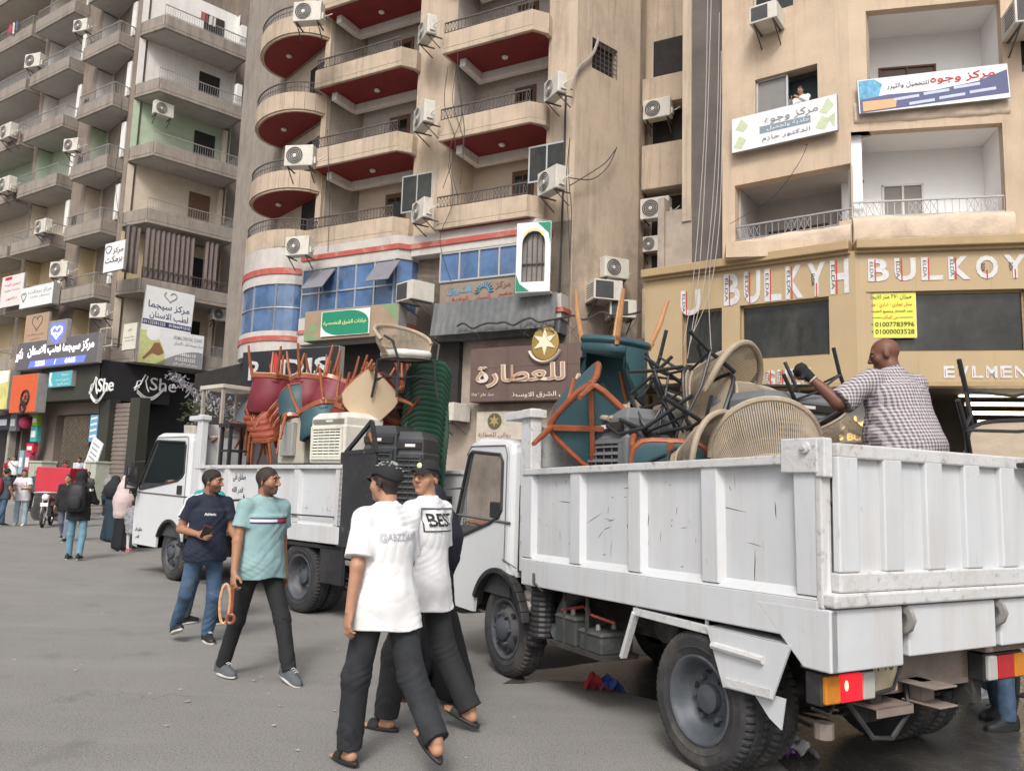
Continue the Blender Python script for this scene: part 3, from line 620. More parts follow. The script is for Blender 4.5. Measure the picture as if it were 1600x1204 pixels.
# gold shop front
GY=-.35
wl=[RL.rect(1066,497,1128,580,GY),RL.rect(1156,470,1330,572,GY)]
wr=[(.2,3.62,5.02,6.48),(4.0,7.5,5.02,6.48)]
b=MB();holes(b,-5.35,-.0,4.3,7.5,[(max(-5.2,x[0]),min(-.12,x[1]),5.0,6.45) for x in wl],GY,.25);b.box(-5.4,-5.34,GY,1,0,7.5);fb(b,'shop_fascia',GOLD,RL,RB,smooth=0)
b=MB();holes(b,-.0,10,4.3,7.55,wr,GY,.25);fb(b,'shop_fascia',GOLD,RR,RB,smooth=0)
for fac,a,c in((RL,-5.45,0.02),(RR,-.02,10)):
    b=MB();b.box(a,c,GY-.22,GY+.4,7.5,7.72);b.box(a,c,GY-.1,GY+.4,7.42,7.52);fb(b,'cornice',GOLDD,fac,RB,smooth=0,bevel=.02)
    b=MB();b.box(a,c,GY-.05,GY+.4,4.22,4.32);fb(b,'cornice',GOLDD,fac,RB,smooth=0)
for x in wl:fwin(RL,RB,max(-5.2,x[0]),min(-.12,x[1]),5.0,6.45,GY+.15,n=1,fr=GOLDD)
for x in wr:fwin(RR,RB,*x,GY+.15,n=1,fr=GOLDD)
b=MB()
for u in(-4.0,-1.6):b.box(u,u+.01,GY-.004,GY,6.5,7.42)
fb(b,'panel_joint',GOLDD,RL,RB,smooth=0)
b=MB()
for u in(1.3,2.9,4.6):b.box(u,u+.012,GY-.004,GY,6.52,7.42);b.box(u,u+.012,GY-.004,GY,4.33,4.98)
fb(b,'panel_joint',GOLDD,RR,RB,smooth=0)
b=MB();b.box(3.75,3.85,GY-.01,GY+.1,6.2,6.32);b.box(3.75,3.85,GY-.01,GY+.1,5.9,6.02);b.box(3.75,3.85,GY-.01,GY+.1,5.6,5.72);fb(b,'vent',DARK,RR,RB,smooth=0)
# lit shop interior
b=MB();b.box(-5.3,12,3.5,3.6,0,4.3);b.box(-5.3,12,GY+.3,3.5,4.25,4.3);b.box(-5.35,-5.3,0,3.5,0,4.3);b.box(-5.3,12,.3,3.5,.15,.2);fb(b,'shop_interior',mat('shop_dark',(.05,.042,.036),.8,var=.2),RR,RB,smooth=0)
b=MB();b.box(-5.2,-2.4,GY+.1,GY+.3,0,4.25);fb(b,'shop_wall',DIRTY,RL,RB,smooth=0)
LED=mat('warm_led',(1,.80,.52),.5,var=0,emit=4.5)
for k in range(6):
    z=RR.uv(1560,617+k*14,1.5)[1];u=RR.u_(1500+k*10,617+k*14,1.5)
    t=thing('light_tube','warm strip light in the shop, %s of six'%['topmost','second from the top','third from the top','fourth from the top','fifth from the top','lowest'][k],'light',RR.P(u,1.5,z),RR.rz,'warm strip lights in the shop')
    b=MB();b.box(0,3.4,0,.05,-.04,.04);b.build('tube',LED,t,smooth=0);b=MB();b.box(-.03,3.43,.051,.09,-.05,.05);b.build('housing',ALU,t,smooth=0)
# dark concrete side of the right block
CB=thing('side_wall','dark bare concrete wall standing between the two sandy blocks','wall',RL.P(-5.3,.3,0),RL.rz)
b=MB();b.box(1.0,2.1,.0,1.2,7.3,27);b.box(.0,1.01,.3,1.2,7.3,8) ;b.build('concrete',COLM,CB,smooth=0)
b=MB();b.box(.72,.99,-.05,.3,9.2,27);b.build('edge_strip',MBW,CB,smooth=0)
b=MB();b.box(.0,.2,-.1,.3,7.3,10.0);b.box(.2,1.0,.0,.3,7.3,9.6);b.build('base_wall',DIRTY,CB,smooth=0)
# ================= trucks =================
from mathutils.geometry import tessellate_polygon
TW=mat('white_truck_paint',(.63,.645,.66),.38,var=.05,scale=1.5,dirt=(.40,.37,.34),damt=.55,dscale=1.6,streak=.6,coat=.15,dthr=.55)
TB=mat('worn_white_paint',(.565,.58,.60),.5,var=.07,scale=1.2,dirt=(.16,.11,.08),damt=.85,dscale=11,streak=.55,bump=.18,bscale=5,dthr=.645,runs=.42,rcol=(.42,.36,.30))
CHIP=mat('chipped_white_edge',(.56,.565,.57),.6,var=.08,scale=3,dirt=(.10,.06,.04),damt=1,dscale=15,bump=.22,bscale=30,dthr=.555,runs=.4,rcol=(.36,.28,.22))
SCR=mat('rust_scratch',(.10,.06,.045),.9,var=.4,scale=30)
RUB=mat('tyre_rubber',(.034,.034,.036),.8,var=.3,scale=5,dirt=(.13,.12,.105),damt=.7,dscale=3,bump=.2,bscale=60)
RIM=mat('dusty_rim',(.085,.095,.11),.55,metal=.3,var=.3,scale=6,dirt=(.2,.17,.14),damt=.7,dscale=5)
CHAS=mat('greasy_chassis',(.04,.038,.036),.7,var=.4,scale=4,dirt=(.16,.14,.12),damt=.6,dscale=4,bump=.3)
BLKP=mat('black_plastic',(.025,.025,.027),.5,var=.2,scale=4,dirt=(.09,.085,.08),damt=.5,dscale=4)
CABG=bpy.data.materials.new('cab_glass');CABG.use_nodes=True
_n=CABG.node_tree;_b=_n.nodes['Principled BSDF'];_b.inputs['Base Color'].default_value=(.04,.06,.06,1);_b.inputs['Roughness'].default_value=.04;_b.inputs['Alpha'].default_value=.28
CABI=mat('cab_interior',(.05,.055,.055),.8,var=.3)
SEAT=mat('teal_seat_cover',(.05,.16,.16),.8,var=.3,scale=8)
def plate(mb,outer,holes_,M,th):
    polys=[[Vector((x,y,0)) for x,y in outer]]+[[Vector((x,y,0)) for x,y in h] for h in holes_]
    fl=[v for p in polys for v in p];tris=tessellate_polygon(polys)
    n=len(fl);vs=[(v.x,v.y,0) for v in fl]+[(v.x,v.y,th) for v in fl];fs=[]
    for t in tris:
        a,b,c=t
        if (fl[b]-fl[a]).cross(fl[c]-fl[a]).z<0:b,c=c,b
        fs.append((a,c,b));fs.append((a+n,b+n,c+n))
    k=0
    for p in polys:
        m_=len(p)
        for i in range(m_):
            a=k+i;b=k+(i+1)%m_;fs.append((a,b,b+n,a+n))
        k+=m_
    return mb.add(vs,fs,M)
def wheel(parent,x,y,D,side,w=.2,deep=True,name='wheel'):
    """side -1: outer face towards -x"""
    Rr=D/2;rim=Rr*.60
    M0=Matrix.Translation((x,y,Rr))@Matrix.Rotation(-side*PI/2,4,'Y') if 0 else None
    def T(a,r,h):  # h = outwards from the inner face
        return (x+side*h,y+r*math.cos(a),Rr+r*math.sin(a))
    t=MB();n=168
    prof=[(rim-.01,0,0),(rim+.03,-.004,0),(Rr*.82,.0,0),(Rr*.95,.012,0),(Rr-.008,.022,1),(Rr,.035,1),(Rr,.06,1),(Rr-.01,.066,2),(Rr-.01,.074,2),(Rr,.08,2),(Rr,.118,2),(Rr-.01,.124,2),(Rr-.01,.132,2),(Rr,.138,1),(Rr,w-.035,1),(Rr-.008,w-.022,1),(Rr*.955,w-.008,3),(Rr*.9,w+.002,4),(Rr*.88,w+.006,0),(Rr*.76,w+.004,0),(Rr*.745,w+.007,0),(Rr*.73,w+.003,0),(rim+.035,w-.004,0),(rim+.015,w-.01,0),(rim-.01,w-.02,0)]
    rings=[]
    for r,h,k in prof:
        ring=[]
        for j in range(n):
            g=j%3
            rr=r-(.014 if k==1 and g==0 else .008 if k==3 and g==0 else 0)-(.005 if k==2 and j%6==0 else 0)
            ring.append(T(2*PI*j/n,rr,h))
        rings.append(ring)
    t.loft(rings,cap=False);ty=t.build('tyre',RUB,parent,smooth=25)
    rm=MB()
    pr=[(rim+.012,w-.02),(rim+.016,w-.004),(rim+.004,w),(rim-.012,w-.008),(rim-.022,w-.03)]
    if deep: pr+=[(rim-.035,w-.05),(rim-.05,w-.1),(rim-.085,w-.125),(rim*.55,w-.13),(rim*.42,w-.115),(.085,w-.11),(.08,w-.07),(.055,w-.062),(.001,w-.06)]
    else: pr+=[(rim-.04,w-.045),(rim-.06,w-.03),(rim*.62,w+.005),(rim*.5,w+.01),(.1,w+.0),(.095,w+.03),(.06,w+.055),(.001,w+.06)]
    rm.loft([[T(2*PI*j/36,r,h) for j in range(36)] for r,h in pr],cap=False);ri=rm.build('rim',RIM,parent,smooth=40)
    hl=MB();rb=rim*.66 if deep else rim*.74
    for k in range(6):
        a=2*PI*k/6+.3;hh=(w-.127 if deep else w-.012)
        hl.loft([[T(a,rb,hh+.0)[:0] or (x+side*(hh+q),y+rb*math.cos(a)+.032*math.cos(2*PI*j/10),Rr+rb*math.sin(a)+.022*math.sin(2*PI*j/10)) for j in range(10)] for q in(-.01,.006)])
    hl.build('rim_hole',DARK,ri,smooth=0)
    bo=MB();rb=.125 if deep else .13
    for k in range(6):
        a=2*PI*k/6;hh=(w-.125 if deep else w)
        bo.loft([[(x+side*(hh+q),y+rb*math.cos(a)+.016*math.cos(2*PI*j/6),Rr+rb*math.sin(a)+.016*math.sin(2*PI*j/6)) for j in range(6)] for q in(0,.035)])
    bo.build('wheel_nut',RIM,ri,smooth=0)
    return ty
def arch(yc,r,z0,n=14,a0=8,a1=172): return [(yc+r*math.cos(R(a0+(a1-a0)*i/n)),z0+r*math.sin(R(a0+(a1-a0)*i/n))) for i in range(n+1)]
def make_truck(name,label,org,hd,W,wb,D,bed,cab,zc,rk_=.72):
    h=Vector((hd.x,hd.y,0)).normalized();rz=math.atan2(-h.x,h.y)
    T=thing(name,label,'truck',(org.x,org.y,0),rz,'dump trucks loaded with chairs')
    by0,by1,bz0,bz1=bed;cy0,cy1=cab;zt=zc
    # wheels
    for sd,xx in((-1,.02),(1,W-.02)):
        for q in(0,1):
            wo=thing('wheel',None,None);wo.parent=T
            wheel(wo,xx-sd*(.2+.23*q),0,D,sd,deep=True)
        wo=thing('wheel',None,None);wo.parent=T;wheel(wo,xx-sd*.26,wb,D,sd,deep=False)
    # chassis
    c=MB()
    for x in(W/2-.37,W/2+.37):c.box(x-.035,x+.035,by0+.12,cy1-.2,D*.72,D*.72+.17)
    for y in(by0+.25,.55,1.3,cy0):c.box(W/2-.37,W/2+.37,y-.03,y+.03,D*.75,D*.75+.12)
    fr=c.build('chassis_frame',CHAS,T,smooth=0,bevel=.006)
    a=MB();a.tube([(.2,0,D/2),(W-.2,0,D/2)],.06,12);a.ell((W/2,0,D/2),(.17,.2,.17),10);a.tube([(W/2,.1,D/2),(W/2,cy0,D*.7)],.04,8);a.build('rear_axle',CHAS,T)
    a=MB();a.tube([(.2,wb,D/2-.03),(W-.2,wb,D/2-.03)],.05,8);a.box(.45,W-.45,cy0+.1,cy1-.2,D*.6,bz0-.1);a.build('front_axle',CHAS,T)
    for x in(W/2-.45,W/2+.45):
        l=MB()
        for k in range(5):
            f=1-.16*k;l.tube([(x,-.72*f,D*.42+.16*f*f-.03*k),(x,-.3*f,D*.42+.03-.015*k),(x,0,D*.42-.012*k),(x,.3*f,D*.42+.03-.015*k),(x,.68*f,D*.42+.16*f*f-.03*k)],.028,4,flat=.35)
        l.box(x-.045,x+.045,-.8,-.7,D*.42+.1,D*.75);l.tube([(x-.05,-.74,D*.42+.13),(x+.05,-.74,D*.42+.13)],.055,10);l.build('leaf_spring',CHAS,T,smooth=0)
    # ---- bed (slightly raked) ----
    rk=Matrix.Translation((0,0,bz0))@Matrix.Rotation(R(-1.3 if wb<3 else -.3),4,'X')@Matrix.Translation((0,0,-bz0))
    def bp(mb,nm,m,par=T,**k):
        o=mb.build(nm,m,par,**k)
        if par is T:o.matrix_local=rk
        return o
    f=MB();f.box(.04,W-.04,by0+.03,by1-.03,bz0+.0,bz0+.06);bp(f,'bed_floor',CHAS,smooth=0)
    nr=5;H=bz1-bz0
    for sd in(0,1):
        X=lambda v:v if sd==0 else W-v
        s=MB();s.box(X(.045),X(.06),by0,by1,bz0+.05,bz1-.02)
        if sd==0:
            s.m=1
            for i in range(46 if wb<3 else 30):
                y=rnd.uniform(by0+.1,by1-.1);z=rnd.choice((rnd.uniform(bz0+.15,bz1-.1),rnd.gauss(bz0+.3,.12)));z=min(max(z,bz0+.13),bz1-.07);L_=rnd.uniform(.006,.06)*rnd.choice((1,1,2.2));a=rnd.choice((rnd.gauss(0,.15),rnd.gauss(1.57,.12),rnd.uniform(0,3)));w_=rnd.uniform(.0012,.004)
                cy,sy=math.cos(a)*L_,math.sin(a)*L_;ny,nz=-math.sin(a)*w_,math.cos(a)*w_;x=.0444
                s.add([(x,y-cy,z-sy),(x,y-cy*.2-ny,z-sy*.2-nz),(x,y+cy,z+sy),(x,y+cy*.3+ny*1.4,z+sy*.3+nz*1.4)],[(0,1,2,3)])
            s.m=0
        b=bp(s,'side_panel',[TB,SCR],smooth=0)
        s=MB();s.box(X(-.005),X(.075),by0,by1,bz0-.10,bz0+.1)
        s.add([(X(-.005),by0,bz0+.1),(X(-.005),by1,bz0+.1),(X(.045),by1,bz0+.15),(X(.045),by0,bz0+.15),(X(.075),by0,bz0+.1),(X(.075),by1,bz0+.1)],[(0,1,2,3)])
        s.build('lower_rail',TB,b,smooth=0,bevel=.008)
        s=MB();s.box(X(-.012),X(.09),by0,by1,bz1-.05,bz1);s.build('top_rail',CHIP,b,smooth=0,bevel=.006)
        s=MB()
        for i in range(nr):
            y=by0+.06+(by1-by0-.12)*i/(nr-1);w_=.065 if 0<i<nr-1 else .075
            s.add([(X(.045),y-w_-.025,bz0+.12),(X(.0),y-w_,bz0+.12),(X(.0),y+w_,bz0+.12),(X(.045),y+w_+.025,bz0+.12),(X(.045),y-w_-.025,bz1-.05),(X(.0),y-w_,bz1-.05),(X(.0),y+w_,bz1-.05),(X(.045),y+w_+.025,bz1-.05)],[(0,1,5,4),(1,2,6,5),(2,3,7,6)])
        s.build('side_rib',TB,b,smooth=0,bevel=.005)
    hb=MB();hb.box(.0,W,by1-.0,by1+.05,bz0,bz1+.02);hb.box(0,.1,by1-.12,by1+.05,bz1-.0,zt+.28);hb.box(W-.1,W,by1-.1,by1+.05,bz1,zt+.28);hb.box(.1,W-.1,by1,by1+.035,bz1+.02,zt+.15);hb.box(-.03,.13,by1-.15,by1+.28,zt+.2,zt+.27)
    bp(hb,'headboard',CHIP if wb<3 else TB,smooth=0,bevel=.008)
    # ---- cab ----
    zb=D+.02 if wb<3 else D-.02
    rf=.10
    P=[(cy0,bz0-.12),(cy0,zt-.12),(cy0+.03,zt-.03),(cy0+.14,zt),(cy1-rk_-.14,zt+.03),(cy1-rk_,zt+.0),(cy1-rk_+.09,zt-.09),(cy1-.11,zt-.80),(cy1-.04,zt-.92),(cy1,zt-1.1),(cy1+.02,zt-1.45),(cy1-.03,.42),(cy1-.25,.40)]
    cy_=sum(p[0] for p in P)/len(P);cz_=sum(p[1] for p in P)/len(P)
    def inset(d):
        o=[]
        for y,z in P:
            L_=math.hypot(y-cy_,z-cz_);o.append((y-(y-cy_)/L_*d,z-(z-cz_)/L_*d))
        return o
    xs=[(0,.07),(.012,.035),(.04,.012),(.09,0),(W-.09,0),(W-.04,.012),(W-.012,.035),(W,.07)]
    sh=MB();rings=[[(x+.0,y,z) for y,z in inset(d)] for x,d in xs];n=len(P)
    for i in range(len(xs)-1):
        for j in range(n-1):
            sh.m=1 if j==6 and i==3 else 0
            sh.add([rings[i][j],rings[i+1][j],rings[i+1][j+1],rings[i][j+1]],[(0,1,2,3)])
    sh.m=0
    IN=inset(.07)
    wy0,wy1=cy0+.17,cy1-.12
    win=[(wy0,zt-.62),(wy0-.0,zt-.2),(wy0+.05,zt-.14),(cy1-rk_-.05,zt-.10),(cy1-rk_+.01,zt-.135),(wy1-.05,zt-.84),(wy1-.09,zt-.90),(wy1-.18,zt-.90),(wy0+.22,zt-.74),(wy0+.06,zt-.68)]
    ya0,ya1=wb-.47,wb+.47
    arc=arch(wb,.47,D/2+.02,14,25,168)
    low=[(IN[-2][0],IN[-2][1]),(IN[-1][0]-.0,IN[-1][1])]
    outer=[IN[0]]+IN[1:12]
    arcu=[p for p in arc if p[1]>.3]
    body=outer+[(min(IN[11][0],arcu[0][0]+.02),IN[11][1])]+arcu
    body=body+[(arcu[-1][0]-.0,IN[0][1])] if arcu[-1][0]>IN[0][0]+.02 and arcu[-1][1]<IN[0][1] else body
    body=[p for p in body if p[0]>=IN[0][0]-1e-6]
    for sd in(0,1):
        M_=Matrix(((0,0,1,0 if sd==0 else W-.03),(1,0,0,0),(0,1,0,0),(0,0,0,1)))
        plate(sh,body,[win],M_,.03)
    cb=sh.build('cab',[TW,CABG],T,smooth=40)
    for sd in(0,1):
        x=.012 if sd==0 else W-.018
        g=MB();g.add([(x,y,z) for y,z in win],[tuple(range(len(win)))]);g.build('side_window',CABG,cb,smooth=0)
        sl_=MB();ex=-.003 if sd==0 else W+.003
        sl_.tube([(ex,y,z) for y,z in win],.016,6,closed=True);sl_.build('window_seal',BLKP,cb)
        dr=MB();q=.006
        dl=[(cy0+.10,bz0+.0),(cy0+.10,zt-.14),(cy0+.14,zt-.06),(cy1-rk_-.03,zt-.05),(cy1-rk_+.06,zt-.13)]
        dr.tube([(ex*1.0,y,z) for y,z in dl],.006,4);dr.tube([(ex,cy0+.13,bz0+.02),(ex,ya0+.15,bz0-.03)],.006,4);dr.tube([(ex,cy0+.02,bz0+.33),(ex,cy1-.1,bz0+.36)],.012,4)
        dr.build('door_seam',mat('seam_grey',(.12,.12,.12),.7,var=0),cb,smooth=0)
        hd_=MB();hd_.box(ex-.012,ex+.012,cy0+.2,cy0+.38,bz0+.36,bz0+.50);hd_.build('door_handle',BLKP,cb,smooth=0,bevel=.012)
        ar=MB()
        for i in range(len(arcu)-1):
            (y0,z0),(y1,z1)=arcu[i],arcu[i+1];ar.bar((ex+(.02 if sd==0 else -.02),y0,z0),(ex+(.02 if sd==0 else -.02),y1,z1),.075,.045)
        ar.build('wheel_arch',BLKP,cb,smooth=0,bevel=.006)
        mi=MB();s_=-1 if sd==0 else 1;mx=ex+s_*.17;my=cy1-.30
        mi.box(mx-.1,mx+.08,my,my+.05,zt-.90,zt-.52);mi.tube([(ex,cy1-.34,zt-.44),(mx,my+.06,zt-.46),(mx,my+.06,zt-.97),(ex,cy1-.1,zt-1.0)],.012,6)
        mr=mi.build('mirror',BLKP,cb,smooth=0,bevel=.015)
        gl=MB();gl.box(mx-.085,mx+.065,my-.004,my+.001,zt-.88,zt-.54);gl.build('mirror_glass',mat('mirror',(.5,.5,.5),.05,metal=1,var=0),mr,smooth=0)
    bk=MB();bk.box(.05,W-.05,cy0+.02,cy0+.06,bz0-.1,zt-.75);bk.box(.05,W-.05,cy0+.02,cy0+.06,zt-.28,zt-.06);bk.box(.05,.35,cy0+.02,cy0+.06,zt-.75,zt-.28);bk.box(W-.35,W-.05,cy0+.02,cy0+.06,zt-.75,zt-.28);bk.build('cab_back',TW,cb,smooth=0)
    ii=MB();ii.box(.06,W-.06,cy0+.1,cy1-.1,bz0-.3,bz0-.05);ii.box(.08,W-.08,cy1-.4,cy1-.12,bz0,zt-.95);ii.build('cab_floor',CABI,cb,smooth=0)
    for x in(.12,W-.75):
        ss=MB();ss.box(x,x+.62,cy0+.15,cy0+.65,bz0-.05,bz0+.2);ss.box(x,x+.62,cy0+.08,cy0+.22,bz0+.2,zt-.5);ss.build('seat',SEAT,cb,smooth=0,bevel=.05)
    sw=MB();cx,cyw,cz=.5,cy1-.42,zt-.90
    sw.tube([(cx+.2*math.cos(a),cyw+.08*math.sin(a),cz+.18*math.sin(a)) for a in[2*PI*i/24 for i in range(24)]],.014,6,closed=True);sw.tube([(cx,cyw,cz),(cx,cyw+.25,cz-.25)],.02,6);sw.build('steering_wheel',BLKP,cb)
    bm=MB();bm.box(.0,W,cy1-.05,cy1+.08,.38,.62);bm.build('bumper',TW if wb<3 else BLKP,T,smooth=0,bevel=.03)
    fw=MB();fw.box(.22,W-.22,wb-.5,wb+.5,D*.62,bz0-.14);fw.build('wheel_well',CHAS,T,smooth=0)
    for x in(.15,W-.35):
        hl=MB();hl.box(x,x+.22,cy1-.0,cy1+.035,.66,.84);hl.build('headlight',mat('lamp_clear',(.7,.7,.72),.1,var=.05,spec=.8),cb,smooth=0,bevel=.02)
    return T
AMB=mat('amber_lens',(.55,.2,.02),.25,var=.15,scale=20);REDL=mat('red_lens',(.42,.02,.025),.2,var=.15,scale=20);REDON=mat('lit_red_lens',(.62,.012,.022),.2,var=.25,scale=14,emit=.75)
CLR=mat('grey_lens',(.42,.42,.4),.3,var=.1)
o=on_z(1085,1206);hd=on_z(772,1058)-o
WR,BR=2.0,(-.9,2.06,.97,1.80)
TRK=make_truck('dump_truck','right-hand white dump truck with a lit rear lamp and a man in the bed',o,hd,WR,2.47,.80,BR,(2.26,3.55),2.02,.46)
o2=on_z(460,957);hd2=on_z(257,907)-o2
WL_,BL_=2.0,(-.85,3.02,.97,1.80)
TRL=make_truck('dump_truck','white dump truck at the left piled with upturned wooden chairs',o2,hd2,WL_,3.78,.86,BL_,(3.22,5.25),2.28)
# ---- rear end of the right truck ----
W=WR;by0=BR[0];z0=BR[2]+.02
g=MB();g.box(.1,W-.1,by0-.05,by0-.03,z0+.12,1.86);gt=g.build('tailgate',TB,TRK,smooth=0)
f=MB();f.box(-.0,W,by0-.10,by0-.02,z0+.07,z0+.14);f.box(.06,W-.06,by0-.085,by0-.02,z0+.141,z0+.24);f.build('bottom_beam',CHIP,gt,smooth=0,bevel=.012)
f=MB();f.box(.06,W-.06,by0-.085,by0-.02,1.80,1.875);f.build('top_beam',CHIP,gt,smooth=0,bevel=.01)
f=MB()
for i in range(6):
    x=.06+(W-.24)*i/5;f.box(x,x+.15,by0-.084,by0-.04,z0+.24,1.81)
f.build('gate_rib',TB,gt,smooth=0,bevel=.008)
f=MB();f.box(-.004,.07,by0-.028,by0+.012,z0+.06,1.90);f.box(W-.07,W+.004,by0-.028,by0+.012,z0+.06,1.90);f.box(-.015,.05,by0-.06,by0-.0,1.70,1.90);f.box(-.02,.02,by0-.02,by0+.22,1.72,1.90);f.build('corner_post',CHIP,TRK,smooth=0,bevel=.008)
f=MB();f.lathe([(.03,0),(.03,.015),(.012,.02),(.012,.03)],10,Matrix.Translation((-.02,by0+.05,1.85))@Matrix.Rotation(-PI/2,4,'Y'));f.build('hinge_bolt',CHIP,TRK)
f=MB();f.box(0,.55,by0-.07,by0+.02,z0-.24,z0+.06);f.box(.6,W-.62,by0-.07,by0+.02,z0-.2,z0+.06);f.box(W-.57,W,by0-.07,by0+.02,z0-.2,z0+.06)
f.prism([(by0-.07,z0-.24),(by0+.1,z0-.24),(by0+.42,z0+.05),(by0-.07,z0+.06)],-.0,.06,Matrix(((0,0,1,-.006),(1,0,0,0),(0,1,0,0),(0,0,0,1))))
f.build('rear_apron',TB,TRK,smooth=0,bevel=.008)
for x in(.575,W-.595):
    k=MB();k.tube([(x,by0-.05,z0-.07),(x,by0-.09,z0-.045),(x,by0-.105,z0-.01),(x,by0-.09,z0+.03),(x,by0-.05,z0+.04)],.018,8,flat=1.5);k.box(x-.016,x+.016,by0-.04,by0+.0,z0-.15,z0+.04);k.build('gate_hook',mat('bare_steel',(.3,.29,.28),.5,metal=.5,var=.2,dirt=(.12,.07,.04),damt=.6,dscale=6),TRK,smooth=40)
zl=z0-.42
def lamp(x,flip,lit):
    b=MB();b.box(x,x+.40,by0+.02,by0+.12,zl,zl+.16);l=b.build('tail_lamp',BLKP,TRK,smooth=0,bevel=.01)
    a,b_,c=(AMB,REDON if lit else REDL,CLR)
    segs=[(.012,.12,a),(.125,.29,b_),(.295,.385,c)]
    for s,e,m_ in segs:
        if flip:s,e=.4-e,.4-s
        q=MB();q.box(x+s,x+e,by0+.0,by0+.03,zl+.012,zl+.148);q.build('lens',m_,l,smooth=0,bevel=.008)
    if lit:
        q=MB();q.ell((x+.16,by0-.002,zl+.095),(.014,.005,.026),10);q.build('bulb_glow',mat('bulb_glow',(1,.34,.2),.3,var=0,emit=2.4),l)
    v=MB();v.box(x-.01,x+.43,by0-.0,by0+.14,zl+.17,zl+.26);v.build('lamp_bracket',mat('rusty_pale_steel',(.22,.18,.155),.7,var=.3,dirt=(.16,.08,.05),damt=.7,dscale=5),l,smooth=0,bevel=.006)
lamp(.03,0,1);lamp(1.40,1,0)
pn=MB();pn.box(.46,.66,by0+.05,by0+.065,zl+.02,zl+.24);pl_=pn.build('number_plate',mat('dusty_plate',(.45,.38,.27),.6,var=.2,dirt=(.25,.2,.15),damt=.6,dscale=8),TRK,smooth=0)
t=MB();t.text('٣٦ ٥',TR(.56,by0+.049,zl+.16)@WALLM,w=.13,h=.06,d=.003);t.build('plate_digits',mat('plate_ink',(.06,.05,.05),.7,var=0),pl_,smooth=0)
cm=MB();cm.box(.3,W-.3,by0+.12,by0+.2,zl-.02,zl+.2);cm.box(.45,.75,by0+.02,by0+.2,zl-.06,zl-.05);cm.box(.45,.75,by0+.02,by0+.03,zl-.1,zl-.05);cm.box(.72,.92,by0-.12,by0+.1,zl+.05,zl+.06);cm.box(.76,.92,by0-.12,by0+.1,zl-.05,zl-.04);cm.box(.8,.9,by0-.0,by0+.1,zl-.04,zl+.06);cm.tube([(.2,by0+.15,zl-.2),(.2,by0+.15,zl-.12)],.05,10)
cm.build('tow_bracket',mat('rusty_pale_steel',(.33,.27,.24)),TRK,smooth=0,bevel=.004)
hz=MB();hz.tube([(.3,by0+.1,zl),(.45,by0+.05,zl-.2),(.6,by0+.05,zl-.22),(.75,by0+.05,zl-.1),(.8,by0+.1,zl+.05)],.014,6);hz.tube([(.05,by0+.1,zl-.02),(.12,by0+.05,zl-.05),(.2,by0+.08,zl-.0)],.01,6);hz.tube([(.45,by0+.04,zl+.02),(.6,by0+.03,zl+.04),(.68,by0+.04,zl+.15)],.01,6);hz.build('cable',BLKP,TRK)
# white mudguard frame round the rear left wheel
DZ=.80
mg=MB();mg.bar((.03,.73,.50),(.02,.585,.815),.05,.03);mg.bar((.02,.60,.82),(.02,-.10,.815),.03,.05);mg.bar((.03,.585,.80),(.03,.57,z0+.03),.02);mg.bar((.03,-.07,.80),(.03,-.08,z0+.03),.02)
mg.build('mudguard_frame',CHIP,TRK,smooth=0,bevel=.005)
FLM=Matrix(((0,0,1,0),(1,0,0,0),(0,1,0,0),(0,0,0,1)))
mg=MB();mg.prism([(-.11,.84),(-.73,.84),(-.60,.545),(-.245,.53)],-.012,.0,FLM);mg.add([(.0,-.11,.842),(.0,-.70,.842),(.45,-.70,.842),(.45,-.11,.842)],[(0,1,2,3)])
mg.prism([(-.42,.56),(-.66,.56),(-.63,.40),(-.55,.44)],.02,.03,FLM)
g_=mg.build('mudguard',TB,TRK,smooth=0)
mg=MB();mg.tube([(-.02,-.17,.745),(-.02,-.55,.735)],.022,8);mg.bar((-.02,-.27,.565),(-.02,-.6,.575),.012,.045);mg.build('mudguard_stay',CHIP,g_,smooth=30)
# side equipment of the right truck
for k,(y0,y1,ze) in enumerate([(1.35,1.62,.66),(1.02,1.30,.60)]):
    b=MB();b.box(.06,.34,y0,y1,.45,ze);b.box(.05,.35,y0-.01,y1+.01,ze-.03,ze-.008);bt=b.build('battery',mat('dusty_battery',(.05,.055,.055),.6,var=.3,dirt=(.17,.16,.15),damt=.6,dscale=6),TRK,smooth=0,bevel=.012)
    c_=MB()
    for q in(.13,.27):c_.lathe([(.02,0),(.02,.03),(.012,.05)],8,TR(q,(y0+y1)/2,ze-.01))
    c_.build('terminal',mat('bare_steel',(.3,.29,.28)),bt)
b=MB();b.box(.04,.36,.98,1.66,.42,.45);b.bar((.06,1.2,.45),(.06,1.2,.95),.02);b.bar((.06,1.5,.45),(.06,1.5,.95),.02);b.build('battery_tray',CHAS,TRK,smooth=0)
b=MB();b.tube([(.1,1.6,.68),(.2,1.45,.72),(.1,1.2,.7),(.2,1.05,.66)],.012,6);b.build('red_cable',mat('red_wire',(.35,.05,.04),.5,var=.2),TRK)
b=MB();b.tube([(.22,1.75,.5),(.2,1.72,.62),(.2,1.6,.78),(.25,1.45,.88)],.07,10);b.tube([(.1,1.66,.5),(.18,1.8,.5)],.05,8);b.build('intake_pipe',mat('grey_hose',(.06,.065,.07),.6,var=.2),TRK)
b=MB();n=26
b.tube([(.14,1.93,.42+.02*i) for i in range(24)],[.10+.008*(i%2) for i in range(24)],14)
b.box(.05,.2,2.11,2.22,.9,1.62)
b.tube([(.12,2.17,1.62+.016*i) for i in range(24)],[.075+.008*(i%2) for i in range(24)],14,flat=.8);b.build('snorkel',BLKP,TRK,smooth=0)
b=MB()
for i in range(3):b.ell((.13,2.10-.01*i,.64+.085*i),(.07,.085+.012*(i%2),.06),10)
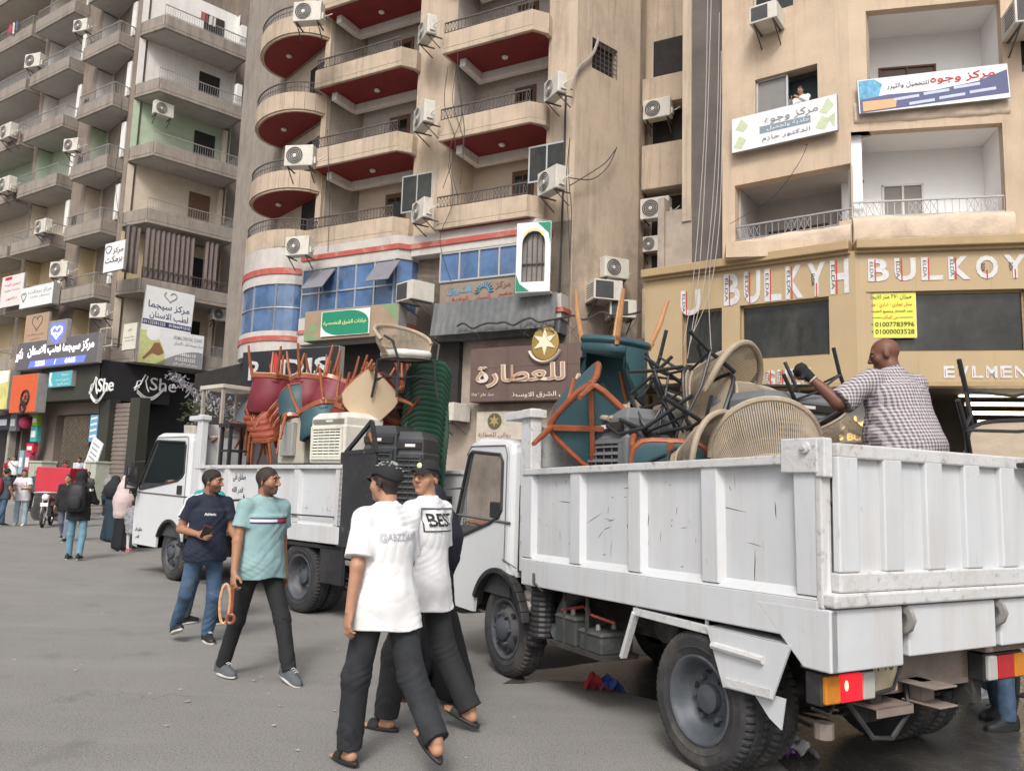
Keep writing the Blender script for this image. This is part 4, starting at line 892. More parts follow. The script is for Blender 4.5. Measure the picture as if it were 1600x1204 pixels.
b.ell((.12,2.08,.88),(.04,.05,.06),8);b.build('cloth_bundle',mat('dirty_cloth',(.42,.39,.34),.9,var=.15,bump=.5,bscale=15),TRK)
b=MB();b.tube([(.16,2.06,.33+.02*i) for i in range(12)],[.08+.01*(i%2) for i in range(12)],12);b.tube([(-.01,1.85,.93),(-.02,1.83,.86),(.02,1.75,.80)],.012,6);b.build('hose',BLKP,TRK,smooth=0)
b=MB();b.tube([(.3,.62,.72),(1.6,.62,.72)],.13,14);b.box(.7,1.3,.3,1.9,.5,.66);b.build('tank',CHAS,TRK)
# ---- left truck extras ----
by0=BL_[0];z0=BL_[2]
b=MB();b.box(-.0,.05,by0-.62,by0+.06,z0-.12,1.95);bg_=b.build('tailgate',mat('chipped_black',(.03,.03,.033),.6,var=.3,dirt=(.35,.33,.31),damt=.8,dscale=7,bump=.3,dthr=.6),TRL,smooth=0,bevel=.01)
b=MB();b.bar((.02,by0-.02,1.94),(.02,by0-.5,2.3),.04);b.bar((.02,by0-.5,2.3),(.02,by0-.62,1.94),.04);b.bar((.02,by0-.02,1.94),(.02,by0-.62,1.96),.05);b.build('brace',mat('chipped_black',(.03,.03,.033)),bg_,smooth=0)
b=MB();b.box(-.02,.09,.95,1.2,z0+.08,z0+.36);b.box(-.028,.0,.95,1.2,z0+.19,z0+.21);b.build('hinge_cover',BLKP,TRL,smooth=0,bevel=.01)
b=MB();b.tube([(-.02,by0+.1,z0+.22),(-.02,1.4,z0+.2)],.01,6);b.build('latch_rod',BLKP,TRL)
b=MB();b.box(.0,.04,-.95,-.48,.42,z0-.12);b.box(-.0,W,-.92,3.0,z0-.16,z0-.12);b.build('mudflap',BLKP,TRL,smooth=0)
b=MB();b.box(.15,.5,2.5,3.1,.45,.95);b.tube([(.12,3.0,.4+.02*i) for i in range(30)],[.13+.012*(i%2) for i in range(30)],12);b.build('side_tank',CHAS,TRL,smooth=0)
INK=mat('black_paint_lettering',(.025,.025,.025),.7,var=0)
SIDE=Matrix(((0,0,-1,0),(-1,0,0,0),(0,1,0,0),(0,0,0,1)))  # text reads along -y on the left side
t=MB();t.text(ar('صادق على'),Matrix.Translation((.0445,1.72,1.62))@SIDE,w=.36,h=.12,d=.002,bold=.02);t.build('side_lettering',INK,TRL,smooth=0);t=MB();t.text(ar('قدر الله'),Matrix.Translation((.0445,1.75,1.44))@SIDE,w=.32,h=.10,d=.002,bold=.02);t.build('side_lettering',INK,TRL,smooth=0);t=MB();t.prism([(0,0),(.34,.02),(.34,-.07),(.42,.03),(.36,.12),(.34,.05),(0,.03)],0,.002,Matrix.Translation((.0445,1.92,1.28))@SIDE)
t.build('painted_arrow',INK,TRL,smooth=0)
t=MB();t.text(ar('صادق على'),Matrix.Translation((-.004,4.95,.72))@SIDE,w=.28,h=.07,d=.002,bold=.01);t.build('door_lettering',INK,TRL,smooth=0);t=MB();t.text(ar('قدر'),Matrix.Translation((-.004,4.98,.60))@SIDE,w=.15,h=.07,d=.002,bold=.01);t.build('door_lettering',INK,TRL,smooth=0)
# ================= signs, air conditioners, cables =================
INKB=mat('navy_print',(.03,.04,.13),.6,var=0);INKK=mat('black_print',(.03,.03,.03),.6,var=0);INKR=mat('red_print',(.5,.04,.05),.6,var=0);INKW=mat('white_print',(.8,.8,.8),.5,var=0);INKG=mat('green_print',(.03,.22,.08),.6,var=0);INKY=mat('pale_yellow_print',(.75,.72,.35),.6,var=0);INKO=mat('brown_print',(.25,.13,.07),.6,var=0);INKS=mat('grey_print',(.25,.25,.26),.6,var=0);INKT=mat('blue_print',(.12,.32,.5),.6,var=0)
BOX=mat('sign_back',(.30,.29,.28),.6,var=.15)
def sign(name,label,cat,fac,px,off,face,dep=.12,rz=0,tilt=0,group=None,frame=BOX,quad=None):
    u0,u1,z0,z1=fac.rect(*px,off);uc,zc=(u0+u1)/2,(z0+z1)/2
    t=thing(name,label,cat,M=fac.M(uc,off,zc,rz)@Matrix.Rotation(tilt,4,'Y'),group=group)
    w,h=u1-u0,z1-z0
    b=MB();b.box(-w/2,w/2,.004,dep,-h/2,h/2);b.build('box',frame,t,smooth=0,bevel=.008)
    b=MB();b.box(-w/2+.012,w/2-.012,-.004,.0,-h/2+.012,h/2-.012);b.build('face',face,t,smooth=0)
    return t,w,h
def wr(t,items,w,h,y=-.008):
    """items: (text, x, z, width, height, material[, bold]) in fractions of the face"""
    for it in items:
        b=MB();b.text(it[0],TR(it[1]*w,y,it[2]*h)@WALLM,w=it[3]*w,h=it[4]*h,d=.004,bold=it[6] if len(it)>6 else .0);b.build('lettering',it[5],t,smooth=0)
def patch(t,name,poly,w,h,m,y=-.006):
    b=MB();b.prism([(x*w,z*h) for x,z in poly],0,.003,Matrix.Translation((0,y,0))@WALLM);return b.build(name,m,t,smooth=0)
def heart(cx,cz,s,asp): return [(cx+s*asp*.06*(16*math.sin(a)**3),cz+s*.06*(13*math.cos(a)-5*math.cos(2*a)-2*math.cos(3*a)-math.cos(4*a))) for a in[2*PI*i/40 for i in range(40)]]
def ringline(t,name,pts,w,h,m,r=.02,closed=True,y=-.008):
    b=MB();b.tube([(x*w,y,z*h) for x,z in pts],r,5,closed=closed);return b.build(name,m,t,smooth=0)
WSIGN=mat('white_sign',(.74,.75,.76),.45,var=.04,dirt=(.6,.59,.57),damt=.4,dscale=2)
CSIGN=mat('cream_sign',(.62,.59,.5),.5,var=.06,dirt=(.4,.37,.3),damt=.3,dscale=2)
t,w,h=sign('dental_sign','large white dental sign with a heart outline hung on the corner balcony','sign',LR,(224,452,302,520),-2.0,WSIGN,tilt=R(2))
wr(t,[(ar('مركز سيجما'),0,.07,.84,.2,INKB,.012),(ar('لطب الاسنان'),.02,-.15,.78,.19,INKB,.012),('01122251225   01066091010',0,-.325,.94,.07,INKW)],w,h);patch(t,'number_band',[(-.49,-.39),(.49,-.39),(.49,-.265),(-.49,-.265)],w,h,INKB);ringline(t,'heart_outline',heart(0,.33,.13,1.0)[:34],w,h,INKS,.025,False)
t,w,h=sign('clinic_sign','long white and grey clinic sign with a yellow end above the black shop','sign',LR,(217,517,318,572),-2.05,WSIGN)
patch(t,'yellow_panel',[(-.495,-.49)]+[(-.495+.4*math.cos(a)**.8,-.49+.93*math.sin(a)) for a in[PI/2*i/12 for i in range(13)]],w,h,mat('yellow_green_print',(.55,.56,.25),.6,var=.2,scale=6))
patch(t,'grey_wave',[(-.25,-.49)]+[(-.25+.74*i/12,-.49+.48*math.sin(PI*.55*i/12)) for i in range(13)]+[(.49,-.49)],w,h,INKS);patch(t,'round_badge',[(-.3+.11*math.cos(a),.36+.2*math.sin(a)) for a in[2*PI*i/24 for i in range(24)]],w,h,INKW,-.010)
patch(t,'brown_motif',[(-.33,-.1),(-.28,.1),(-.2,.12),(-.12,-.15),(-.2,-.25),(-.3,-.2),(-.42,-.4),(-.44,-.36)],w,h,INKO,-.010)
wr(t,[('SIGMA DENTAL CLINIC',.24,.33,.46,.1,INKS,.01),(ar('مركز سيجما لطب الاسنان'),.25,.17,.46,.13,INKS)],w,h);wr(t,[('01114466110',.2,-.13,.36,.1,INKW,.01),('0122251222',.22,-.27,.32,.09,INKW,.01),(ar('ميدان الجيزة الدور الاول'),.22,-.41,.4,.09,INKW)],w,h,-.014)
t,w,h=sign('notice_board','small cream board fixed on the pier left of the white dental sign','sign',LL,(192,505,213,546),-1.0,CSIGN)
wr(t,[(ar('مركز سيجما'),0,-.02,.7,.08,INKS),(ar('لطب الاسنان'),0,-.15,.7,.08,INKS),(ar('دكتور'),0,.25,.3,.1,INKS)],w,h)
LITB=mat('lit_blue',(.12,.16,.75),.5,var=0,emit=.6);LITW=mat('lit_white_letter',(.95,.95,1),.5,var=0,emit=1.3)
t,w,h=sign('lit_sign','wide dark sign with glowing white Arabic letters and a blue number strip','sign',LL,(26,528,152,572),-1.3,mat('dark_grey_sign',(.13,.12,.13),.5,var=.1),dep=.25)
wr(t,[(ar('مركز سيجما لطب الاسنان'),.06,.12,.8,.42,LITW,.02),(ar('دكتور'),-.45,.05,.09,.5,LITW,.01),('2525',-.17,-.33,.12,.17,LITW,.02),('/',.02,-.33,.02,.17,LITW),('6665',.2,-.33,.12,.17,LITW,.02)],w,h,-.02);patch(t,'number_strip',[(-.32,-.45),(.36,-.45),(.38,-.22),(-.3,-.22)],w,h,LITB)
t,w,h=sign('shield_sign','shield shaped sign with a glowing blue heart above the lit dental sign','sign',LL,(75,500,104,538),-1.35,mat('grey_sign_panel',(.25,.25,.26),.5),dep=.2)
patch(t,'shield',[(-.36,.36),(.36,.36),(.38,-.05),(.2,-.36),(0,-.46),(-.2,-.36),(-.38,-.05)],w,h,LITB);ringline(t,'heart_outline',heart(0,.02,.28,1),w,h,LITW,.04,y=-.02);wr(t,[(ar('سيجما'),0,-.02,.55,.16,LITW,.02)],w,h,-.03)
t,w,h=sign('brown_sign','tan square sign with a faint heart between two balconies','sign',LL,(39,490,75,536),-1.0,mat('tan_sign',(.42,.29,.2),.6,var=.05))
ringline(t,'heart_outline',heart(.02,.2,.28,.8),w,h,INKK,.018);wr(t,[(ar('مركز سيجما للاسنان'),0,-.2,.7,.08,INKO),(ar('دكتور'),0,-.34,.4,.08,INKO)],w,h)
t,w,h=sign('white_sign','white box sign with thin Arabic script under a yellow balcony','sign',LL,(32,446,82,478),-1.25,WSIGN,dep=.35)
wr(t,[(ar('مركز برمكت'),.1,.22,.7,.22,INKS),(ar('تجميل وليزر'),.12,-.02,.6,.12,INKS)],w,h);ringline(t,'heart_outline',heart(-.38,.05,.25,.3),w,h,INKK,.02)
t,w,h=sign('hanging_sign','white square sign with bold black Arabic on the second balcony column','sign',LL,(163,378,194,423),-1.2,WSIGN)
wr(t,[(ar('مركز'),.18,.18,.5,.22,INKK,.01),(ar('برمكت'),0,-.12,.85,.28,INKK,.01)],w,h);ringline(t,'logo',[(-.3+.14*math.cos(a)*(1+.2*math.sin(3*a)),.27+.12*math.sin(a)) for a in[2*PI*i/30 for i in range(30)]],w,h,INKK,.02)
t,w,h=sign('price_sign','faded white and red sign at the far left edge below a balcony','sign',LL,(2,430,36,478),-1.2,mat('faded_white_sign',(.72,.66,.65),.5,var=.06))
wr(t,[(ar('تجميل الوجه'),0,.2,.7,.1,INKR),(ar('جلدية وليزر'),0,.02,.7,.08,INKS),(ar('دكتور'),0,-.25,.5,.1,INKR)],w,h);patch(t,'red_spot',[(-.35,.36),(-.05,.36),(-.05,.46),(-.35,.46)],w,h,INKR)
t,w,h=sign('notice_board','cream notice sign with grey lines under the lit dental sign','sign',LL,(43,586,70,614),-1.0,CSIGN)
wr(t,[(ar('مكتب المحاماة'),0,.25,.8,.13,INKS),(ar('والاستشارات'),0,.0,.8,.13,INKS),('01221212',0,-.32,.5,.1,INKK)],w,h)
t,w,h=sign('turquoise_sign','turquoise sign in a grey frame beside the black shop fascia','sign',LL,(76,580,112,604),-1.1,mat('turquoise_print',(.10,.42,.50),.5,var=.1),dep=.3)
wr(t,[(ar('صيدلية'),.2,.28,.3,.2,INKW,.01),(ar('دكتور احمد'),.1,-.05,.6,.18,INKW),(ar('ميدان الجيزة'),.15,-.32,.5,.16,INKW)],w,h);patch(t,'white_swoosh',[(-.45,.45),(-.36,.45),(-.4,0),(-.3,-.4),(-.42,-.4),(-.47,0)],w,h,INKW)
t,w,h=sign('orange_sign','tall orange shop panel with a dark fan at its foot','sign',LL,(17,585,57,644),-1.4,mat('orange_panel',(.62,.115,.04),.5,var=.08),dep=.5)
for cx,cz,r in((.1,-.12,.36),(.05,-.36,.26)):ringline(t,'fan_ring',[(cx+r*math.cos(a)/w,cz+r*math.sin(a)/h) for a in[2*PI*i/20 for i in range(20)]],w,h,INKK,.07);patch(t,'fan',[(cx+r*(.95 if i%2 else .25)*math.cos(a)/w,cz+r*(.95 if i%2 else .25)*math.sin(a)/h) for i,a in enumerate([2*PI*i/12 for i in range(12)])],w,h,INKK)
t,w,h=sign('juice_sign','yellow and white shop sign cut by the left edge of the photo','sign',LL,(-30,580,13,640),-1.4,mat('yellow_sign',(.62,.60,.22),.5,var=.3,scale=1.5),dep=.5);patch(t,'white_panel',[(-.2,.1),(.45,.2),(.45,.48),(-.2,.48)],w,h,INKW)
t,w,h=sign('banner','narrow blue and white vertical banner beside the bronze grille','banner',LL,(140,648,152,690),-.3,mat('blue_banner',(.12,.38,.62),.6,var=.1),dep=.03)
for k in range(4):patch(t,'white_stripe',[(-.4,-.35+.22*k),(.4,-.3+.22*k),(.4,-.22+.22*k),(-.4,-.27+.22*k)],w,h,INKW)
# empty sign frame
t=thing('sign_frame','empty cream metal sign frame beside the lit dental sign','frame',M=LL.M(*[(lambda q:(q[0],-1.0,q[1]))(LL.uv(166,527,-1.0))][0]))
b=MB();b.tube([(.52*x,0,.42*z) for x,z in((-1,-1),(1,-1),(1,1),(-1,1))],.05,6,closed=True);b.build('frame',mat('cream_metal',(.5,.46,.38),.6,var=.15),t,smooth=0);b=MB();b.bar((-.5,.3,.1),(.5,.3,-.1),.05);b.bar((-.45,0,-.3),(-.45,.9,-.3),.04);b.bar((.45,0,-.3),(.45,.9,-.3),.04);b.build('bracket',IRON,t,smooth=0)
# middle building signs
BRN=mat('brown_fascia',(.125,.083,.07),.5,var=.08,scale=1,dirt=(.2,.16,.14),damt=.35,dscale=1.2,streak=.6)
t,w,h=sign('spice_shop_sign','big brown spice shop fascia with raised tan Arabic letters and a gold star badge','sign',MF,(735,536,1026,624),-1.05,BRN,dep=.8,frame=BRN)
TAN=mat('tan_letter',(.42,.26,.17),.5,var=.1);EDGE=mat('pale_letter_edge',(.66,.58,.50),.5,var=.05)
b=MB();b.text(ar('رواني للعطارة'),TR(-.0*w,-.03,-.08*h)@WALLM,w=.92*w,h=.50*h,d=.03,bold=.032);b.build('letter_edge',EDGE,t,smooth=0)
b=MB();b.text(ar('رواني للعطارة'),TR(-.0*w,-.045,-.08*h)@WALLM,w=.915*w,h=.48*h,d=.02,bold=.002);b.build('lettering',TAN,t,smooth=0)
wr(t,[(ar('اكبر بيوت العطارة في الشرق الاوسط'),.06,-.41,.62,.13,EDGE,.01),(ar('منذ عام ١٩٥٦'),-.42,-.38,.13,.09,EDGE,.0)],w,h,-.02)
b=MB()
for x in(-.28,.05,.32):b.box(x*w,x*w+.012,-.006,.0,-.48*h,.48*h)
b.box(-.49*w,.49*w,-.006,.0,.12*h,.12*h+.012);b.build('panel_joint',mat('joint',(.06,.04,.035),.7,var=0),t,smooth=0)
star=[((.42 if i%2==0 else .17)*math.sin(PI*i/6),(.42 if i%2==0 else .17)*math.cos(PI*i/6)) for i in range(12)]
b=MB();b.lathe([(.5,0),(.5,.05),(.46,.06),(.001,.06)],36,TR(-.07*w,-.0,.52*h)@Matrix.Rotation(PI/2,4,'X')@Matrix.Diagonal((.92,1.05,1,1)));bg_=b.build('star_badge',mat('gold_badge',(.36,.24,.075),.4,metal=.3,var=.15),t,smooth=30)
b=MB();b.prism(star,.06,.085,TR(-.07*w,0,.54*h)@WALLM);b.build('star',mat('pale_star',(.72,.66,.5),.5,var=.1),bg_,smooth=0)
b=MB();b.tube([(-.07*w+.56*math.sin(a),-.04,.5*h-.56*math.cos(a)) for a in[-1.2+2.4*i/14 for i in range(15)]],.11,8,flat=.4);b.build('badge_ribbon',EDGE,bg_)
t,w,h=sign('spice_shop_sign','small cream sign with a dark star badge under the brown fascia','sign',MF,(744,642,826,690),-.75,mat('weathered_cream_sign',(.50,.45,.38),.7,var=.15,dirt=(.3,.22,.16),damt=.6,dscale=2),dep=.2)
b=MB();b.lathe([(.25,0),(.25,.03),(.001,.03)],28,TR(-.14*w,-.0,.18*h)@Matrix.Rotation(PI/2,4,'X'));g_=b.build('star_badge',mat('olive_badge',(.10,.10,.05),.5,var=.1),t,smooth=30);b=MB();b.prism([(x*.5,y*.5) for x,y in star],.03,.04,TR(-.14*w,0,.18*h)@WALLM);b.build('star',mat('dull_gold_star',(.35,.26,.12),.5,var=.1),g_,smooth=0)
wr(t,[(ar('رواني للعطارة'),-.14,-.3,.62,.22,INKO,.01)],w,h)
t,w,h=sign('green_sign','brown board carrying a green leaf shaped Arabic sign over the dark shop','sign',MF,(476,480,622,528),-1.3,mat('brown_board',(.33,.24,.165),.8,var=.12,dirt=(.2,.2,.14),damt=.5,dscale=1.2),dep=.5)
b=MB();b.box(-.3*w,.22*w,-.06,-.03,-.40*h,.42*h);b.build('white_back',WSIGN,t,smooth=0)
def rr2(x0,x1,z0,z1,r):
    o=[(x0,z1)]
    o+=[(x1-r*w_+r*w_*math.sin(a),z1-r*(1-math.cos(a))*1) for a in[0]] if 0 else []
    return o
GRN=mat('leaf_green',(.02,.23,.13),.4,var=.12,scale=1)
pts=[(-.29,.40),(.0,.40)]+[(.0+.21*math.sin(a),-.0+.40*math.cos(a)) for a in[PI/2*i/10 for i in range(11)]]+[(.21,-.38),(-.08,-.38)]+[(-.08-.21*math.sin(a),.0-.38*math.cos(a)) for a in[PI/2*i/10 for i in range(11)]]
patch(t,'green_leaf',pts,w,h,GRN,-.066);wr(t,[(ar('عيادات الشرق التخصصية'),-.04,.02,.46,.17,INKY,.01)],w,h,-.072)
patch(t,'green_corner',[(.32,.48),(.49,.48),(.49,-.1),(.42,.2)],w,h,mat('faded_green',(.2,.3,.16),.8,var=.1));patch(t,'green_corner',[(-.49,-.48),(-.3,-.48),(-.45,-.25),(-.49,-.2)],w,h,mat('faded_green',(.2,.3,.16)));patch(t,'green_spot',[(-.4+.05*math.cos(a),-.1+.13*math.sin(a)) for a in[2*PI*i/20 for i in range(20)]],w,h,mat('faded_green',(.2,.3,.16)))
t,w,h=sign('sunrise_sign','mud brown board with blue and red raised Arabic letters above the grey awning','sign',MF,(697,440,804,468),-.5,mat('mud_board',(.27,.21,.165)),dep=.05)
wr(t,[(ar('الشروق'),-.3,.12,.36,.5,INKT,.02),(ar('مركز'),.34,.2,.22,.45,INKO,.02),(ar('الولادة'),-.28,-.36,.24,.24,INKR,.01),(ar('النساء'),.06,-.36,.2,.24,INKR,.01),(ar('عقم'),.38,-.34,.2,.24,INKR,.01)],w,h,-.02)
b=MB()
for i in range(11):
    a=PI*i/10;b.bar((.07*w+.22*math.cos(a),-.03,-.1*h+.22*math.sin(a)),(.07*w+.36*math.cos(a),-.03,-.1*h+.36*math.sin(a)),.045,.02)
b.tube([(.07*w+.19*math.cos(a),-.03,-.1*h+.19*math.sin(a)) for a in[PI*i/12 for i in range(13)]],.02,5);b.build('sun_logo',INKT,t,smooth=0)
# white and green arched window panel
t=thing('arched_sign','white and green arched window surround standing out from the bay corner','sign',M=MF.M(*(lambda q:(q[0],-1.15,q[1]))(MF.uv(834,402,-1.15)),rz=R(10)))
b=MB();w_,h_=.56,1.12;hole=[(-.38,-.8),(.38,-.8)]+[(.38*math.cos(a),.42+.42*math.sin(a)) for a in[PI*i/14 for i in range(15)]]
plate(b,[(-w_,-h_),(w_,-h_),(w_,h_),(-w_,h_)],[hole],WALLM,.06);b.box(-w_,w_,-.0,.5,-h_-.02,-h_+.04);b.box(-w_,-w_+.04,0,.5,-h_,h_);b.build('surround',WSIGN,t,smooth=0)
b=MB();b.box(-.5,.5,.12,.16,-1.0,1.0);b.build('pane',mat('dull_pane',(.22,.2,.18),.3,var=.3),t,smooth=0)
b=MB()
for x in(-.25,-.08,.08,.25):b.box(x-.012,x+.012,.05,.09,-.9,.95)
b.box(-.4,.4,.05,.09,-.2,-.16);b.build('bars',IRON,t,smooth=0)
for pl in([(.12,1.1),(.55,1.1),(.55,.35),(.48,.75)],[(-.55,-1.1),(-.1,-1.1),(-.42,-.85),(-.55,-.55)]):
    b=MB();b.prism(pl,.062,.066,WALLM);b.build('green_corner',GRN,t,smooth=0)
b=MB();b.prism([(.42*math.cos(a),.5+.42*math.sin(a)) for a in[.5+2.1*i/8 for i in range(9)]]+[(.32*math.cos(a),.5+.36*math.sin(a)) for a in[2.6-2.1*i/8 for i in range(9)]],.062,.066,WALLM);b.build('yellow_arc',mat('pale_yellow',(.7,.6,.25),.6,var=.1),t,smooth=0)
# black shop sign behind the left truck
t,w,h=sign('black_sign','black shop sign with white Latin letters behind the upturned chairs','sign',MF,(378,545,528,606),-2.2,BLACKS,dep=.3)
b=MB();b.text('P',TR(-.36*w,-.02,-.02)@WALLM,h=.5*h,d=.04,bold=.02);b.text('DIS',TR(.18*w,-.02,-.02)@WALLM,h=.5*h,w=.5*w,d=.04,bold=.02);b.build('lettering',mat('dull_white_letter',(.50,.50,.50),.5,var=.1),t,smooth=0);patch(t,'red_mark',[(-.2,.1),(-.14,.45),(-.09,.2),(-.08,-.2),(-.16,-.25)],w,h,INKR)
# ---- right building signs ----
t,w,h=sign('clinic_banner','white clinic sign with pale leaves under the window the man leans from','sign',RL,(1143,166,1309,222),-.25,WSIGN,dep=.1)
u0,z0_=RL.uv(1143,195,-.25);
wr(t,[(ar('مركز وجوه'),.08,.22,.5,.24,INKS,.0),(ar('جلدية وتجميل'),.05,-.02,.4,.14,INKW)],w,h,-.012);patch(t,'grey_band',[(-.22,-.12),(.26,-.12),(.26,.08),(-.22,.08)],w,h,mat('slate_print',(.22,.28,.33),.6,var=0))
wr(t,[(ar('الدكتور حازم'),.03,-.3,.45,.16,INKS)],w,h,-.012)
LEAF=mat('pale_leaf_print',(.52,.58,.38),.6,var=.2,scale=5)
for pl in([(-.46,.15),(-.4,.42),(-.33,.2),(-.38,.05)],[(-.48,-.35),(-.42,-.05),(-.35,-.2),(-.4,-.42)],[(.34,.1),(.42,.45),(.47,.2),(.4,.02)],[(.3,-.3),(.36,-.02),(.44,-.15),(.38,-.4)],[(.42,-.1),(.48,.0),(.47,-.4)]):patch(t,'leaf',pl,w,h,LEAF)
t,w,h=sign('clinic_banner','blue and white clinic banner with red script strung across the upper loggia','sign',RR,(1340,112,1578,166),-.22,WSIGN,dep=.04,tilt=R(-2.5))
patch(t,'navy_wave',[(-.49,-.48),(.49,-.35),(.49,.32),(.3,.08),(.0,-.05),(-.3,-.02),(-.49,-.1)],w,h,mat('slate_blue_print',(.10,.11,.22),.6,var=.06));patch(t,'blue_photo',[(-.49,-.1),(-.36,-.05),(-.33,.3),(-.38,.46),(-.49,.46)],w,h,mat('cyan_photo',(.10,.32,.5),.5,var=.5,scale=9),-.008);patch(t,'orange_box',[(-.47,-.44),(-.25,-.41),(-.24,-.16),(-.47,-.16)],w,h,mat('peach_print',(.75,.38,.2),.6,var=.05),-.01)
wr(t,[(ar('مركز وجوه'),.2,.25,.42,.27,INKR,.01),(ar('للتجميل والليزر'),-.16,.2,.28,.17,INKK)],w,h,-.014)
for k,(x,z) in enumerate(((-.18,-.17),(.02,-.1),(.22,-.02),(-.08,-.34),(.12,-.27),(.32,-.2))):patch(t,'pill_box',[(x-.08,z-.06),(x+.09,z-.02),(x+.09,z+.06),(x-.08,z+.02)],w,h,mat('pale_blue_print',(.5,.55,.68),.6,var=.1),-.012)
# removed letters of the gold fascia
SHEET=mat('backing_sheet',(.58,.575,.58),.6,var=.08,scale=6,dirt=(.40,.32,.22),damt=.8,dscale=6,dthr=.54)
def torn(fac,rootlabel,word,px,group,side='ELDA'):
    u0,u1,z0,z1=fac.rect(*px,GY-.006);n=len(word);cw=(u1-u0)/n
    for i,c in enumerate(word):
        if c==' ':continue
        t=thing('letter_panel','%s white backing panel shaped like letter %s, %s'%(rootlabel[0],c,rootlabel[1][i] if isinstance(rootlabel[1],(list,tuple)) else rootlabel[1]),'sign letter',M=fac.M(u0+cw*(i+.5),GY-.004,(z0+z1)/2),group=group)
        b=MB();b.text(c,TR(0,0,0)@WALLM,w=cw*.80,h=(z1-z0)*.86,d=.012,bold=.03);b.build('sheet',SHEET,t,smooth=0)
        if (z1-z0)>.5:
            # print on the sheet: only where the letter's upright stem is
            x=-cw*.3;b=MB();b.box(x+.085,x+.115,-.016,-.0125,-(z1-z0)*.42,(z1-z0)*.4) if c not in'OVY' else b.box(-.015,.015,-.016,-.0125,-(z1-z0)*.44,-(z1-z0)*.1);b.build('red_strip',INKR,t,smooth=0)
            b=MB();b.text(side,TR(x+.02 if c not in 'OVY' else -.08,-.0125,-.0)@WALLM@Matrix.Rotation(-PI/2,4,'Z'),w=(z1-z0)*.62 if c not in'OVY' else (z1-z0)*.3,h=.075,d=.004);b.build('print',INKK,t,smooth=0)
        else:
            b=MB();b.box(-cw*.3,-cw*.26,-.016,-.0125,-(z1-z0)*.3,(z1-z0)*.2);b.build('red_strip',INKR,t,smooth=0)
torn(RR,('upper fascia',['after the corner','between B and L','in the middle of the word','before the final OY','round one near the end','cut by the photo edge']),'BULKOY',(1352,398,1608,440),'torn letters of the upper right fascia')
torn(RL,('corner wing',['first beyond the left pier','second along','third along','fourth along','fifth along','last before the corner']),'BULKYH',(1128,412,1330,472),'torn letters of the upper left fascia')
torn(RL,('left pier',['on its own']),'U',(1060,450,1098,496),'torn letters of the upper left fascia')
torn(RL,('lower band',['first beside the wicker chair','second','third','fourth above the black frame']),'GULK',(1194,574,1272,606),'torn letters of the lower band')
torn(RR,('lower right band',['first beside the man','second','third','fourth','fifth','sixth at the photo edge']),'EVLMEN',(1472,570,1606,592),'torn letters of the lower band')
t,w,h=sign('letting_poster','yellow letting poster with phone numbers taped in the shop window','poster',RR,(1350,457,1432,528),GY+.05,mat('yellow_poster',(.66,.66,.10),.6,var=.06),dep=.006,frame=WSIGN)
wr(t,[(ar('ميزان ٢٧٠ متر للايجار'),0,.4,.82,.12,INKK),(ar('محل تجاري / اداري / طبي'),0,.22,.84,.11,INKR),(ar('عمر المختار وجميع الخدمات'),0,.08,.86,.08,INKK),(ar('من المالك'),.0,-.05,.3,.09,INKR),('01007783996',.08,-.2,.74,.1,INKK,.01),('01000003528',.08,-.36,.74,.1,INKK,.01)],w,h,-.008)
b=MB();
for x,z in((-.37,-.2),(-.37,-.36)):b.ell((x*w,-.008,z*h),(.05,.004,.04))
for x in(-.3,.3):b.box(x*w-.15,x*w+.15,-.01,-.006,-.06*h,-.045*h)
b.build('icons',INKG,t,smooth=0)
GLOW=mat('warm_lit_letter',(1,.62,.18),.5,var=0,emit=2.2)
t,w,h=sign('lit_shop_sign','white shop board with glowing amber letters seen through the black frame','sign',RR,(1290,610,1372,692),1.6,mat('white_board',(.72,.72,.72),.5,var=.05),dep=.1)
wr(t,[(ar('عصائر'),.1,-.12,.6,.25,GLOW,.02),('B S BULK',.0,-.38,.9,.14,GLOW,.03)],w,h,-.02)
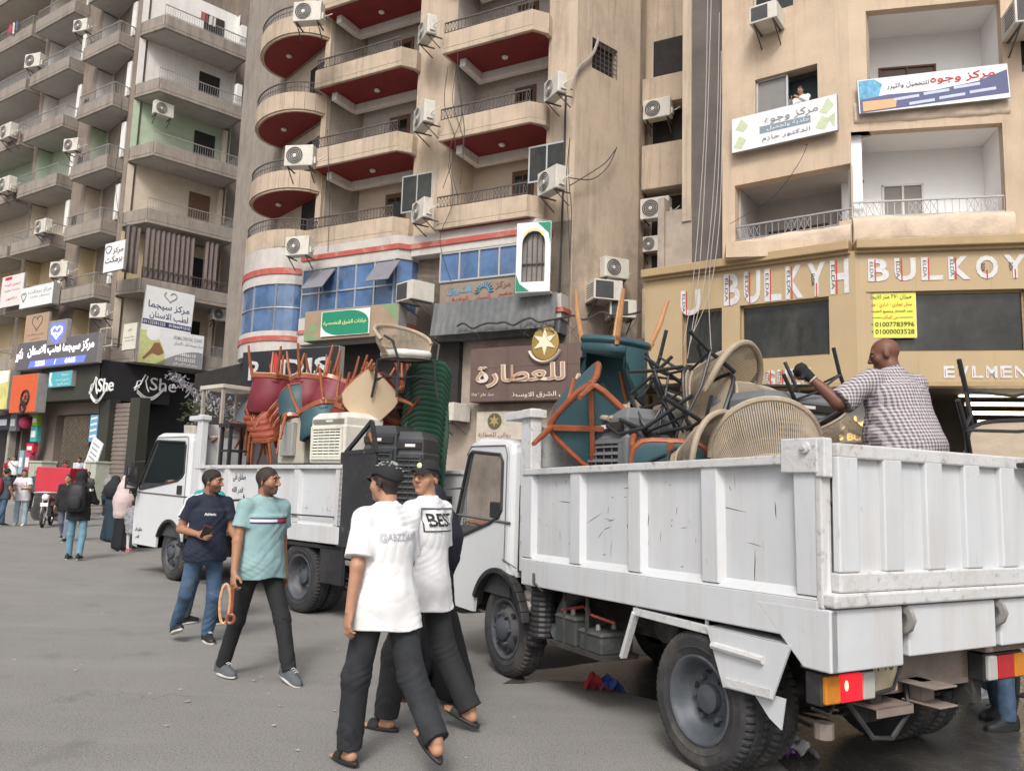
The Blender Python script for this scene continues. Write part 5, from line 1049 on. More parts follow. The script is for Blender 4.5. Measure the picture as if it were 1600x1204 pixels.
# ================= air conditioners =================
ACW=mat('ac_case',(.60,.57,.51),.55,var=.06,dirt=(.36,.31,.25),damt=.6,dscale=3,streak=.5);ACD=mat('ac_grille',(.06,.06,.06),.6,var=.2)
def ac(fac,px,py,off,label,kind='split',s=1,rz=0,group='air conditioners on the facades'):
    u,z=fac.uv(px,py,off);t=thing('air_conditioner',label,'air conditioner',M=fac.M(u,off,z,rz),group=group)
    if kind=='split':
        w,d,h=.43*s,.32*s,.31*s
        b=MB();b.box(-w,w,-d/2,d/2,-h,h);c=b.build('case',ACW,t,smooth=0,bevel=.025*s)
        b=MB();M_=TR(-.12*s,-d/2-.004,0)@Matrix.Rotation(PI/2,4,'X');b.lathe([(.25*s,-.01),(.25*s,.006),(.001,.006)],28,M_);g=b.build('fan_recess',ACD,c,smooth=0)
        b=MB()
        for r in(.25,.2,.15,.1):b.tube([(-.12*s+r*s*math.cos(a),-d/2-.016,r*s*math.sin(a)) for a in[2*PI*i/24 for i in range(24)]],.006*s,4,closed=True)
        b.ell((-.12*s,-d/2-.012,0),(.06*s,.012,.06*s));b.build('fan_guard',ACW,c,smooth=0)
        b=MB();b.box(w-.0,w+.05*s,-d/4,d/4,-h*.7,-h*.1);b.tube([(w+.02,0,-h*.4),(w+.15*s,.05,-h*.2),(w+.2*s,.25,.1)],.02,5);b.build('pipe_cover',ACW,c,smooth=0)
        b=MB()
        for x in(-w*.75,w*.75):b.bar((x,-d/2,-h-.02),(x,d/2+.25,-h-.02),.04);b.bar((x,-d/2+.05,-h-.02),(x,d/2+.2,-h-.35*s),.03)
        b.build('bracket',IRON,t,smooth=0)
    else:
        w,d,h=.36*s,.6*s,.24*s
        b=MB();b.box(-w,w,-d,0.1,-h,h);c=b.build('case',ACW,t,smooth=0,bevel=.015)
        b=MB();b.box(-w+.05,w*.35,-d-.006,-d+.02,-h+.05,h-.05);g=b.build('coil_grille',ACD,c,smooth=0)
        b=MB()
        for k in range(6):zz_=-h*.6+h*1.2*k/5;b.box(-w-.006,-w+.01,-d+.08,-.15,zz_-.012,zz_+.012)
        b.build('side_louvre',ACD,c,smooth=0)
        b=MB()
        for x in(-w*.7,w*.7):b.bar((x,-d,-h-.02),(x,.1,-h-.02),.04);b.bar((x,-d+.1,-h-.03),(x,.1,-h-.4),.03)
        b.build('bracket',IRON,t,smooth=0)
    return t
ac(LR,255,172,-1.2,'white air conditioner under the green corner balcony soffit',s=1.1)
ac(LR,343,492,-1.0,'air conditioner beside the white dental sign under the corner balcony')
ac(LL,157,486,-1.1,'dusty air conditioner right of the second balcony column above the sign frame',s=1.1,rz=R(15))
ac(LL,129,42,-.9,'white air conditioner near the top of the second balcony column',s=1.1,rz=R(15))
ac(LL,55,97,-.9,'tan air conditioner at the upper left behind a balcony rail',s=1.3,rz=R(15))
ac(LL,114,228,-.9,'white air conditioner at the right end of a mint green balcony',s=1.1,rz=R(15))
ac(LL,14,207,-1.1,'large white air conditioner at the left edge below a grey balcony',s=1.4)
ac(LL,12,290,-1.1,'dirty white air conditioner at the left edge under the larger one',s=1.4)
ac(LL,68,355,-1.1,'air conditioner hung on the front of a brown balcony parapet',s=1.2)
ac(LL,96,422,-.9,'air conditioner beside a yellow loggia wall above the white box sign',s=1.3,rz=R(15))
ac(ML,483,22,-1.9,'air conditioner on the topmost round balcony',s=1.25,rz=R(40))
ac(ML,470,246,-1.9,'white air conditioner on the third round balcony from the top',s=1.25,rz=R(40))
ac(ML,468,386,-1.4,'air conditioner with a dark fan on the lowest round balcony',s=1.15,rz=R(30))
ac(MF,668,48,-1.0,'topmost white air conditioner between the two balcony stacks',s=1.15,rz=R(-35))
ac(MF,663,183,-1.0,'big white air conditioner at the end of the middle left balcony',s=1.3,rz=R(-35))
ac(MF,660,330,-1.0,'white air conditioner above the red stripe beside the iron railed balcony',s=1.15,rz=R(-30))
ac(MF,868,138,-.8,'air conditioner at the end of the upper right balcony',s=1.1,rz=R(-35))
ac(MF,862,284,-.9,'large white air conditioner over the sliding window by the building corner',s=1.25,rz=R(-30))
ac(MF,662,461,-.7,'old window air conditioner beside the blue glass bay','box',1.35,rz=R(-20))
ac(MF,716,646,-.7,'white air conditioner next to the stack of green chairs','box',1.2,rz=R(-10))
ac(RC,1028,172,-.3,'air conditioner in the gap between the blocks, upper of the two outside',s=1.15)
ac(RC,1025,327,-.3,'air conditioner in the gap between the blocks, lower and larger',s=1.2)
ac(MS,960,420,-.35,'white air conditioner on the blank side wall with a loop of pipe',s=1.1,rz=R(-15))
ac(MS,936,461,-.2,'window air conditioner jutting from the blank side wall','box',1.35,rz=R(-25))
ac(MS,966,489,-.5,'window air conditioner resting on top of the brown spice fascia','box',1.2,rz=R(-35))
ac(RC,1020,382,.1,'small air conditioner low in the gap between the blocks',s=.9)
ac(RL,1203,36,-.1,'old window air conditioner on the right block beside the top window','box',1.0)
ac(RR,1600,42,-.1,'dark air conditioner cut by the right edge of the photo','box',1.3)
# ================= cables and pipes  =================
def cable(label,pts,r=.012,m=None,name='cable',cat='cable',group=None,smoothn=8):
    P=[Vector(p) for p in pts];o=[]
    for i in range(len(P)-1):
        p0,p1,p2,p3=P[max(i-1,0)],P[i],P[i+1],P[min(i+2,len(P)-1)]
        for k in range(smoothn):
            t=k/smoothn;o.append(.5*((2*p1)+(p2-p0)*t+(2*p0-5*p1+4*p2-p3)*t*t+(3*p1-p0-3*p2+p3)*t**3))
    o.append(P[-1]);b=MB();b.tube(o,r,5);return tag(b.build(name,m or mat('cable_black',(.05,.045,.045),.7,var=.2),smooth=60),label,cat,group)
cable('thick pale pipe climbing to the barred window on the side wall',[MS.P(*(lambda q:(q[0],-.1,q[1]))(MS.uv(*q,-.1))) for q in((936,58),(926,85),(905,105),(896,125),(893,140))],.05,mat('grey_pipe',(.34,.3,.27),.7,var=.2),'pipe','pipe')
for lab,pp in(('black cable sagging across the blank side wall',((890,290),(915,275),(945,255),(963,232))),('second black cable drooping below the first on the side wall',((890,278),(925,280),(950,260),(964,230)))):
    cable(lab,[MS.P(*(lambda q:(q[0],-.25,q[1]))(MS.uv(*q,-.25))) for q in pp],.018)
cable('black drain pipe running down the corner of the sandy block',[MF.P(*(lambda q:(q[0],-.08,q[1]))(MF.uv(*q,-.08))) for q in((884,150),(881,260),(876,400),(872,500))],.035,None,'pipe','pipe')
PALE=mat('pale_cable',(.42,.38,.35),.7,var=.1)
for k,(a,b_,c,d) in enumerate([((1106,-20),(1101,200),(1085,420),(1068,540)),((1112,-20),(1104,220),(1092,430),(1074,560)),((1124,20),(1119,230),(1102,430),(1076,545)),((1127,80),(1122,280),(1108,440),(1112,560)),((1129,150),(1125,330),(1110,450),(1083,520))]):
    yy=(-.6,-.6,-.62,-.64,-.66)[k]
    cable('%s pale cable hanging down the dark concrete wall'%('leftmost','second from the left','middle','fourth from the left','rightmost')[k],[RL.P(*(lambda q:(q[0],yy,q[1]))(RL.uv(*q,yy))) for q in(a,b_,c,d)],.011,PALE,group='pale cables on the dark concrete wall')
cable('ragged bundle of wires along the top of the brown spice fascia',[MF.P(u,-1.1-.03*math.sin(u*9),6.75+.06*math.sin(u*5)+.05*math.sin(u*13)) for u in[-3.6+.3*i for i in range(22)]],.035,mat('cable_black',(.05,.045,.045)))
wb=MB()
for i in range(26):
    u=-3.4+6*rnd.random();L_=.2+.5*rnd.random();wb.tube([MF.P(u+.1*rnd.uniform(-1,1)*k,-1.13,6.72-L_*k/3) for k in range(4)],.008,4)
tag(wb.build('loose_wires',mat('cable_black',(.05,.045,.045)),smooth=0),'loose wire ends dangling over the brown spice fascia','wires',kind='stuff')
cable('thin cable looping between the balconies above the window sign',[RL.P(*(lambda q:(q[0],-.2,q[1]))(RL.uv(*q,-.2))) for q in((1262,225),(1245,260),(1205,310),(1140,350))],.008)

for k in range(9):
    px=rnd.choice((232,238,196,190,398,512,700,715,890));py=rnd.uniform(60,300);fc,off=(LL,-1.0) if px<225 else (LR,-1.9) if px<260 else (MF,-.85)
    cable('thin loose cable drooping down the facade, number plate free strand %s'%('near the upper corner','by the balcony end','along the pier','past the air conditioners','over the lower floors','beside the pilaster','between two balconies','under the soffits','by the signboards')[k] if 0 else 'thin loose cable drooping down the facade %s'%('near the upper corner','by a balcony end','along the pier','past the air conditioners','over the lower floors','beside the pilaster','between two balconies','under the soffits','by the signboards')[k],[fc.P(*(lambda q:(q[0],off,q[1]))(fc.uv(px+dx,py+dy,off))) for dx,dy in((0,0),(rnd.uniform(-8,8),60),(rnd.uniform(-14,14),120),(rnd.uniform(-10,10),190))],.012,group='loose cables drooping down the facades')
# ================= chairs, tables and coolers on the trucks =================
def TM(T): return Matrix.Translation(T.location)@Matrix.Rotation(T.rotation_euler[2],4,'Z')
def tp(T,px,py,x):
    M=TM(T);n=(M.to_3x3()@Vector((1,0,0)));return on_plane(px,py,M@Vector((x,0,0)),n)
def E3(rx,ry,rz): return Matrix.Rotation(R(rz),4,'Z')@Matrix.Rotation(R(ry),4,'Y')@Matrix.Rotation(R(rx),4,'X')
WOOD=mat('orange_brown_wood',(.29,.082,.032),.42,var=.3,scale=9,dirt=(.10,.03,.015),damt=.5,dscale=7,coat=.2);WOODL=mat('pale_beech_wood',(.52,.27,.13),.45,var=.2,scale=9)
TEAL=mat('teal_leatherette',(.035,.085,.10),.5,var=.15,scale=5,bump=.1);MAR=mat('maroon_leatherette',(.17,.024,.036),.5,var=.2,scale=5);BRN2=mat('russet_leatherette',(.27,.065,.035),.5,var=.2,scale=5);UND=mat('cream_hessian',(.62,.48,.33),.9,var=.08,bump=.2)
ROPE=mat('beige_rope',(.36,.295,.22),.8,var=.15,scale=10,bump=.3,bscale=60);BLKM=mat('black_tube',(.022,.024,.027),.45,var=.25,scale=6,spec=.5);CUSH=mat('white_cushion',(.72,.70,.66),.8,var=.05,dirt=(.5,.46,.4),damt=.4,dscale=4)
def rsq(w,d,n=28,p=4):
    o=[]
    for i in range(n):
        a=2*PI*i/n;c,s=math.cos(a),math.sin(a);k=(abs(c)**p+abs(s)**p)**(-1/p);o.append((w*c*k,d*s*k))
    return o
def tub_chair(label,fab,M,leg=WOOD,under=None,group='wooden tub chairs loaded on the trucks',trim=True,bh=1.0,frame=None):
    t=thing('tub_chair',label,'chair',M=M,group=group)
    for sx in(-1,1):
        for sy in(-1,1):
            b=MB();b.tube([(sx*.19,sy*.19,.42),(sx*.235,sy*.24,.2),(sx*.26,sy*.27,0)],[.022,.02,.014],8);b.build('leg',leg,t)
    b=MB();b.prism(rsq(.245,.245),.36,.425);b.build('seat_frame',frame or WOOD,t,smooth=30,bevel=.03 if frame else .008)
    b=MB();rg=[[(x*k,y*k,z) for x,y in rsq(.235,.235)] for k,z in((.97,.42),(1,.44),(1,.475),(.95,.495),(.7,.505),(.01,.508))];b.loft(rg);b.build('seat_cushion',fab,t,smooth=60)
    if under:
        b=MB();b.prism(rsq(.235,.235),.352,.36);b.build('underside',under,t,smooth=30)
    b=MB();b.bar((-.22,-.22,.37),(.22,.22,.37),.03,.02);b.bar((-.22,.22,.372),(.22,-.22,.372),.03,.02);b.build('cross_rail',WOOD,t,smooth=0)
    a0,a1=R(-28),R(208);N=26
    def ringpt(a,r,z):return (r*math.cos(a)*1.02,r*math.sin(a)*.98,z)
    rings=[]
    for i in range(N+1):
        a=a0+(a1-a0)*i/N;f=max(0,math.sin(PI*i/N));zt=.56+.27*bh*f**.7;fl=.035*f
        rings.append([ringpt(a,.232,.43),ringpt(a,.225+fl*.5,.6*1),ringpt(a,.232+fl,zt-.02),ringpt(a,.255+fl,zt),ringpt(a,.278+fl,zt-.02),ringpt(a,.272+fl*.5,.6),ringpt(a,.262,.43)])
    b=MB();b.loft(rings);b.build('backrest',fab,t,smooth=60)
    if not trim:return t
    b=MB();b.tube([ringpt(a0+(a1-a0)*i/N,.262+.035*math.sin(PI*i/N),.565+.275*max(0,math.sin(PI*i/N))**.7) for i in range(N+1)],.013,6);b.build('back_trim',WOOD,t)
    return t
def orient(z,y):
    z=Vector(z).normalized();y=Vector(y);y=(y-z*y.dot(z)).normalized();x=y.cross(z);return Matrix((x,y,z)).transposed().to_4x4()
def WO(T,px,py,x,z,y,ref=(0,0,0),sc=1): return Matrix.Translation(tp(T,px,py,x))@orient(z,y)@Matrix.Scale(sc,4)@Matrix.Translation((-ref[0],-ref[1],-ref[2]))
def framed_chair(label,fab,M,group='wood framed chairs loaded on the right truck'):
    t=thing('framed_chair',label,'chair',M=M,group=group)
    for sx in(-1,1):
        for sy in(-1,1):
            b=MB();b.tube([(sx*.21,sy*.21,.45),(sx*.23,sy*.235,.0)],[.026,.016],8);b.build('leg',WOOD,t)
    b=MB();b.loft([[(x*k,y*k,z) for x,y in rsq(.235,.235,28,5)] for z,k in((.415,.97),(.43,1),(.47,1),(.495,.93),(.50,.6),(.50,.01))]);b.build('seat',fab,t,smooth=60)
    b=MB();b.tube([(x,y,.425) for x,y in rsq(.25,.25,28,5)],.024,8,closed=True);b.bar((-.2,-.2,.40),(.2,.2,.40),.034,.03);b.bar((-.2,.2,.402),(.2,-.2,.402),.034,.03);b.build('seat_frame',WOOD,t,smooth=40)
    Mb=TR(0,.25,.72,0,R(82));o=rsq(.24,.22,28,5)
    b=MB();b.loft([[(x*k,y*k,z) for x,y in o] for z,k in((-.03,.9),(-.022,1),(.02,1),(.032,.9),(.036,.01))],M=Mb);b.build('back_panel',fab,t,smooth=60)
    b=MB();b.tube([Mb@Vector((x*1.04,y*1.04,0)) for x,y in o],.024,8,closed=True);b.tube([Mb@Vector((.0,-.22,-.035)),Mb@Vector((.0,.23,-.035))],.02,6);b.tube([(-.21,.23,.43),Mb@Vector((-.22,-.2,0))],.024,6);b.tube([(.21,.23,.43),Mb@Vector((.22,-.2,0))],.024,6);b.build('back_frame',WOOD,t,smooth=40)
    return t
def wicker(label,M,cushion=False,group='rope back armchairs loaded on the trucks'):
    t=thing('wicker_armchair',label,'chair',M=M,group=group)
    F=[(sx*.24,sy*.23) for sx in(-1,1) for sy in(-1,1)]
    for x,y in F:
        b=MB();b.tube([(x*.95,y*.95,.42),(x*1.0,y*1.0,.2),(x*1.1,y*1.12,0)],.014,8);b.build('leg',BLKM,t)
    b=MB();b.tube([(x,y,.42) for x,y in rsq(.25,.25,20)],.013,6,closed=True)
    for (x,y),(x2,y2) in((F[0],F[1]),(F[1],F[3]),(F[3],F[2]),(F[2],F[0])):b.tube([(x*1.03,y*1.03,.2),((x+x2)*.45,(y+y2)*.45,.235),(x2*1.03,y2*1.03,.2)],.009,6)
    b.tube([(-.25,-.24,.42),(-.3,-.2,.6),(-.31,-.05,.66)],.014,6);b.tube([(.25,-.24,.42),(.3,-.2,.6),(.31,-.05,.66)],.014,6)
    b.build('tube_frame',BLKM,t)
    b=MB();b.prism(rsq(.235,.235),.425,.44);b.build('seat',ROPE,t,smooth=30)
    if cushion:
        b=MB();b.loft([[(x*k,y*k,z) for x,y in rsq(.24,.24)] for k,z in((.9,.44),(1,.46),(1,.5),(.93,.52),(.01,.53))]);b.build('cushion',CUSH,t,smooth=60)
    N=40;a0,a1=R(-12),R(192)
    top=[];bot=[]
    for i in range(N+1):
        a=a0+(a1-a0)*i/N;f=max(0,math.sin(PI*i/N))
        top.append(Vector((.335*math.cos(a),.05+.30*math.sin(a),.62+.21*f**.8)));bot.append(Vector((.25*math.cos(a),.02+.235*math.sin(a),.47)))
    b=MB();b.tube(top,.022,8);b.build('back_rim',ROPE,t)
    b=MB();b.tube(bot,.012,6)
    for i in range(2*N+1):
        k=i/2;j=min(int(k),N-1);fr=k-j
        p=top[j].lerp(top[j+1],fr);q=bot[j].lerp(bot[j+1],fr);b.tube([q,q.lerp(p,.5)+Vector((.02*math.cos(a0+(a1-a0)*k/N),.02*math.sin(a0+(a1-a0)*k/N),0)),p],.0045,4)
    for v in(.22,.3):b.tube([bot[j].lerp(top[j],v) for j in range(N+1)],.004,4)
    b.build('rope_back',ROPE,t,smooth=0);return t
GREEN=mat('green_plastic',(.010,.052,.028),.38,var=.15,scale=3,dirt=(.05,.1,.07),damt=.3,dscale=3,spec=.5)
_gp=None
def green_chair(label,M):
    global _gp
    if _gp is None:
        t=thing('plastic_chair',label,'chair',M=M,group='green plastic chairs in one tall stack')
        pr=[(-.27,.39),(-.255,.425),(-.2,.44),(-.1,.43),(.03,.415),(.13,.42),(.18,.46),(.205,.55),(.235,.68),(.255,.77),(.262,.80)]
        b=MB();n=16
        def ringof(y,z,off):
            o=[]
            for i in range(n+1):
                s=-1+2*i/n;u=abs(s);w=.235+(.01 if z>.6 else 0)
                o.append((s*w,y-(.075*u**3 if z>.45 else 0),z+(.045*u**6 if z<.46 else 0)-(.16*u**3.2*max(0,(z-.55)/.25) if z>.55 else 0)+off))
            return o
        rings=[ringof(y,z,0)+list(reversed(ringof(y+.014,z-.042,0))) for y,z in pr];b.loft(rings,M=None);b.build('shell',GREEN,t,smooth=45)
        for sx in(-1,1):
            for sy in(-1,1):
                l=MB();l.tube([(sx*.2,sy*.18-.02,.42),(sx*.225,sy*.215,.02)],[.026,.016],6);l.build('leg',GREEN,t)
        _gp=t;return t
    return dup(_gp,label,M=M)
def cooler(label,M,w,d,h,body,grille,group=None,name='air_cooler'):
    t=thing(name,label,'air cooler',M=M,group=group)
    b=MB();b.loft([[(x,y,z) for x,y in((-w/2+i,-d/2+i),(w/2-i,-d/2+i),(w/2-i,d/2-i),(-w/2+i,d/2-i))] for z,i in((0,.01),(h*.72,0),(h*.74,.012),(h*.9,.012),(h,.07))]);c=b.build('body',body,t,smooth=0,bevel=.015)
    b=MB();x0,x1=-w*.40,w*.40;z0,z1=h*.1,h*.68
    for a,e,f,g in((x0-.02,x1+.02,z0-.02,z0+.01),(x0-.02,x1+.02,z1-.01,z1+.02),(x0-.02,x0+.012,z0,z1),(x1-.012,x1+.02,z0,z1)):b.box(a,e,-d/2-.025,-d/2,f,g)
    n=9
    for k in range(n):z=z0+.03+(z1-z0-.06)*k/(n-1);b.add([(x0,-d/2-.02,z-.012),(x1,-d/2-.02,z-.012),(x1,-d/2-.004,z+.012),(x0,-d/2-.004,z+.012)],[(0,1,2,3)])
    for k in range(1,5):x=x0+(x1-x0)*k/5;b.box(x-.004,x+.004,-d/2-.015,-d/2-.008,z0,z1)
    b.build('louvre_panel',body,c,smooth=0)
    b=MB();b.box(x0,x1,-d/2-.004,-d/2-.001,z0,z1);b.build('louvre_gap',grille,c,smooth=0)
    b=MB();b.box(-w*.42,w*.42,-d/2-.008,-d/2+.02,h*.78,h*.86);b.build('control_strip',grille,c,smooth=0)
    b=MB();b.box(-.03,.1,-d/2-.012,-d/2-.008,h*.805,h*.84);b.build('label_plate',CUSH,c,smooth=0);return t
GREYC=mat('grey_cooler_plastic',(.15,.155,.165),.5,var=.1,dirt=(.25,.24,.23),damt=.35,dscale=3);BLKC=mat('charcoal_cooler_plastic',(.04,.045,.05),.5,var=.15,dirt=(.12,.11,.1),damt=.4,dscale=3);WHC=mat('ivory_cooler_plastic',(.68,.66,.58),.5,var=.06,dirt=(.4,.36,.3),damt=.4,dscale=3)
def W(T,px,py,x,e,up=0): return Matrix.Translation(tp(T,px,py,x)+Vector((0,0,up)))@E3(*e)
def C0(M,z): return M@Matrix.Translation((0,0,-z))   # place by a point z up the chair's own axis
# --- right truck ---
Rt=TRK
cooler('grey cooler with a louvred end standing behind the near side of the right truck',W(Rt,992,727,.70,(0,0,-58),-.42),.62,.7,.86,GREYC,DARK)
cooler('grey cooler with a peaked top under the rope back armchairs',W(Rt,1205,655,1.2,(0,0,28),-.44),.74,.62,.62,GREYC,DARK)
tub_chair('upturned teal tub chair with two pale legs pointing at the sky',TEAL,WO(Rt,960,548,.95,(-.10,.12,-1),(.72,.62,0),(0,0,.46),1.12),leg=WOODL,trim=False,bh=1.75,frame=TEAL)
framed_chair('teal wood framed chair lying with its crossed rails toward the street',TEAL,WO(Rt,926,668,.30,(.25,.88,.35),(-.72,-.1,.62),(0,0,.42),1.12))
framed_chair('teal chair with an orange wood frame just showing above the truck side',TEAL,WO(Rt,1048,690,.36,(.02,-.06,1),(-.2,-1,0),(0,.26,.945),1.05))
tub_chair('upturned tub chair with thin brown legs behind the teal one',MAR,WO(Rt,1030,650,1.5,(.1,.1,-1),(.3,.9,0),(0,0,.40),1.1))
wicker('rope back armchair tipped on edge so its rim stands up like an arch',WO(Rt,1142,602,1.05,(.72,-.62,.12),(.12,.0,1),(0,.08,.66),1.08))
wicker('rope back armchair with its woven back to the camera behind the tailgate corner',WO(Rt,1216,628,.80,(.05,.62,.8),(.1,-.9,.4),(0,.33,.83),1.12))
wicker('rope back armchair tipped over low behind the truck side',WO(Rt,1112,712,.50,(.55,-.75,.35),(-.3,.1,.9),(0,.1,.62),.95))
wicker('upturned armchair with black tube legs crossing in the air',WO(Rt,1050,650,1.0,(.45,.3,-.85),(.5,-.8,.1),(0,0,.42),1.15))
wicker('armchair lying sideways with black legs over the grey cooler',WO(Rt,1100,640,.85,(.80,.25,-.45),(.3,-.8,.2),(0,0,.42),1.15))
wicker('upturned black legged armchair between the arch shaped rim and the teal shell',WO(Rt,1078,628,1.25,(-.35,.25,-.9),(.6,-.7,.1),(0,0,.42),1.15))
wicker('armchair on its side whose black legs reach over the orange framed chair',WO(Rt,1022,668,.75,(-.75,.35,-.55),(.2,.5,.8),(0,0,.42),1.05))
wicker('black armchair frame the bald man is lifting by one leg',WO(Rt,1262,655,1.45,(.42,.1,-.85),(.4,-.9,0),(0,0,.42),1.0))
wicker('upturned armchair at the right edge with black legs raised',WO(Rt,1590,690,1.85,(.30,.45,-.8),(.5,.8,0),(0,0,.42),1.1))
# --- left truck ---
Lt=TRL
STL=mat('beige_steel_tube',(.44,.40,.34),.5,metal=.3,var=.15,dirt=(.2,.17,.14),damt=.5,dscale=5)
def table(label,M,w,d,h,m,top,group=None):
    t=thing('table',label,'table',M=M,group=group)
    b=MB();b.box(-w/2,w/2,-d/2,d/2,h-.06,h);b.build('tabletop',top,t,smooth=0,bevel=.006)
    for sx in(-1,1):
        for sy in(-1,1):b=MB();b.box(sx*(w/2-.045)-.022,sx*(w/2-.045)+.022,sy*(d/2-.045)-.022,sy*(d/2-.045)+.022,0,h-.06);b.build('leg',m,t,smooth=0)
    b=MB();b.bar((-w/2+.05,-d/2+.045,h*.35),(w/2-.05,-d/2+.045,h*.35),.03);b.bar((-w/2+.05,d/2-.045,h*.35),(w/2-.05,d/2-.045,h*.35),.03);b.bar((-w/2+.045,-d/2+.05,h*.35),(-w/2+.045,d/2-.05,h*.35),.03);b.bar((w/2-.045,-d/2+.05,h*.35),(w/2-.045,d/2-.05,h*.35),.03);b.build('stretcher',m,t,smooth=0);return t
table('tall beige steel table frame at the cab end of the left truck',W(Lt,352,722,.45,(0,0,-40),-.05),.66,.66,1.22,STL,mat('pale_table_top',(.52,.48,.41),.6,var=.1))
table('black steel table frame between the beige table and the brown chairs',W(Lt,366,722,.3,(0,0,-44),-.05),.35,.4,.62,BLKM,BLKM)
mc=thing('metal_cabinet','beige steel cabinet with a raised grey panel behind the left truck side','cabinet',M=W(Lt,455,722,.35,(0,0,-44),-.02))
b=MB();b.box(-.33,.33,-.02,.4,0,.62);b.build('case',mat('beige_cabinet',(.46,.42,.35),.6,var=.1,dirt=(.25,.2,.15),damt=.5,dscale=4),mc,smooth=0,bevel=.015)
b=MB();b.box(-.17,.13,-.09,-.02,.1,.56);p_=b.build('panel',mat('galvanised_panel',(.40,.40,.38),.45,metal=.4,var=.1),mc,smooth=0,bevel=.012);b=MB();b.box(-.15,-.1,-.105,-.09,.40,.43);b.build('latch',BLKP,p_,smooth=0)
cooler('ivory white air cooler between the beige cabinet and the black coolers',W(Lt,540,722,.35,(0,0,-40),-.02),.70,.6,.62,WHC,mat('cooler_shadow_gap',(.2,.19,.17),.8,var=.1))
cooler('charcoal air cooler beside the black tailgate of the left truck',W(Lt,600,790,.7,(0,0,-22),-.02),.62,.6,1.0,BLKC,DARK,group='charcoal air coolers on the left truck')
cooler('charcoal air cooler nearest the stack of green chairs',W(Lt,646,800,.9,(0,0,-14),-.02),.42,.6,1.0,BLKC,DARK,group='charcoal air coolers on the left truck')
g=W(Lt,645,800,1.3,(0,0,0),-.08)
words_=['first','second','third','fourth','fifth','sixth','seventh','eighth','ninth','tenth','eleventh','twelfth','thirteenth','fourteenth','fifteenth','sixteenth','seventeenth']
for k in range(17):
    green_chair('green plastic chair, %s from the bottom of the tall stack'%words_[k] if k<16 else 'green plastic chair on the very top of the tall stack',g@Matrix.Translation((.004*k,.0,.068*k))@E3(0,0,203)@Matrix.Scale(1.25,4))
wicker('rope back armchair with a white cushion perched on top of the left truck load',W(Lt,632,622,.7,(3,-3,40),.0)@Matrix.Scale(1.12,4),cushion=True)
for (px,py,x,e,lab,m,un,bh_) in[
 (428,588,.7,(180,3,-20),'upturned maroon chair nearest the beige table, four legs in the air',MAR,UND,1.25),
 (486,592,.7,(178,-4,-60),'upturned maroon chair in the middle of the left load',MAR,UND,1.25),
 (532,602,1.0,(165,18,10),'upturned maroon chair behind the cream bottomed one',MAR,None,1),
 (578,622,.45,None,'chair lying on its side with its round cream underside to the street',MAR,UND,1),
 (505,640,.5,(172,-20,-30),'low upturned teal chair above the ivory cooler',TEAL,None,.8),
 (556,640,.6,(188,14,25),'upturned chair with brown legs between the ivory cooler and the cream underside',MAR,None,.8),
 (455,606,1.3,(176,8,30),'upturned chair at the back between the two front maroon chairs',BRN2,None,1),
 (518,596,1.55,(184,-8,70),'upturned chair at the far side under the black sign',MAR,None,1),
 (560,602,1.4,(170,12,-35),'russet upturned chair behind the cream underside',BRN2,None,1),
 (606,612,1.5,(182,-10,15),'russet upturned chair at the far side below the cushioned armchair',BRN2,None,1),
 (470,655,.9,(150,30,60),'russet chair wedged over the beige cabinet',BRN2,None,.8),
 (600,640,.9,(160,25,-80),'upturned chair under the white cushioned armchair',MAR,None,.55),
 (640,606,1.75,(172,-14,35),'maroon chair wedged against the top of the green stack',MAR,None,.7)]:
    Mx_=C0(W(Lt,px,py,x,e),.42)@Matrix.Scale(1.12,4) if e else WO(Lt,px,py,x,(-.25,.92,.22),(.7,.2,-.7),(0,0,.36),1.25)
    tub_chair(lab,m,Mx_,under=un,trim=False,bh=bh_)
tub_chair('teal chair half hidden between the two upturned maroon chairs',TEAL,C0(W(Lt,468,635,.55,(20,0,200)),.62))
tub_chair('grey blue chair resting low beside the beige table',mat('slate_leatherette',(.10,.11,.13),.5,var=.15),C0(W(Lt,398,655,.8,(25,-10,150)),.62))
for k in range(4):
    tub_chair('russet chair, %s in the sideways stack by the beige cabinet'%['foremost','second','third','rearmost'][k],BRN2,C0(W(Lt,424-5*k,672-9*k,.45+.06*k,(16,0,-40)),.5))
# plant and tinsel by the cab
b=MB();pp=tp(Lt,303,655,1.9)
pt=thing('plant_pot','potted plant with pale leaves beyond the cab of the left truck','plant',tuple(at_y(303,665,26)))
b.lathe([(.16,-.9),(.28,-.3),(.3,0),(.26,0),(.01,-.05)],18);b.build('pot',mat('pale_pot',(.5,.47,.42),.8,var=.15),pt)
b=MB()
for i in range(90):
    a=rnd.uniform(0,2*PI);r_=rnd.uniform(.05,.5);z=rnd.uniform(.05,.8);c_=Vector((r_*math.cos(a),r_*math.sin(a),z));d_=Vector((math.cos(a+rnd.uniform(-1,1)),math.sin(a),rnd.uniform(-.5,.6)))*.16;s_=Vector((-d_.y,d_.x,.05)).normalized()*.05;b.add([c_,c_+d_*.5+s_,c_+d_,c_+d_*.5-s_],[(0,1,2,3)])
b.build('leaves',mat('pale_green_leaf',(.20,.25,.13),.7,var=.3,scale=9),pt,smooth=0)
TIN=mat('silver_tinsel',(.62,.62,.68),.3,metal=.6,var=.3,scale=12)
b=MB();pa,pb=at_y(265,582,27),at_y(425,655,24)
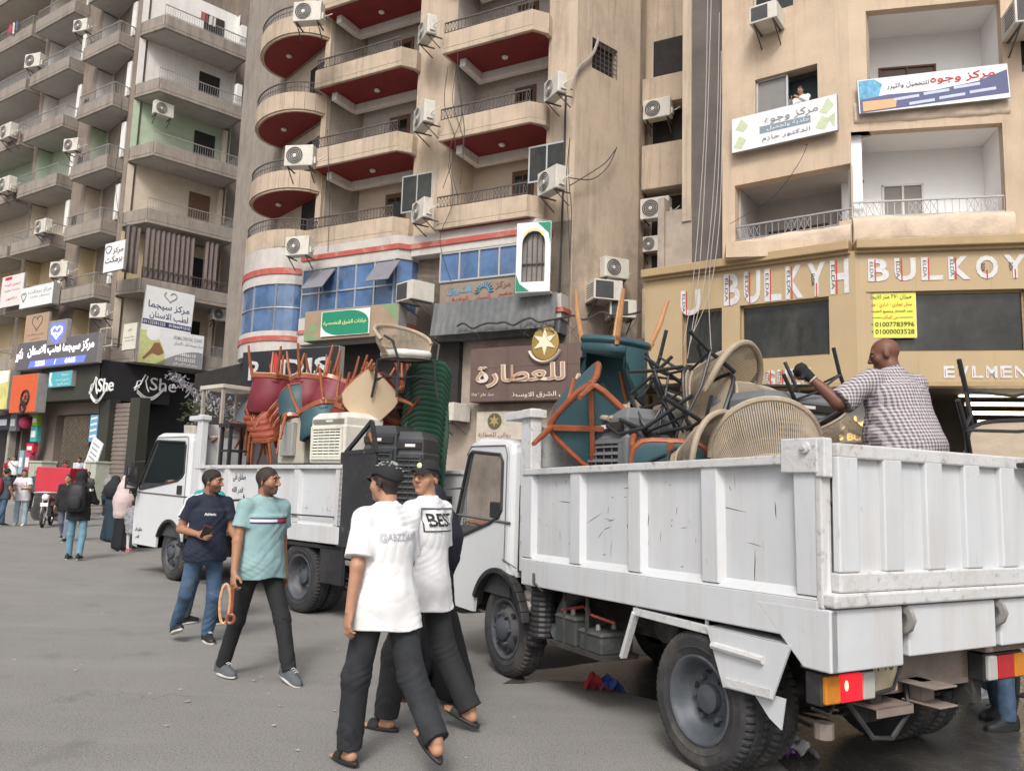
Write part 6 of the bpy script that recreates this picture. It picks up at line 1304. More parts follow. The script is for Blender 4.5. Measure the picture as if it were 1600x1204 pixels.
for i in range(520):
    t_=rnd.random();p=pa.lerp(pb,t_)-Vector((0,0,.9*math.sin(PI*t_)*.35+ .0))+Vector((rnd.gauss(0,.1),rnd.gauss(0,.1),rnd.gauss(0,.14*(.4+t_*1.5))));d_=Vector((rnd.uniform(-1,1),rnd.uniform(-1,1),rnd.uniform(-1,.4))).normalized()*.14;s_=d_.cross(Vector((.3,.5,.8))).normalized()*.02;b.add([p-s_,p+s_,p+d_+s_,p+d_-s_],[(0,1,2,3)])
tag(b.build('tinsel_garland',TIN,smooth=0),'silver tinsel garland strung behind the cab of the left truck','garland')
# ================= people =================
def V(*a): return np.array(a,float)
def s_cone(a,b,ra,rb):
    a=np.array(a,float);b=np.array(b,float);ba=b-a;L2=max(ba@ba,1e-9)
    def f(P):
        q=P-a;h=np.clip((q@ba)/L2,0,1);d=q-h[:,None]*ba
        return np.sqrt(np.einsum('ij,ij->i',d,d))-(ra+(rb-ra)*h)
    return f
def s_ell(c,r,M=None):
    c=np.array(c,float);r=np.array(r,float)
    def f(P):
        q=P-c
        if M is not None:q=q@M
        k0=np.linalg.norm(q/r,axis=1);k1=np.linalg.norm(q/(r*r),axis=1)+1e-9
        return k0*(k0-1)/k1
    return f
def s_cut(f,p,n):
    p=np.array(p,float);n=np.array(n,float)
    return lambda P:np.maximum(f(P),(P-p)@n)
def smin(a,b,k): 
    h=np.clip(.5+.5*(b-a)/k,0,1);return b+(a-b)*h-k*h*(1-h)
def field(items):
    """items: (f, k) union; (f, k, -1) smooth subtraction"""
    def F(P):
        d=None
        for it in items:
            v=it[0](P)
            if d is None:d=v
            elif len(it)>2:d=-smin(-d,v,it[1])
            else:d=smin(d,v,it[1])
        return d
    return F
def snet(F,lo,hi,h):
    lo=np.array(lo,float);n=np.maximum(np.ceil((np.array(hi)-lo)/h).astype(int),2)//4*4+5
    ax=[lo[i]+h*np.arange(n[i]) for i in range(3)]
    cg=np.stack(np.meshgrid(*[a[::4] for a in ax],indexing='ij'),-1);cs=cg.shape[:3]
    cv=F(cg.reshape(-1,3)).reshape(cs)
    near=np.abs(cv)<h*13
    act=np.zeros(tuple(c-1 for c in cs),bool)
    for i in(0,1):
        for j in(0,1):
            for k in(0,1):
                act|=near[i:cs[0]-1+i,j:cs[1]-1+j,k:cs[2]-1+k]
    v=np.repeat(np.repeat(np.repeat(np.where(cv<0,-1.,1.),4,0),4,1),4,2)[:n[0],:n[1],:n[2]].copy()
    m=np.zeros(tuple(n),bool)
    fine=np.repeat(np.repeat(np.repeat(act,4,0),4,1),4,2)
    m[:fine.shape[0],:fine.shape[1],:fine.shape[2]]|=fine
    m[1:]|=m[:-1].copy();m[:,1:]|=m[:,:-1].copy();m[:,:,1:]|=m[:,:,:-1].copy()
    idx=np.argwhere(m);P=lo+idx*h
    v[m]=F(P)
    ins=v<0;sh=tuple(n-1)
    cnt=np.zeros(sh);acc=np.zeros(sh+(3,))
    base=np.stack(np.meshgrid(*[np.arange(x) for x in sh],indexing='ij'),-1).astype(float)
    def cor(A,c):return A[c[0]:c[0]+sh[0],c[1]:c[1]+sh[1],c[2]:c[2]+sh[2]]
    for axis in range(3):
        o=[a for a in range(3) if a!=axis]
        for p in(0,1):
            for q in(0,1):
                c0=[0,0,0];c0[o[0]]=p;c0[o[1]]=q;c1=list(c0);c1[axis]=1
                a,b=cor(v,c0),cor(v,c1);x=(a<0)!=(b<0)
                t=np.where(x,a/np.where(x,a-b,1),0)
                cnt+=x
                for d in range(3):acc[...,d]+=np.where(x,c0[d]+(t if d==axis else 0),0)
    has=cnt>0;vid=-np.ones(sh,int);vid[has]=np.arange(has.sum())
    verts=lo+h*(base[has]+acc[has]/cnt[has][:,None])
    faces=[]
    for axis in range(3):
        o=[a for a in range(3) if a!=axis]
        sl0=[slice(1,-1)]*3;sl0[axis]=slice(0,-1)
        sl1=list(sl0);sl1[axis]=slice(1,None)
        A=ins[tuple(sl0)];B=ins[tuple(sl1)];e=np.argwhere(A!=B)
        if len(e)==0:continue
        fl=A[tuple(e.T)]
        e=e.copy();e[:,o[0]]+=1;e[:,o[1]]+=1
        def g(p,q):
            w=e.copy();w[:,o[0]]-=p;w[:,o[1]]-=q;return vid[tuple(w.T)]
        Q=np.stack([g(1,1),g(0,1),g(0,0),g(1,0)],1)
        if axis==1:fl=~fl
        Q[~fl]=Q[~fl][:,::-1];faces.append(Q)
    Fc=np.concatenate(faces);Fc=Fc[(Fc>=0).all(1)]
    return verts,Fc
def nbuild(name,v,f,mats,parent,mi=None,smooth=True):
    me=bpy.data.meshes.new(name)
    me.vertices.add(len(v));me.vertices.foreach_set('co',np.asarray(v,np.float32).ravel())
    me.loops.add(f.size);me.loops.foreach_set('vertex_index',f.ravel().astype(np.int32))
    me.polygons.add(len(f));me.polygons.foreach_set('loop_start',np.arange(0,f.size,4,dtype=np.int32));me.polygons.foreach_set('loop_total',np.full(len(f),4,np.int32))
    for m in(mats if isinstance(mats,(list,tuple)) else [mats]):me.materials.append(m)
    if mi is not None:me.polygons.foreach_set('material_index',mi.astype(np.int32))
    me.polygons.foreach_set('use_smooth',[smooth]*len(f));me.update(calc_edges=True);me.validate()
    o=bpy.data.objects.new(name,me);COL.objects.link(o)
    if parent:o.parent=parent
    return o
def skin(n,c): return mat('skin_'+n,c,.5,var=.12,scale=30,dirt=[x*.6 for x in c],damt=.25,dscale=18,spec=.35)
SK1=skin('brown',(.35,.175,.105));SK2=skin('tan',(.42,.225,.145));SK3=skin('deep',(.155,.068,.045))
LIP=mat('lips',(.27,.10,.085),.5,var=.1);EYW=mat('eye_white',(.34,.29,.26),.25,var=.03);EYD=mat('iris',(.02,.012,.01),.15,var=0)
HAIRB=mat('black_hair',(.022,.018,.016),.6,var=.4,scale=60,bump=.5,bscale=150);HAIRG=mat('grey_hair',(.30,.29,.28),.7,var=.3,scale=60,bump=.5,bscale=150)
SCALP=mat('cropped_scalp',(.032,.022,.018),.7,var=.5,scale=120)
STUB=mat('stubble_brown',(.15,.075,.05),.65,var=.3,scale=90)
_cl={}
def cloth(n,c,rough=.85,**k):
    k.setdefault('var',.1);k.setdefault('scale',6);k.setdefault('bump',.25);k.setdefault('bscale',220)
    return mat('cloth_'+n,c,rough,**k)
BLKCL=cloth('black',(.017,.018,.021));JEAN=cloth('blue_denim',(.055,.10,.17),dirt=(.20,.27,.36),damt=.5,dscale=4,var=.25);LJEAN=cloth('pale_denim',(.33,.42,.48),var=.15,dirt=(.5,.57,.6),damt=.5,dscale=4);SOLEW=mat('white_rubber',(.6,.59,.57),.6,var=.1);SHOEK=mat('black_shoe',(.022,.022,.024),.5,var=.2)
def rotm(rx=0,ry=0,rz=0): return np.array((Matrix.Rotation(rz,3,'Z')@Matrix.Rotation(ry,3,'Y')@Matrix.Rotation(rx,3,'X')))
def person(label,loc,face,height=1.74,build=1.0,skinm=SK1,h=.012,lean=0,headyaw=0,headpitch=0,headroll=0,
           legs=((8,4),(-10,14)),arms=((-8,6,15,0),(8,6,15,0)),shirt=None,trousers=None,shoes='shoe',shoem=(SHOEK,SOLEW),hair=HAIRB,hairstyle='short',cap=None,
           sleeve=.62,long=0,hem=.80,loose=.018,tloose=1.0,robe=None,veil=None,curl=(30,30),group=None,stub=False,seated=False,splay=.0,handpose=None,foot=(0,0),belly=0,fold=1.0,twist=0,details=True,rootz=0):
    """face = world direction the body faces; arms and legs are ((left),(right))"""
    S_=height/1.75
    rz=math.atan2(-face[0],face[1])
    t=thing('person',label,'person',(loc[0],loc[1],loc[2] if len(loc)>2 else 0),rz,group)
    t.scale=(S_,S_,S_)
    G=lambda d:R(d)
    # legs
    th,sh_,ank=.42,.40,.085
    joints=[]
    low=9
    for sd,(a,k) in zip((-1,1),legs):
        hx=sd*.092
        tv=V(sd*math.sin(G(4+splay)),math.sin(G(a)),-math.cos(G(a)));tv/=np.linalg.norm(tv)
        sv=V(sd*math.sin(G(1+splay*.3)),math.sin(G(a-k)),-math.cos(G(a-k)));sv/=np.linalg.norm(sv)
        kn=V(hx,0,0)+tv*th;an=kn+sv*sh_
        joints.append([V(hx,0,0),kn,an,sv])
    fp=[G(f) for f in foot]
    low=min(j[2][2]-ank-max(0,math.sin(abs(fp[i]))*(.13 if fp[i]>0 else .06)) for i,j in enumerate(joints))
    hipz=-low+rootz
    for j in joints:
        for i in range(3):j[i]=j[i]+V(0,0,hipz)
    pel=V(0,0,hipz)
    Tm=rotm(-G(lean))@rotm(0,0,G(twist))
    tp_=lambda x,y,z:pel+Tm@V(x,y,z)
    bw=build
    sho=[tp_(sd*.170*bw,-.005,.505) for sd in(-1,1)]
    arm=[]
    for sd,A,sp in zip((-1,1),arms,sho):
        if isinstance(A,dict):
            el=sp+Tm@V(*A['up'])/np.linalg.norm(A['up'])*.285;wr_=el+Tm@V(*A['fore'])/np.linalg.norm(A['fore'])*.25
            pn=Tm@V(*A.get('palm',(-sd,0,0)))
        else:
            a,b,e,c=[G(x) for x in A]
            uv=V(sd*math.sin(b),math.sin(a)*math.cos(b),-math.cos(a)*math.cos(b));fv=V(sd*math.sin(b*.6-c),math.sin(a+e),-math.cos(a+e));fv/=np.linalg.norm(fv)
            el=sp+uv*.285;wr_=el+fv*.25;pn=V(-sd,0,0)
        arm.append((sp,el,wr_,pn))
    nb=tp_(0,-.012,.575);hc=tp_(0,.02+.03*math.sin(G(lean)),.712)+V(0,.0,0)
    Hm=rotm(0,0,G(headyaw))@rotm(G(headpitch))@rotm(0,G(headroll),0)
    hp=lambda x,y,z:hc+Hm@V(x,y,z)
    E_=lambda c,r,k=.02:(s_ell(hp(*c),r,Hm),k)
    items=[E_((0,-.012,.028),(.074,.094,.087),.02),E_((0,.022,-.042),(.057,.064,.068),.03),E_((0,.066,-.092),(.024,.02,.017),.03)]
    for s in(-1,1):
        items+=[E_((s*.041,.055,-.022),(.024,.02,.026),.03),E_((s*.03,.073,.031),(.024,.013,.010),.02)]
    items+=[(s_cone(hp(0,-.02,-.06),nb-Tm@V(0,0,.03),.052,.058*bw**.5),.03)]
    if details:
        for s in(-1,1):items.append((s_ell(hp(s*.031,.096,.008),(.019,.014,.010),Hm),.012,-1));items.append(E_((s*.079,-.012,-.006),(.010,.021,.033),.008))
        items+=[(s_cone(hp(0,.086,.020),hp(0,.108,-.026),.008,.0125),.012),E_((.012,.096,-.031),(.010,.011,.008),.008),E_((-.012,.096,-.031),(.010,.011,.008),.008)]
        items+=[(s_cone(hp(-.017,.083,-.060),hp(.017,.083,-.060),.0075,.0075),.008),(s_cone(hp(-.014,.083,-.071),hp(.014,.083,-.071),.008,.008),.007)]
    # torso and limbs under the clothes
    items+=[(s_ell(tp_(0,0,.36),(.155*bw,.105*bw,.2),Tm),.05),(s_ell(tp_(0,.01+belly*.3,.14),(.14*bw+belly*.3,.098*bw+belly,.16),Tm),.05),(s_cone(sho[0],sho[1],.050,.050),.05)]+[(s_cone(sp+Tm@V(0,0,-.01),tp_(0,-.014,.54),.045,.052),.03) for sp in sho]
    for (sp,el,wr_,pn) in arm:
        items+=[(s_cone(sp,el,.050*bw,.040*bw),.03),(s_cone(el,wr_,.042*bw,.027),.02)]
    nail=[]
    for i,(sd,(sp,el,wr_,pn)) in enumerate(zip((-1,1),arm)):
        d=(wr_-el)/np.linalg.norm(wr_-el);n=pn-d*(pn@d);n/=np.linalg.norm(n)+1e-9
        s=np.cross(d,n)*(1 if sd<0 else -1)
        if not(handpose and handpose[i]=='keep') and s[1]<0 and not isinstance(arms[i],dict):s=-s
        B=np.stack([s,n,d],1)
        items.append((s_ell(wr_+d*.048,(.040,.0165,.056),B),.02))
        cu=G(curl[i])
        for q,(o_,L_,cx) in enumerate(zip((.030,.010,-.010,-.029),(.072,.080,.074,.058),(0,2,5,9))):
            r0=wr_+d*(.092-.004*abs(q-1))+s*o_
            p=r0;ang=0
            for seg,(fr,rr) in enumerate(((.45,.0092),(.32,.0086),(.23,.0078))):
                ang+=cu*(.55 if seg==0 else .9)+G(cx)
                q_=p+(d*math.cos(ang)+n*math.sin(ang)+s*o_*.6)*L_*fr
                items.append((s_cone(p,q_,rr,rr-.0008),.004));p=q_
        b0=wr_+d*.03+s*.026+n*.006;b1=b0+(d*.62+s*.62+n*.35)*.045;b2=b1+(d*.9+s*.2+n*.45)*.034
        items+=[(s_cone(b0,b1,.014,.0115),.012),(s_cone(b1,b2,.011,.0092),.005)]
    bare=shoes in('slide','sandal')
    for i,(hj,kn,an,sv) in enumerate(joints):
        items+=[(s_cone(hj,kn,.075,.052),.03),(s_cone(kn,an,.052,.036),.02)]
        if bare:
            fm=rotm(-fp[i]);ff=lambda x,y,z:an+fm@V(x,y,z)
            items+=[(s_cone(ff(0,-.03,-.04),ff(0,.10,-.06),.036,.026),.02)]
            for q in range(5):items.append((s_cone(ff((q-2)*.017,.10,-.062),ff((q-2)*.019,.165-.012*abs(q-1.2),-.066),.012,.0105 if q else .012),.006))
    allp=[hc]+[p for a in arm for p in a[:3]]+[p for j in joints for p in j[:3]]+[nb,pel]
    lo=np.min(allp,0)-.20;hi=np.max(allp,0)+.20;lo[2]=max(lo[2],-.02)
    lo[2]=-.01 if bare else lo[2]
    v,f=snet(field(items),lo,hi,h)
    mats=[skinm,LIP,STUB,SCALP];c=v[f].mean(1);q=(c-hc)@Hm;mi=np.zeros(len(f),int)
    if details:
        if stub:
            ms=(q[:,2]<-.035)&(q[:,1]>-.0)&(q[:,2]>-.13)&(np.abs(q[:,0])<.075)&~((q[:,2]>-.05)&(np.abs(q[:,0])>.03)&(q[:,1]>.06));mi[ms]=2
            ms=(q[:,2]<-.045)&(q[:,2]>-.057)&(q[:,1]>.085)&(np.abs(q[:,0])<.026);mi[ms]=2
        if hairstyle in('short','fade') and hair is not HAIRG and not veil:
            ln=np.where(q[:,1]>.0,.058-.9*np.maximum(0,.06-q[:,1])-q[:,2],-.078-q[:,2]+1.55*np.maximum(0,q[:,1]+.06))
            mi[(ln+.006*np.sin(c[:,0]*130+c[:,2]*170)<(.013 if hairstyle=='short' else .020))&(q[:,2]>-.072)&(q[:,1]<.075)]=3
        mi[(np.abs(q[:,0])<.02)&(np.abs(q[:,2]+.066)<.0105)&(q[:,1]>.087)]=1
    nbuild('body',v,f,mats,t,mi)
    if details:
        for s in(-1,1):
            b=MB();cc=hp(s*.031,.0755,.008);Mm=Matrix.Translation(cc)@Matrix(Hm.tolist()).to_4x4()
            b.ell((0,0,0),(.0125,.0115,.0068),10,Mm);b.m=1;b.ell((.0,.0085,0),(.0058,.0045,.0060),8,Mm);b.build('eye',[EYW,EYD],t)
            if hairstyle!='none':
                b=MB();b.tube([hp(s*x,y,z) for x,y,z in((.014,.090,.026),(.03,.090,.033),(.048,.076,.028))],[.0042,.006,.003],6);b.build('eyebrow',HAIRB if hair is not HAIRG else HAIRG,t)
    # hair
    if hairstyle in('short','long') and not veil:
        g=.0045 if hairstyle!='fade' else .0015
        hi_=[(s_ell(hp(0,-.014,.030),(.074+g,.094+g,.089+g),Hm),.02)]
        if hairstyle=='long':hi_.append((s_ell(hp(0,-.05,-.06),(.085,.07,.12),Hm),.04))
        line=lambda P:(lambda q:np.minimum(np.minimum(.055-q[:,2]-np.maximum(0,-(q[:,1]-.02))*1.0*0,1),1)*0+np.where(q[:,1]>.0,.058-.9*np.maximum(0,.06-q[:,1])+1.2*np.maximum(0,.01-q[:,1])*0-q[:,2],np.where(True,-.078-q[:,2]+1.55*np.maximum(0,q[:,1]+.06),0)))((P-hc)@Hm)
        F0=field(hi_)
        FH=lambda P:np.maximum(F0(P),line(P)+(.012 if hairstyle=='fade' else .004)+.006*np.sin(P[:,0]*95+P[:,1]*60)*np.sin(P[:,2]*80+P[:,1]*70))+.0022*np.sin(P[:,0]*310+P[:,2]*190)*np.sin(P[:,1]*280-P[:,2]*90)
        v,f=snet(FH,hc-.22,hc+.16,max(h*.6,.006));nbuild('hair',v,f,hair,t)
    if cap:
        cm,brimyaw=cap[0],cap[1] if len(cap)>1 else 0
        F0=field([(s_ell(hp(0,-.012,.036),(.086,.105,.093),Hm),.02)])
        FC=lambda P:np.maximum(F0(P),(lambda q:.052-q[:,2]-.45*np.maximum(0,-q[:,1]))((P-hc)@Hm))
        v,f=snet(FC,hc-.16,hc+.16,max(h*.6,.006));co=nbuild('cap',v,f,cm,t)
        b=MB();n=14
        Mm=Matrix.Translation(hc)@Matrix(Hm.tolist()).to_4x4()@Matrix.Rotation(R(brimyaw),4,'Z')
        for zz in(0,):
            rings=[]
            for j in range(6):
                y=.068+.018*j;w=.08*math.sqrt(max(.02,1-(j/5.2)**2.6));rings.append([(w*(-1+2*i/n),y-.02*abs(-1+2*i/n)**2,.060-.024*(-1+2*i/n)**2-.0022*j*j*.35+z_) for z_ in(0,) for i in range(n+1)]+[(w*(1-2*i/n),y-.02*abs(1-2*i/n)**2,.054-.024*(1-2*i/n)**2-.0022*j*j*.35) for i in range(n+1)])
            b.loft(rings,M=Mm)
        b.build('cap_brim',cap[2] if len(cap)>2 else cm,co,smooth=50)
    def wrinkle(P,amp,sc=1):
        x,y,z=P[:,0],P[:,1],P[:,2]
        a=np.sin(30*sc*z+26*x+3.5*np.sin(9*x+6*y+4*z)+6*y);b=np.sin(46*sc*z-38*x+22*y+3*np.sin(13*z+5*x));c=np.sin(64*x+18*z+34*y+2*np.sin(21*z))
        rd=lambda q:1-2*np.sqrt(np.abs(q)+.02)
        return amp*(.8*rd(a)*(.5+.5*np.sin(7*z+9*x+1.3))+.6*rd(b)*(.5+.5*np.sin(11*x-8*z+5*y))+.35*c)
    so=None
    if shirt:
        g=loose
        def col(P):
            q=(P-pel)@Tm;z=q[:,2];u=np.clip((z-(hem-.90))/(.36-(hem-.90)),0,1)
            rx=(.166*bw+g*1.15)*(1-u)+(.160*bw+g*.8)*u;ry=(.130*bw+g*1.2)*(1-u)+(.108*bw+g*.8)*u
            bl=belly*np.exp(-((z-.12)/.17)**2);yc=bl*.45;ry=ry+bl*.9;rx=rx+bl*.5
            k=np.sqrt((q[:,0]/rx)**2+((q[:,1]-yc)/ry)**2)+1e-6
            return np.maximum((k-1)*np.minimum(rx,ry),z-.42)
        it=[(col,.03),(s_ell(tp_(0,0,.37),(.158*bw+g*.9,.108*bw+g*.8,.165),Tm),.05),(s_cone(sho[0]+V(.01,0,-.012),sho[1]+V(-.01,0,-.012),.050+g*.3,.050+g*.3),.05)]
        it.append((s_ell(pel+V(0,-.008,.03),(.168*bw+.028,.118*bw+belly*.5+.032,.15)),.05))
        for hj,kn,an,sv in joints:it.append((s_cone(hj+V(0,-.01,0),kn,.086*(.62+.38*tloose)*bw**.6+.026,.066*tloose+.03),.035))
        it.append((s_cone(tp_(0,-.008,.555),tp_(0,-.005,.48),.072,.10),.04))
        for sp in sho:it.append((s_cone(sp+Tm@V(0,0,-.006),tp_(0,-.012,.545),.052+g*.25,.060),.03))
        for sp,el,wr_,pn in arm:
            d=(el-sp)/.285
            if long:
                e2=el+(wr_-el)*.9;it+=[(s_cone(sp,el,.054*bw+g*.4,.048*bw+g*.5),.035),(s_cut(s_cone(el,wr_,.048*bw+g*.5,.034+g*.5),e2,(wr_-el)/.25),.02)]
            else:
                e2=sp+d*.285*sleeve;it.append((s_cut(s_cone(sp-d*.0,sp+d*.285*(sleeve+.25),.048*bw+g*.3,.060*bw+g*1.05),e2,d),.03))
        F0=field(it);hz=hem-.90;up=Tm@V(0,0,1);p0=tp_(0,0,hz)
        nk=s_cone(nb-Tm@V(0,-.012,.022),nb+Tm@V(0,.01,.2),.0575,.08)
        FS=lambda P:np.maximum(np.maximum(F0(P)+wrinkle(P,.0034*fold),-((P-p0)@up)+.008*np.sin(P[:,0]*21+P[:,1]*15)),-nk(P))
        lo=np.min([a for ar_ in arm for a in ar_[:3]]+[p0,nb],0)-.22-belly;hi=np.max([a for ar_ in arm for a in ar_[:3]]+[p0,nb],0)+.22+belly
        v,f=snet(FS,lo,hi,h*1.0);so=nbuild('shirt',v,f,shirt,t)
    if trousers:
        k_=tloose;it=[(s_ell(pel+V(0,-.008,.03),(.168*bw,.118*bw+belly*.5,.14)),.05)]
        for i,(hj,kn,an,sv) in enumerate(joints):
            it+=[(s_cone(hj+V(0,-.01,.0),kn,.086*(.62+.38*k_)*bw**.6,.066*k_),.035),(s_cut(s_cone(kn,an+sv*.03,.066*k_,.056*k_**1.35),an+sv*(-.0 if bare else .012),sv),.03)]
        F0=field(it);top=pel[2]+.05
        kz=(joints[0][1][2]+joints[1][1][2])/2
        FT=lambda P:np.maximum(F0(P)+wrinkle(P,.0042*fold,.8)*(.22+1.0*np.exp(-((P[:,2]-kz)/.09)**2)+1.5*np.exp(-((P[:,2]-.17)/.09)**2)+.9*np.exp(-((P[:,2]-hipz+.05)/.08)**2)),P[:,2]-top)
        lo=np.min([p for j in joints for p in j[:3]]+[pel],0)-.2;hi=np.max([p for j in joints for p in j[:3]]+[pel],0)+.2
        v,f=snet(FT,lo,hi,h*1.05);nbuild('trousers',v,f,trousers,t)
    if robe:
        st=max(.1,abs(joints[0][2][1]-joints[1][2][1])*.5)
        it=[(s_ell(tp_(0,0,.36),(.18,.135,.23),Tm),.06),(s_ell(tp_(0,0,.1),(.175,.15,.25),Tm),.08),(s_cone(sho[0],sho[1],.075,.075),.06)]
        it+=[(s_cone(pel+V(0,0,.05),V(-.09,joints[0][2][1]*.8,.12),.15,.15),.1),(s_cone(pel+V(0,0,.05),V(.09,joints[1][2][1]*.8,.12),.15,.15),.1)]
        for sp,el,wr_,pn in arm:it+=[(s_cone(sp,el,.075,.07),.04),(s_cut(s_cone(el,wr_,.07,.06),wr_-(wr_-el)*.06,(wr_-el)/.25),.03)]
        F0=field(it);FR=lambda P:np.maximum(F0(P)+.010*np.sin(np.arctan2(P[:,0],P[:,1])*11+P[:,2]*2)*np.clip((1.1-P[:,2])*1.2,0,1)+wrinkle(P,.003),.035-P[:,2])
        v,f=snet(FR,np.array([-.5,-.55,.0]),np.array([.5,.55,hipz+.75]),h*1.1);nbuild('robe',v,f,robe,t)
    if veil:
        vm,drop,open_=veil
        it=[(s_ell(hp(0,-.012,.02),(.096,.116,.112),Hm),.02),(s_cone(hp(0,-.02,-.05),nb+V(0,0,-.04),.085,.12),.06)]
        if drop>.1:it+=[(s_cone(nb+V(0,0,-.06),nb+V(0,-.01,-drop*.55),.17,.23),.1),(s_cone(nb+V(0,0,-drop*.5),nb+V(0,-.02,-drop),.23,.21),.08)]
        F0=field(it);fo=s_ell(hp(0,.10,.005),(.052,.07,.07 if open_>1 else .03),Hm)
        FV=lambda P:np.maximum(F0(P)+wrinkle(P,.004),-fo(P) if open_ else -9)
        v,f=snet(FV,nb-np.array([.42,.42,drop+.12]),hc+np.array([.42,.42,.2]),h*1.1);nbuild('headscarf',v,f,vm,t)
    # shoes
    for i,(hj,kn,an,sv) in enumerate(joints):
        fm=Matrix.Rotation(-fp[i],4,'X');M_=Matrix.Translation(an)@fm
        sl=MB();outl=[(.047*math.cos(a)*(1+.12*math.sin(a))-.0,.045+.145*math.sin(a)) for a in[2*PI*k/20 for k in range(20)]]
        sl.prism(outl,-.085,-.062 if shoes!='boot' else -.05,M_)
        if shoes in('slide','sandal'):
            so_=sl.build('sandal',shoem[0],t,smooth=30,bevel=.006)
            st_=MB();st_.loft([[(.05*math.cos(a),y,-.07+(.052-abs(y-.07)*.1)*math.sin(a)*k) for a in[PI*q/10 for q in range(11)]]+[(.044*math.cos(PI-a),y,-.07+(.045-abs(y-.07)*.1)*math.sin(PI-a)*k) for a in[PI*q/10 for q in range(11)]] for y,k in((.035,1.15),(.07,1.05),(.11,.95))],M=M_);st_.build('strap',shoem[0],so_,smooth=40)
        else:
            so_=sl.build('shoe_sole',shoem[1],t,smooth=30,bevel=.005)
            up=MB();rings=[]
            for y,w,hh in((-.095,.012,.06),(-.085,.032,.10),(-.05,.040,.115),(-.0,.042,.105),(.04,.043,.085),(.09,.045,.06),(.14,.042,.045),(.175,.030,.032),(.188,.008,.018)):
                rings.append([(w*math.cos(a),y,-.066+hh*max(0,math.sin(a))**.8) for a in[PI*q/12 for q in range(13)]])
            up.loft(rings,closed=True,M=M_);uo=up.build('shoe',shoem[0],t,smooth=60)
            lc=MB()
            for q in range(4):y=.03+.025*q;lc.tube([(-.018,y,-.066+.094-.2*(y-.02)*.95),(0,y,-.066+.102-.2*(y-.02)),(.018,y,-.066+.094-.2*(y-.02)*.95)],.004,4)
            lc.v=[tuple(M_@Vector(q)) for q in lc.v];lc.build('laces',shoem[2] if len(shoem)>2 else shoem[1],uo)
    t['_j']=0;del t['_j']
    return dict(t=t,shirt=so,head=hc,Hm=Hm,arm=arm,tp=tp_,Tm=Tm,hipz=hipz,S=S_,hp=hp,nb=nb)
def decal(o,geo,M,dirn,m,name,off=.003,maxd=.6):
    """geo (verts in its own XY plane), M to the person's space, thrown along dirn on to the mesh"""
    me=o.data;bv=BVHTree.FromPolygons([v.co for v in me.vertices],[p.vertices for p in me.polygons])
    d=Vector(dirn).normalized();vs=[]
    for v in geo.v:
        p=M@Vector(v);h=bv.ray_cast(p-d*.5,d,1.5);vs.append(tuple(h[0]-d*off) if h[0] else tuple(p))
    b=MB();b.v=vs;b.f=geo.f;b.mi=[0]*len(geo.f);return b.build(name,m,o,smooth=60)
def strip(w,h,nu=16,nv=3,x=0,z=0):
    b=MB();b.grid(lambda a,v:(x+w*(a-.5),z+h*(v-.5),0),nu,nv);return b
def flat_text(s,w,h,bold=0):
    """text as a flat sheet of small faces"""
    b=MB();vs,fs=text_geo(s,bold)
    zt=max(v[2] for v in vs);keep=[f for f in fs if all(abs(vs[i][2]-zt)<1e-5 for i in f)]
    xs=[v[0] for v in vs];ys=[v[1] for v in vs];sx=w/(max(xs)-min(xs));sy=h/(max(ys)-min(ys))
    b.add([((v[0]-(max(xs)+min(xs))/2)*sx,(v[1]-(max(ys)+min(ys))/2)*sy,0) for v in vs],keep);return b
# ================= who stands where =================
def gz(px,py): p=on_z(px,py);return (p.x,p.y)
# man in the pale teal tee
TEE1=cloth('pale_teal',(.25,.39,.40))
p=person('man in a pale teal tee with a striped chest walking past the left truck',gz(395,1060),(.74,-.67),1.76,skinm=SK1,h=.0065,headyaw=30,headpitch=-2,legs=((24,4),(-14,8)),arms=((-12,10,20,0),(4,12,12,-4)),
   shirt=TEE1,trousers=BLKCL,tloose=.98,stub=True,hairstyle='fade',hem=.83,loose=.022,foot=(12,0),shoem=(cloth('grey_canvas',(.10,.11,.12)),SOLEW),curl=(25,48))
o=p['shirt'];Mx=Matrix.Rotation(PI/2,4,'X')
for nm,w,h_,x,z,m in(('navy_stripe',.34,.012,0,1.245,INKB),('white_stripe',.34,.022,-.0,1.262,INKW),('red_block',.13,.022,-.105,1.262,INKR),('navy_stripe',.34,.012,0,1.279,INKB)):
    decal(o,strip(w,h_,24,2),Matrix.Translation((x,.3,z+.0))@Mx,(0,-1,0),m,nm,.004 if nm!='red_block' else .0055)
b=MB();nb=p['nb'];b.tube([tuple(nb+V(.066*math.cos(a),.005+.066*math.sin(a),-.028-.018*math.sin(a))) for a in[2*PI*i/24 for i in range(24)]],.009,6,closed=True);b.build('collar',cloth('charcoal_rib',(.06,.06,.07)),o)
sp,el,wr_,pn=p['arm'][1]
hd_=p['t'];loc=Matrix.Translation(hd_.location)@Matrix.Rotation(hd_.rotation_euler[2],4,'Z')@Matrix.Scale(p['S'],4)
q=loc@Vector(wr_+(wr_-el)/.25*.10)
lp=thing('wooden_handle','looped wooden bag handle with a buckle carried by the man in teal','handle',q)
b=MB();b.tube([(-.045+.04*math.cos(a)*1.0,-.02,-.14+.15*math.sin(a)) for a in[2*PI*i/28 for i in range(28)]],.011,6,closed=True);b.build('loop',mat('pale_cane',(.55,.33,.19),.5,var=.4,scale=25),lp)
b=MB();b.tube([(.012,-.02,-.02),(.014,-.025,-.15),(.01,-.03,-.23)],.013,6);b.tube([(.01+.03*math.cos(a),-.03,-.25+.035*math.sin(a)) for a in[2*PI*i/12 for i in range(12)]],.012,6,closed=True);b.build('strap',WOOD,lp)
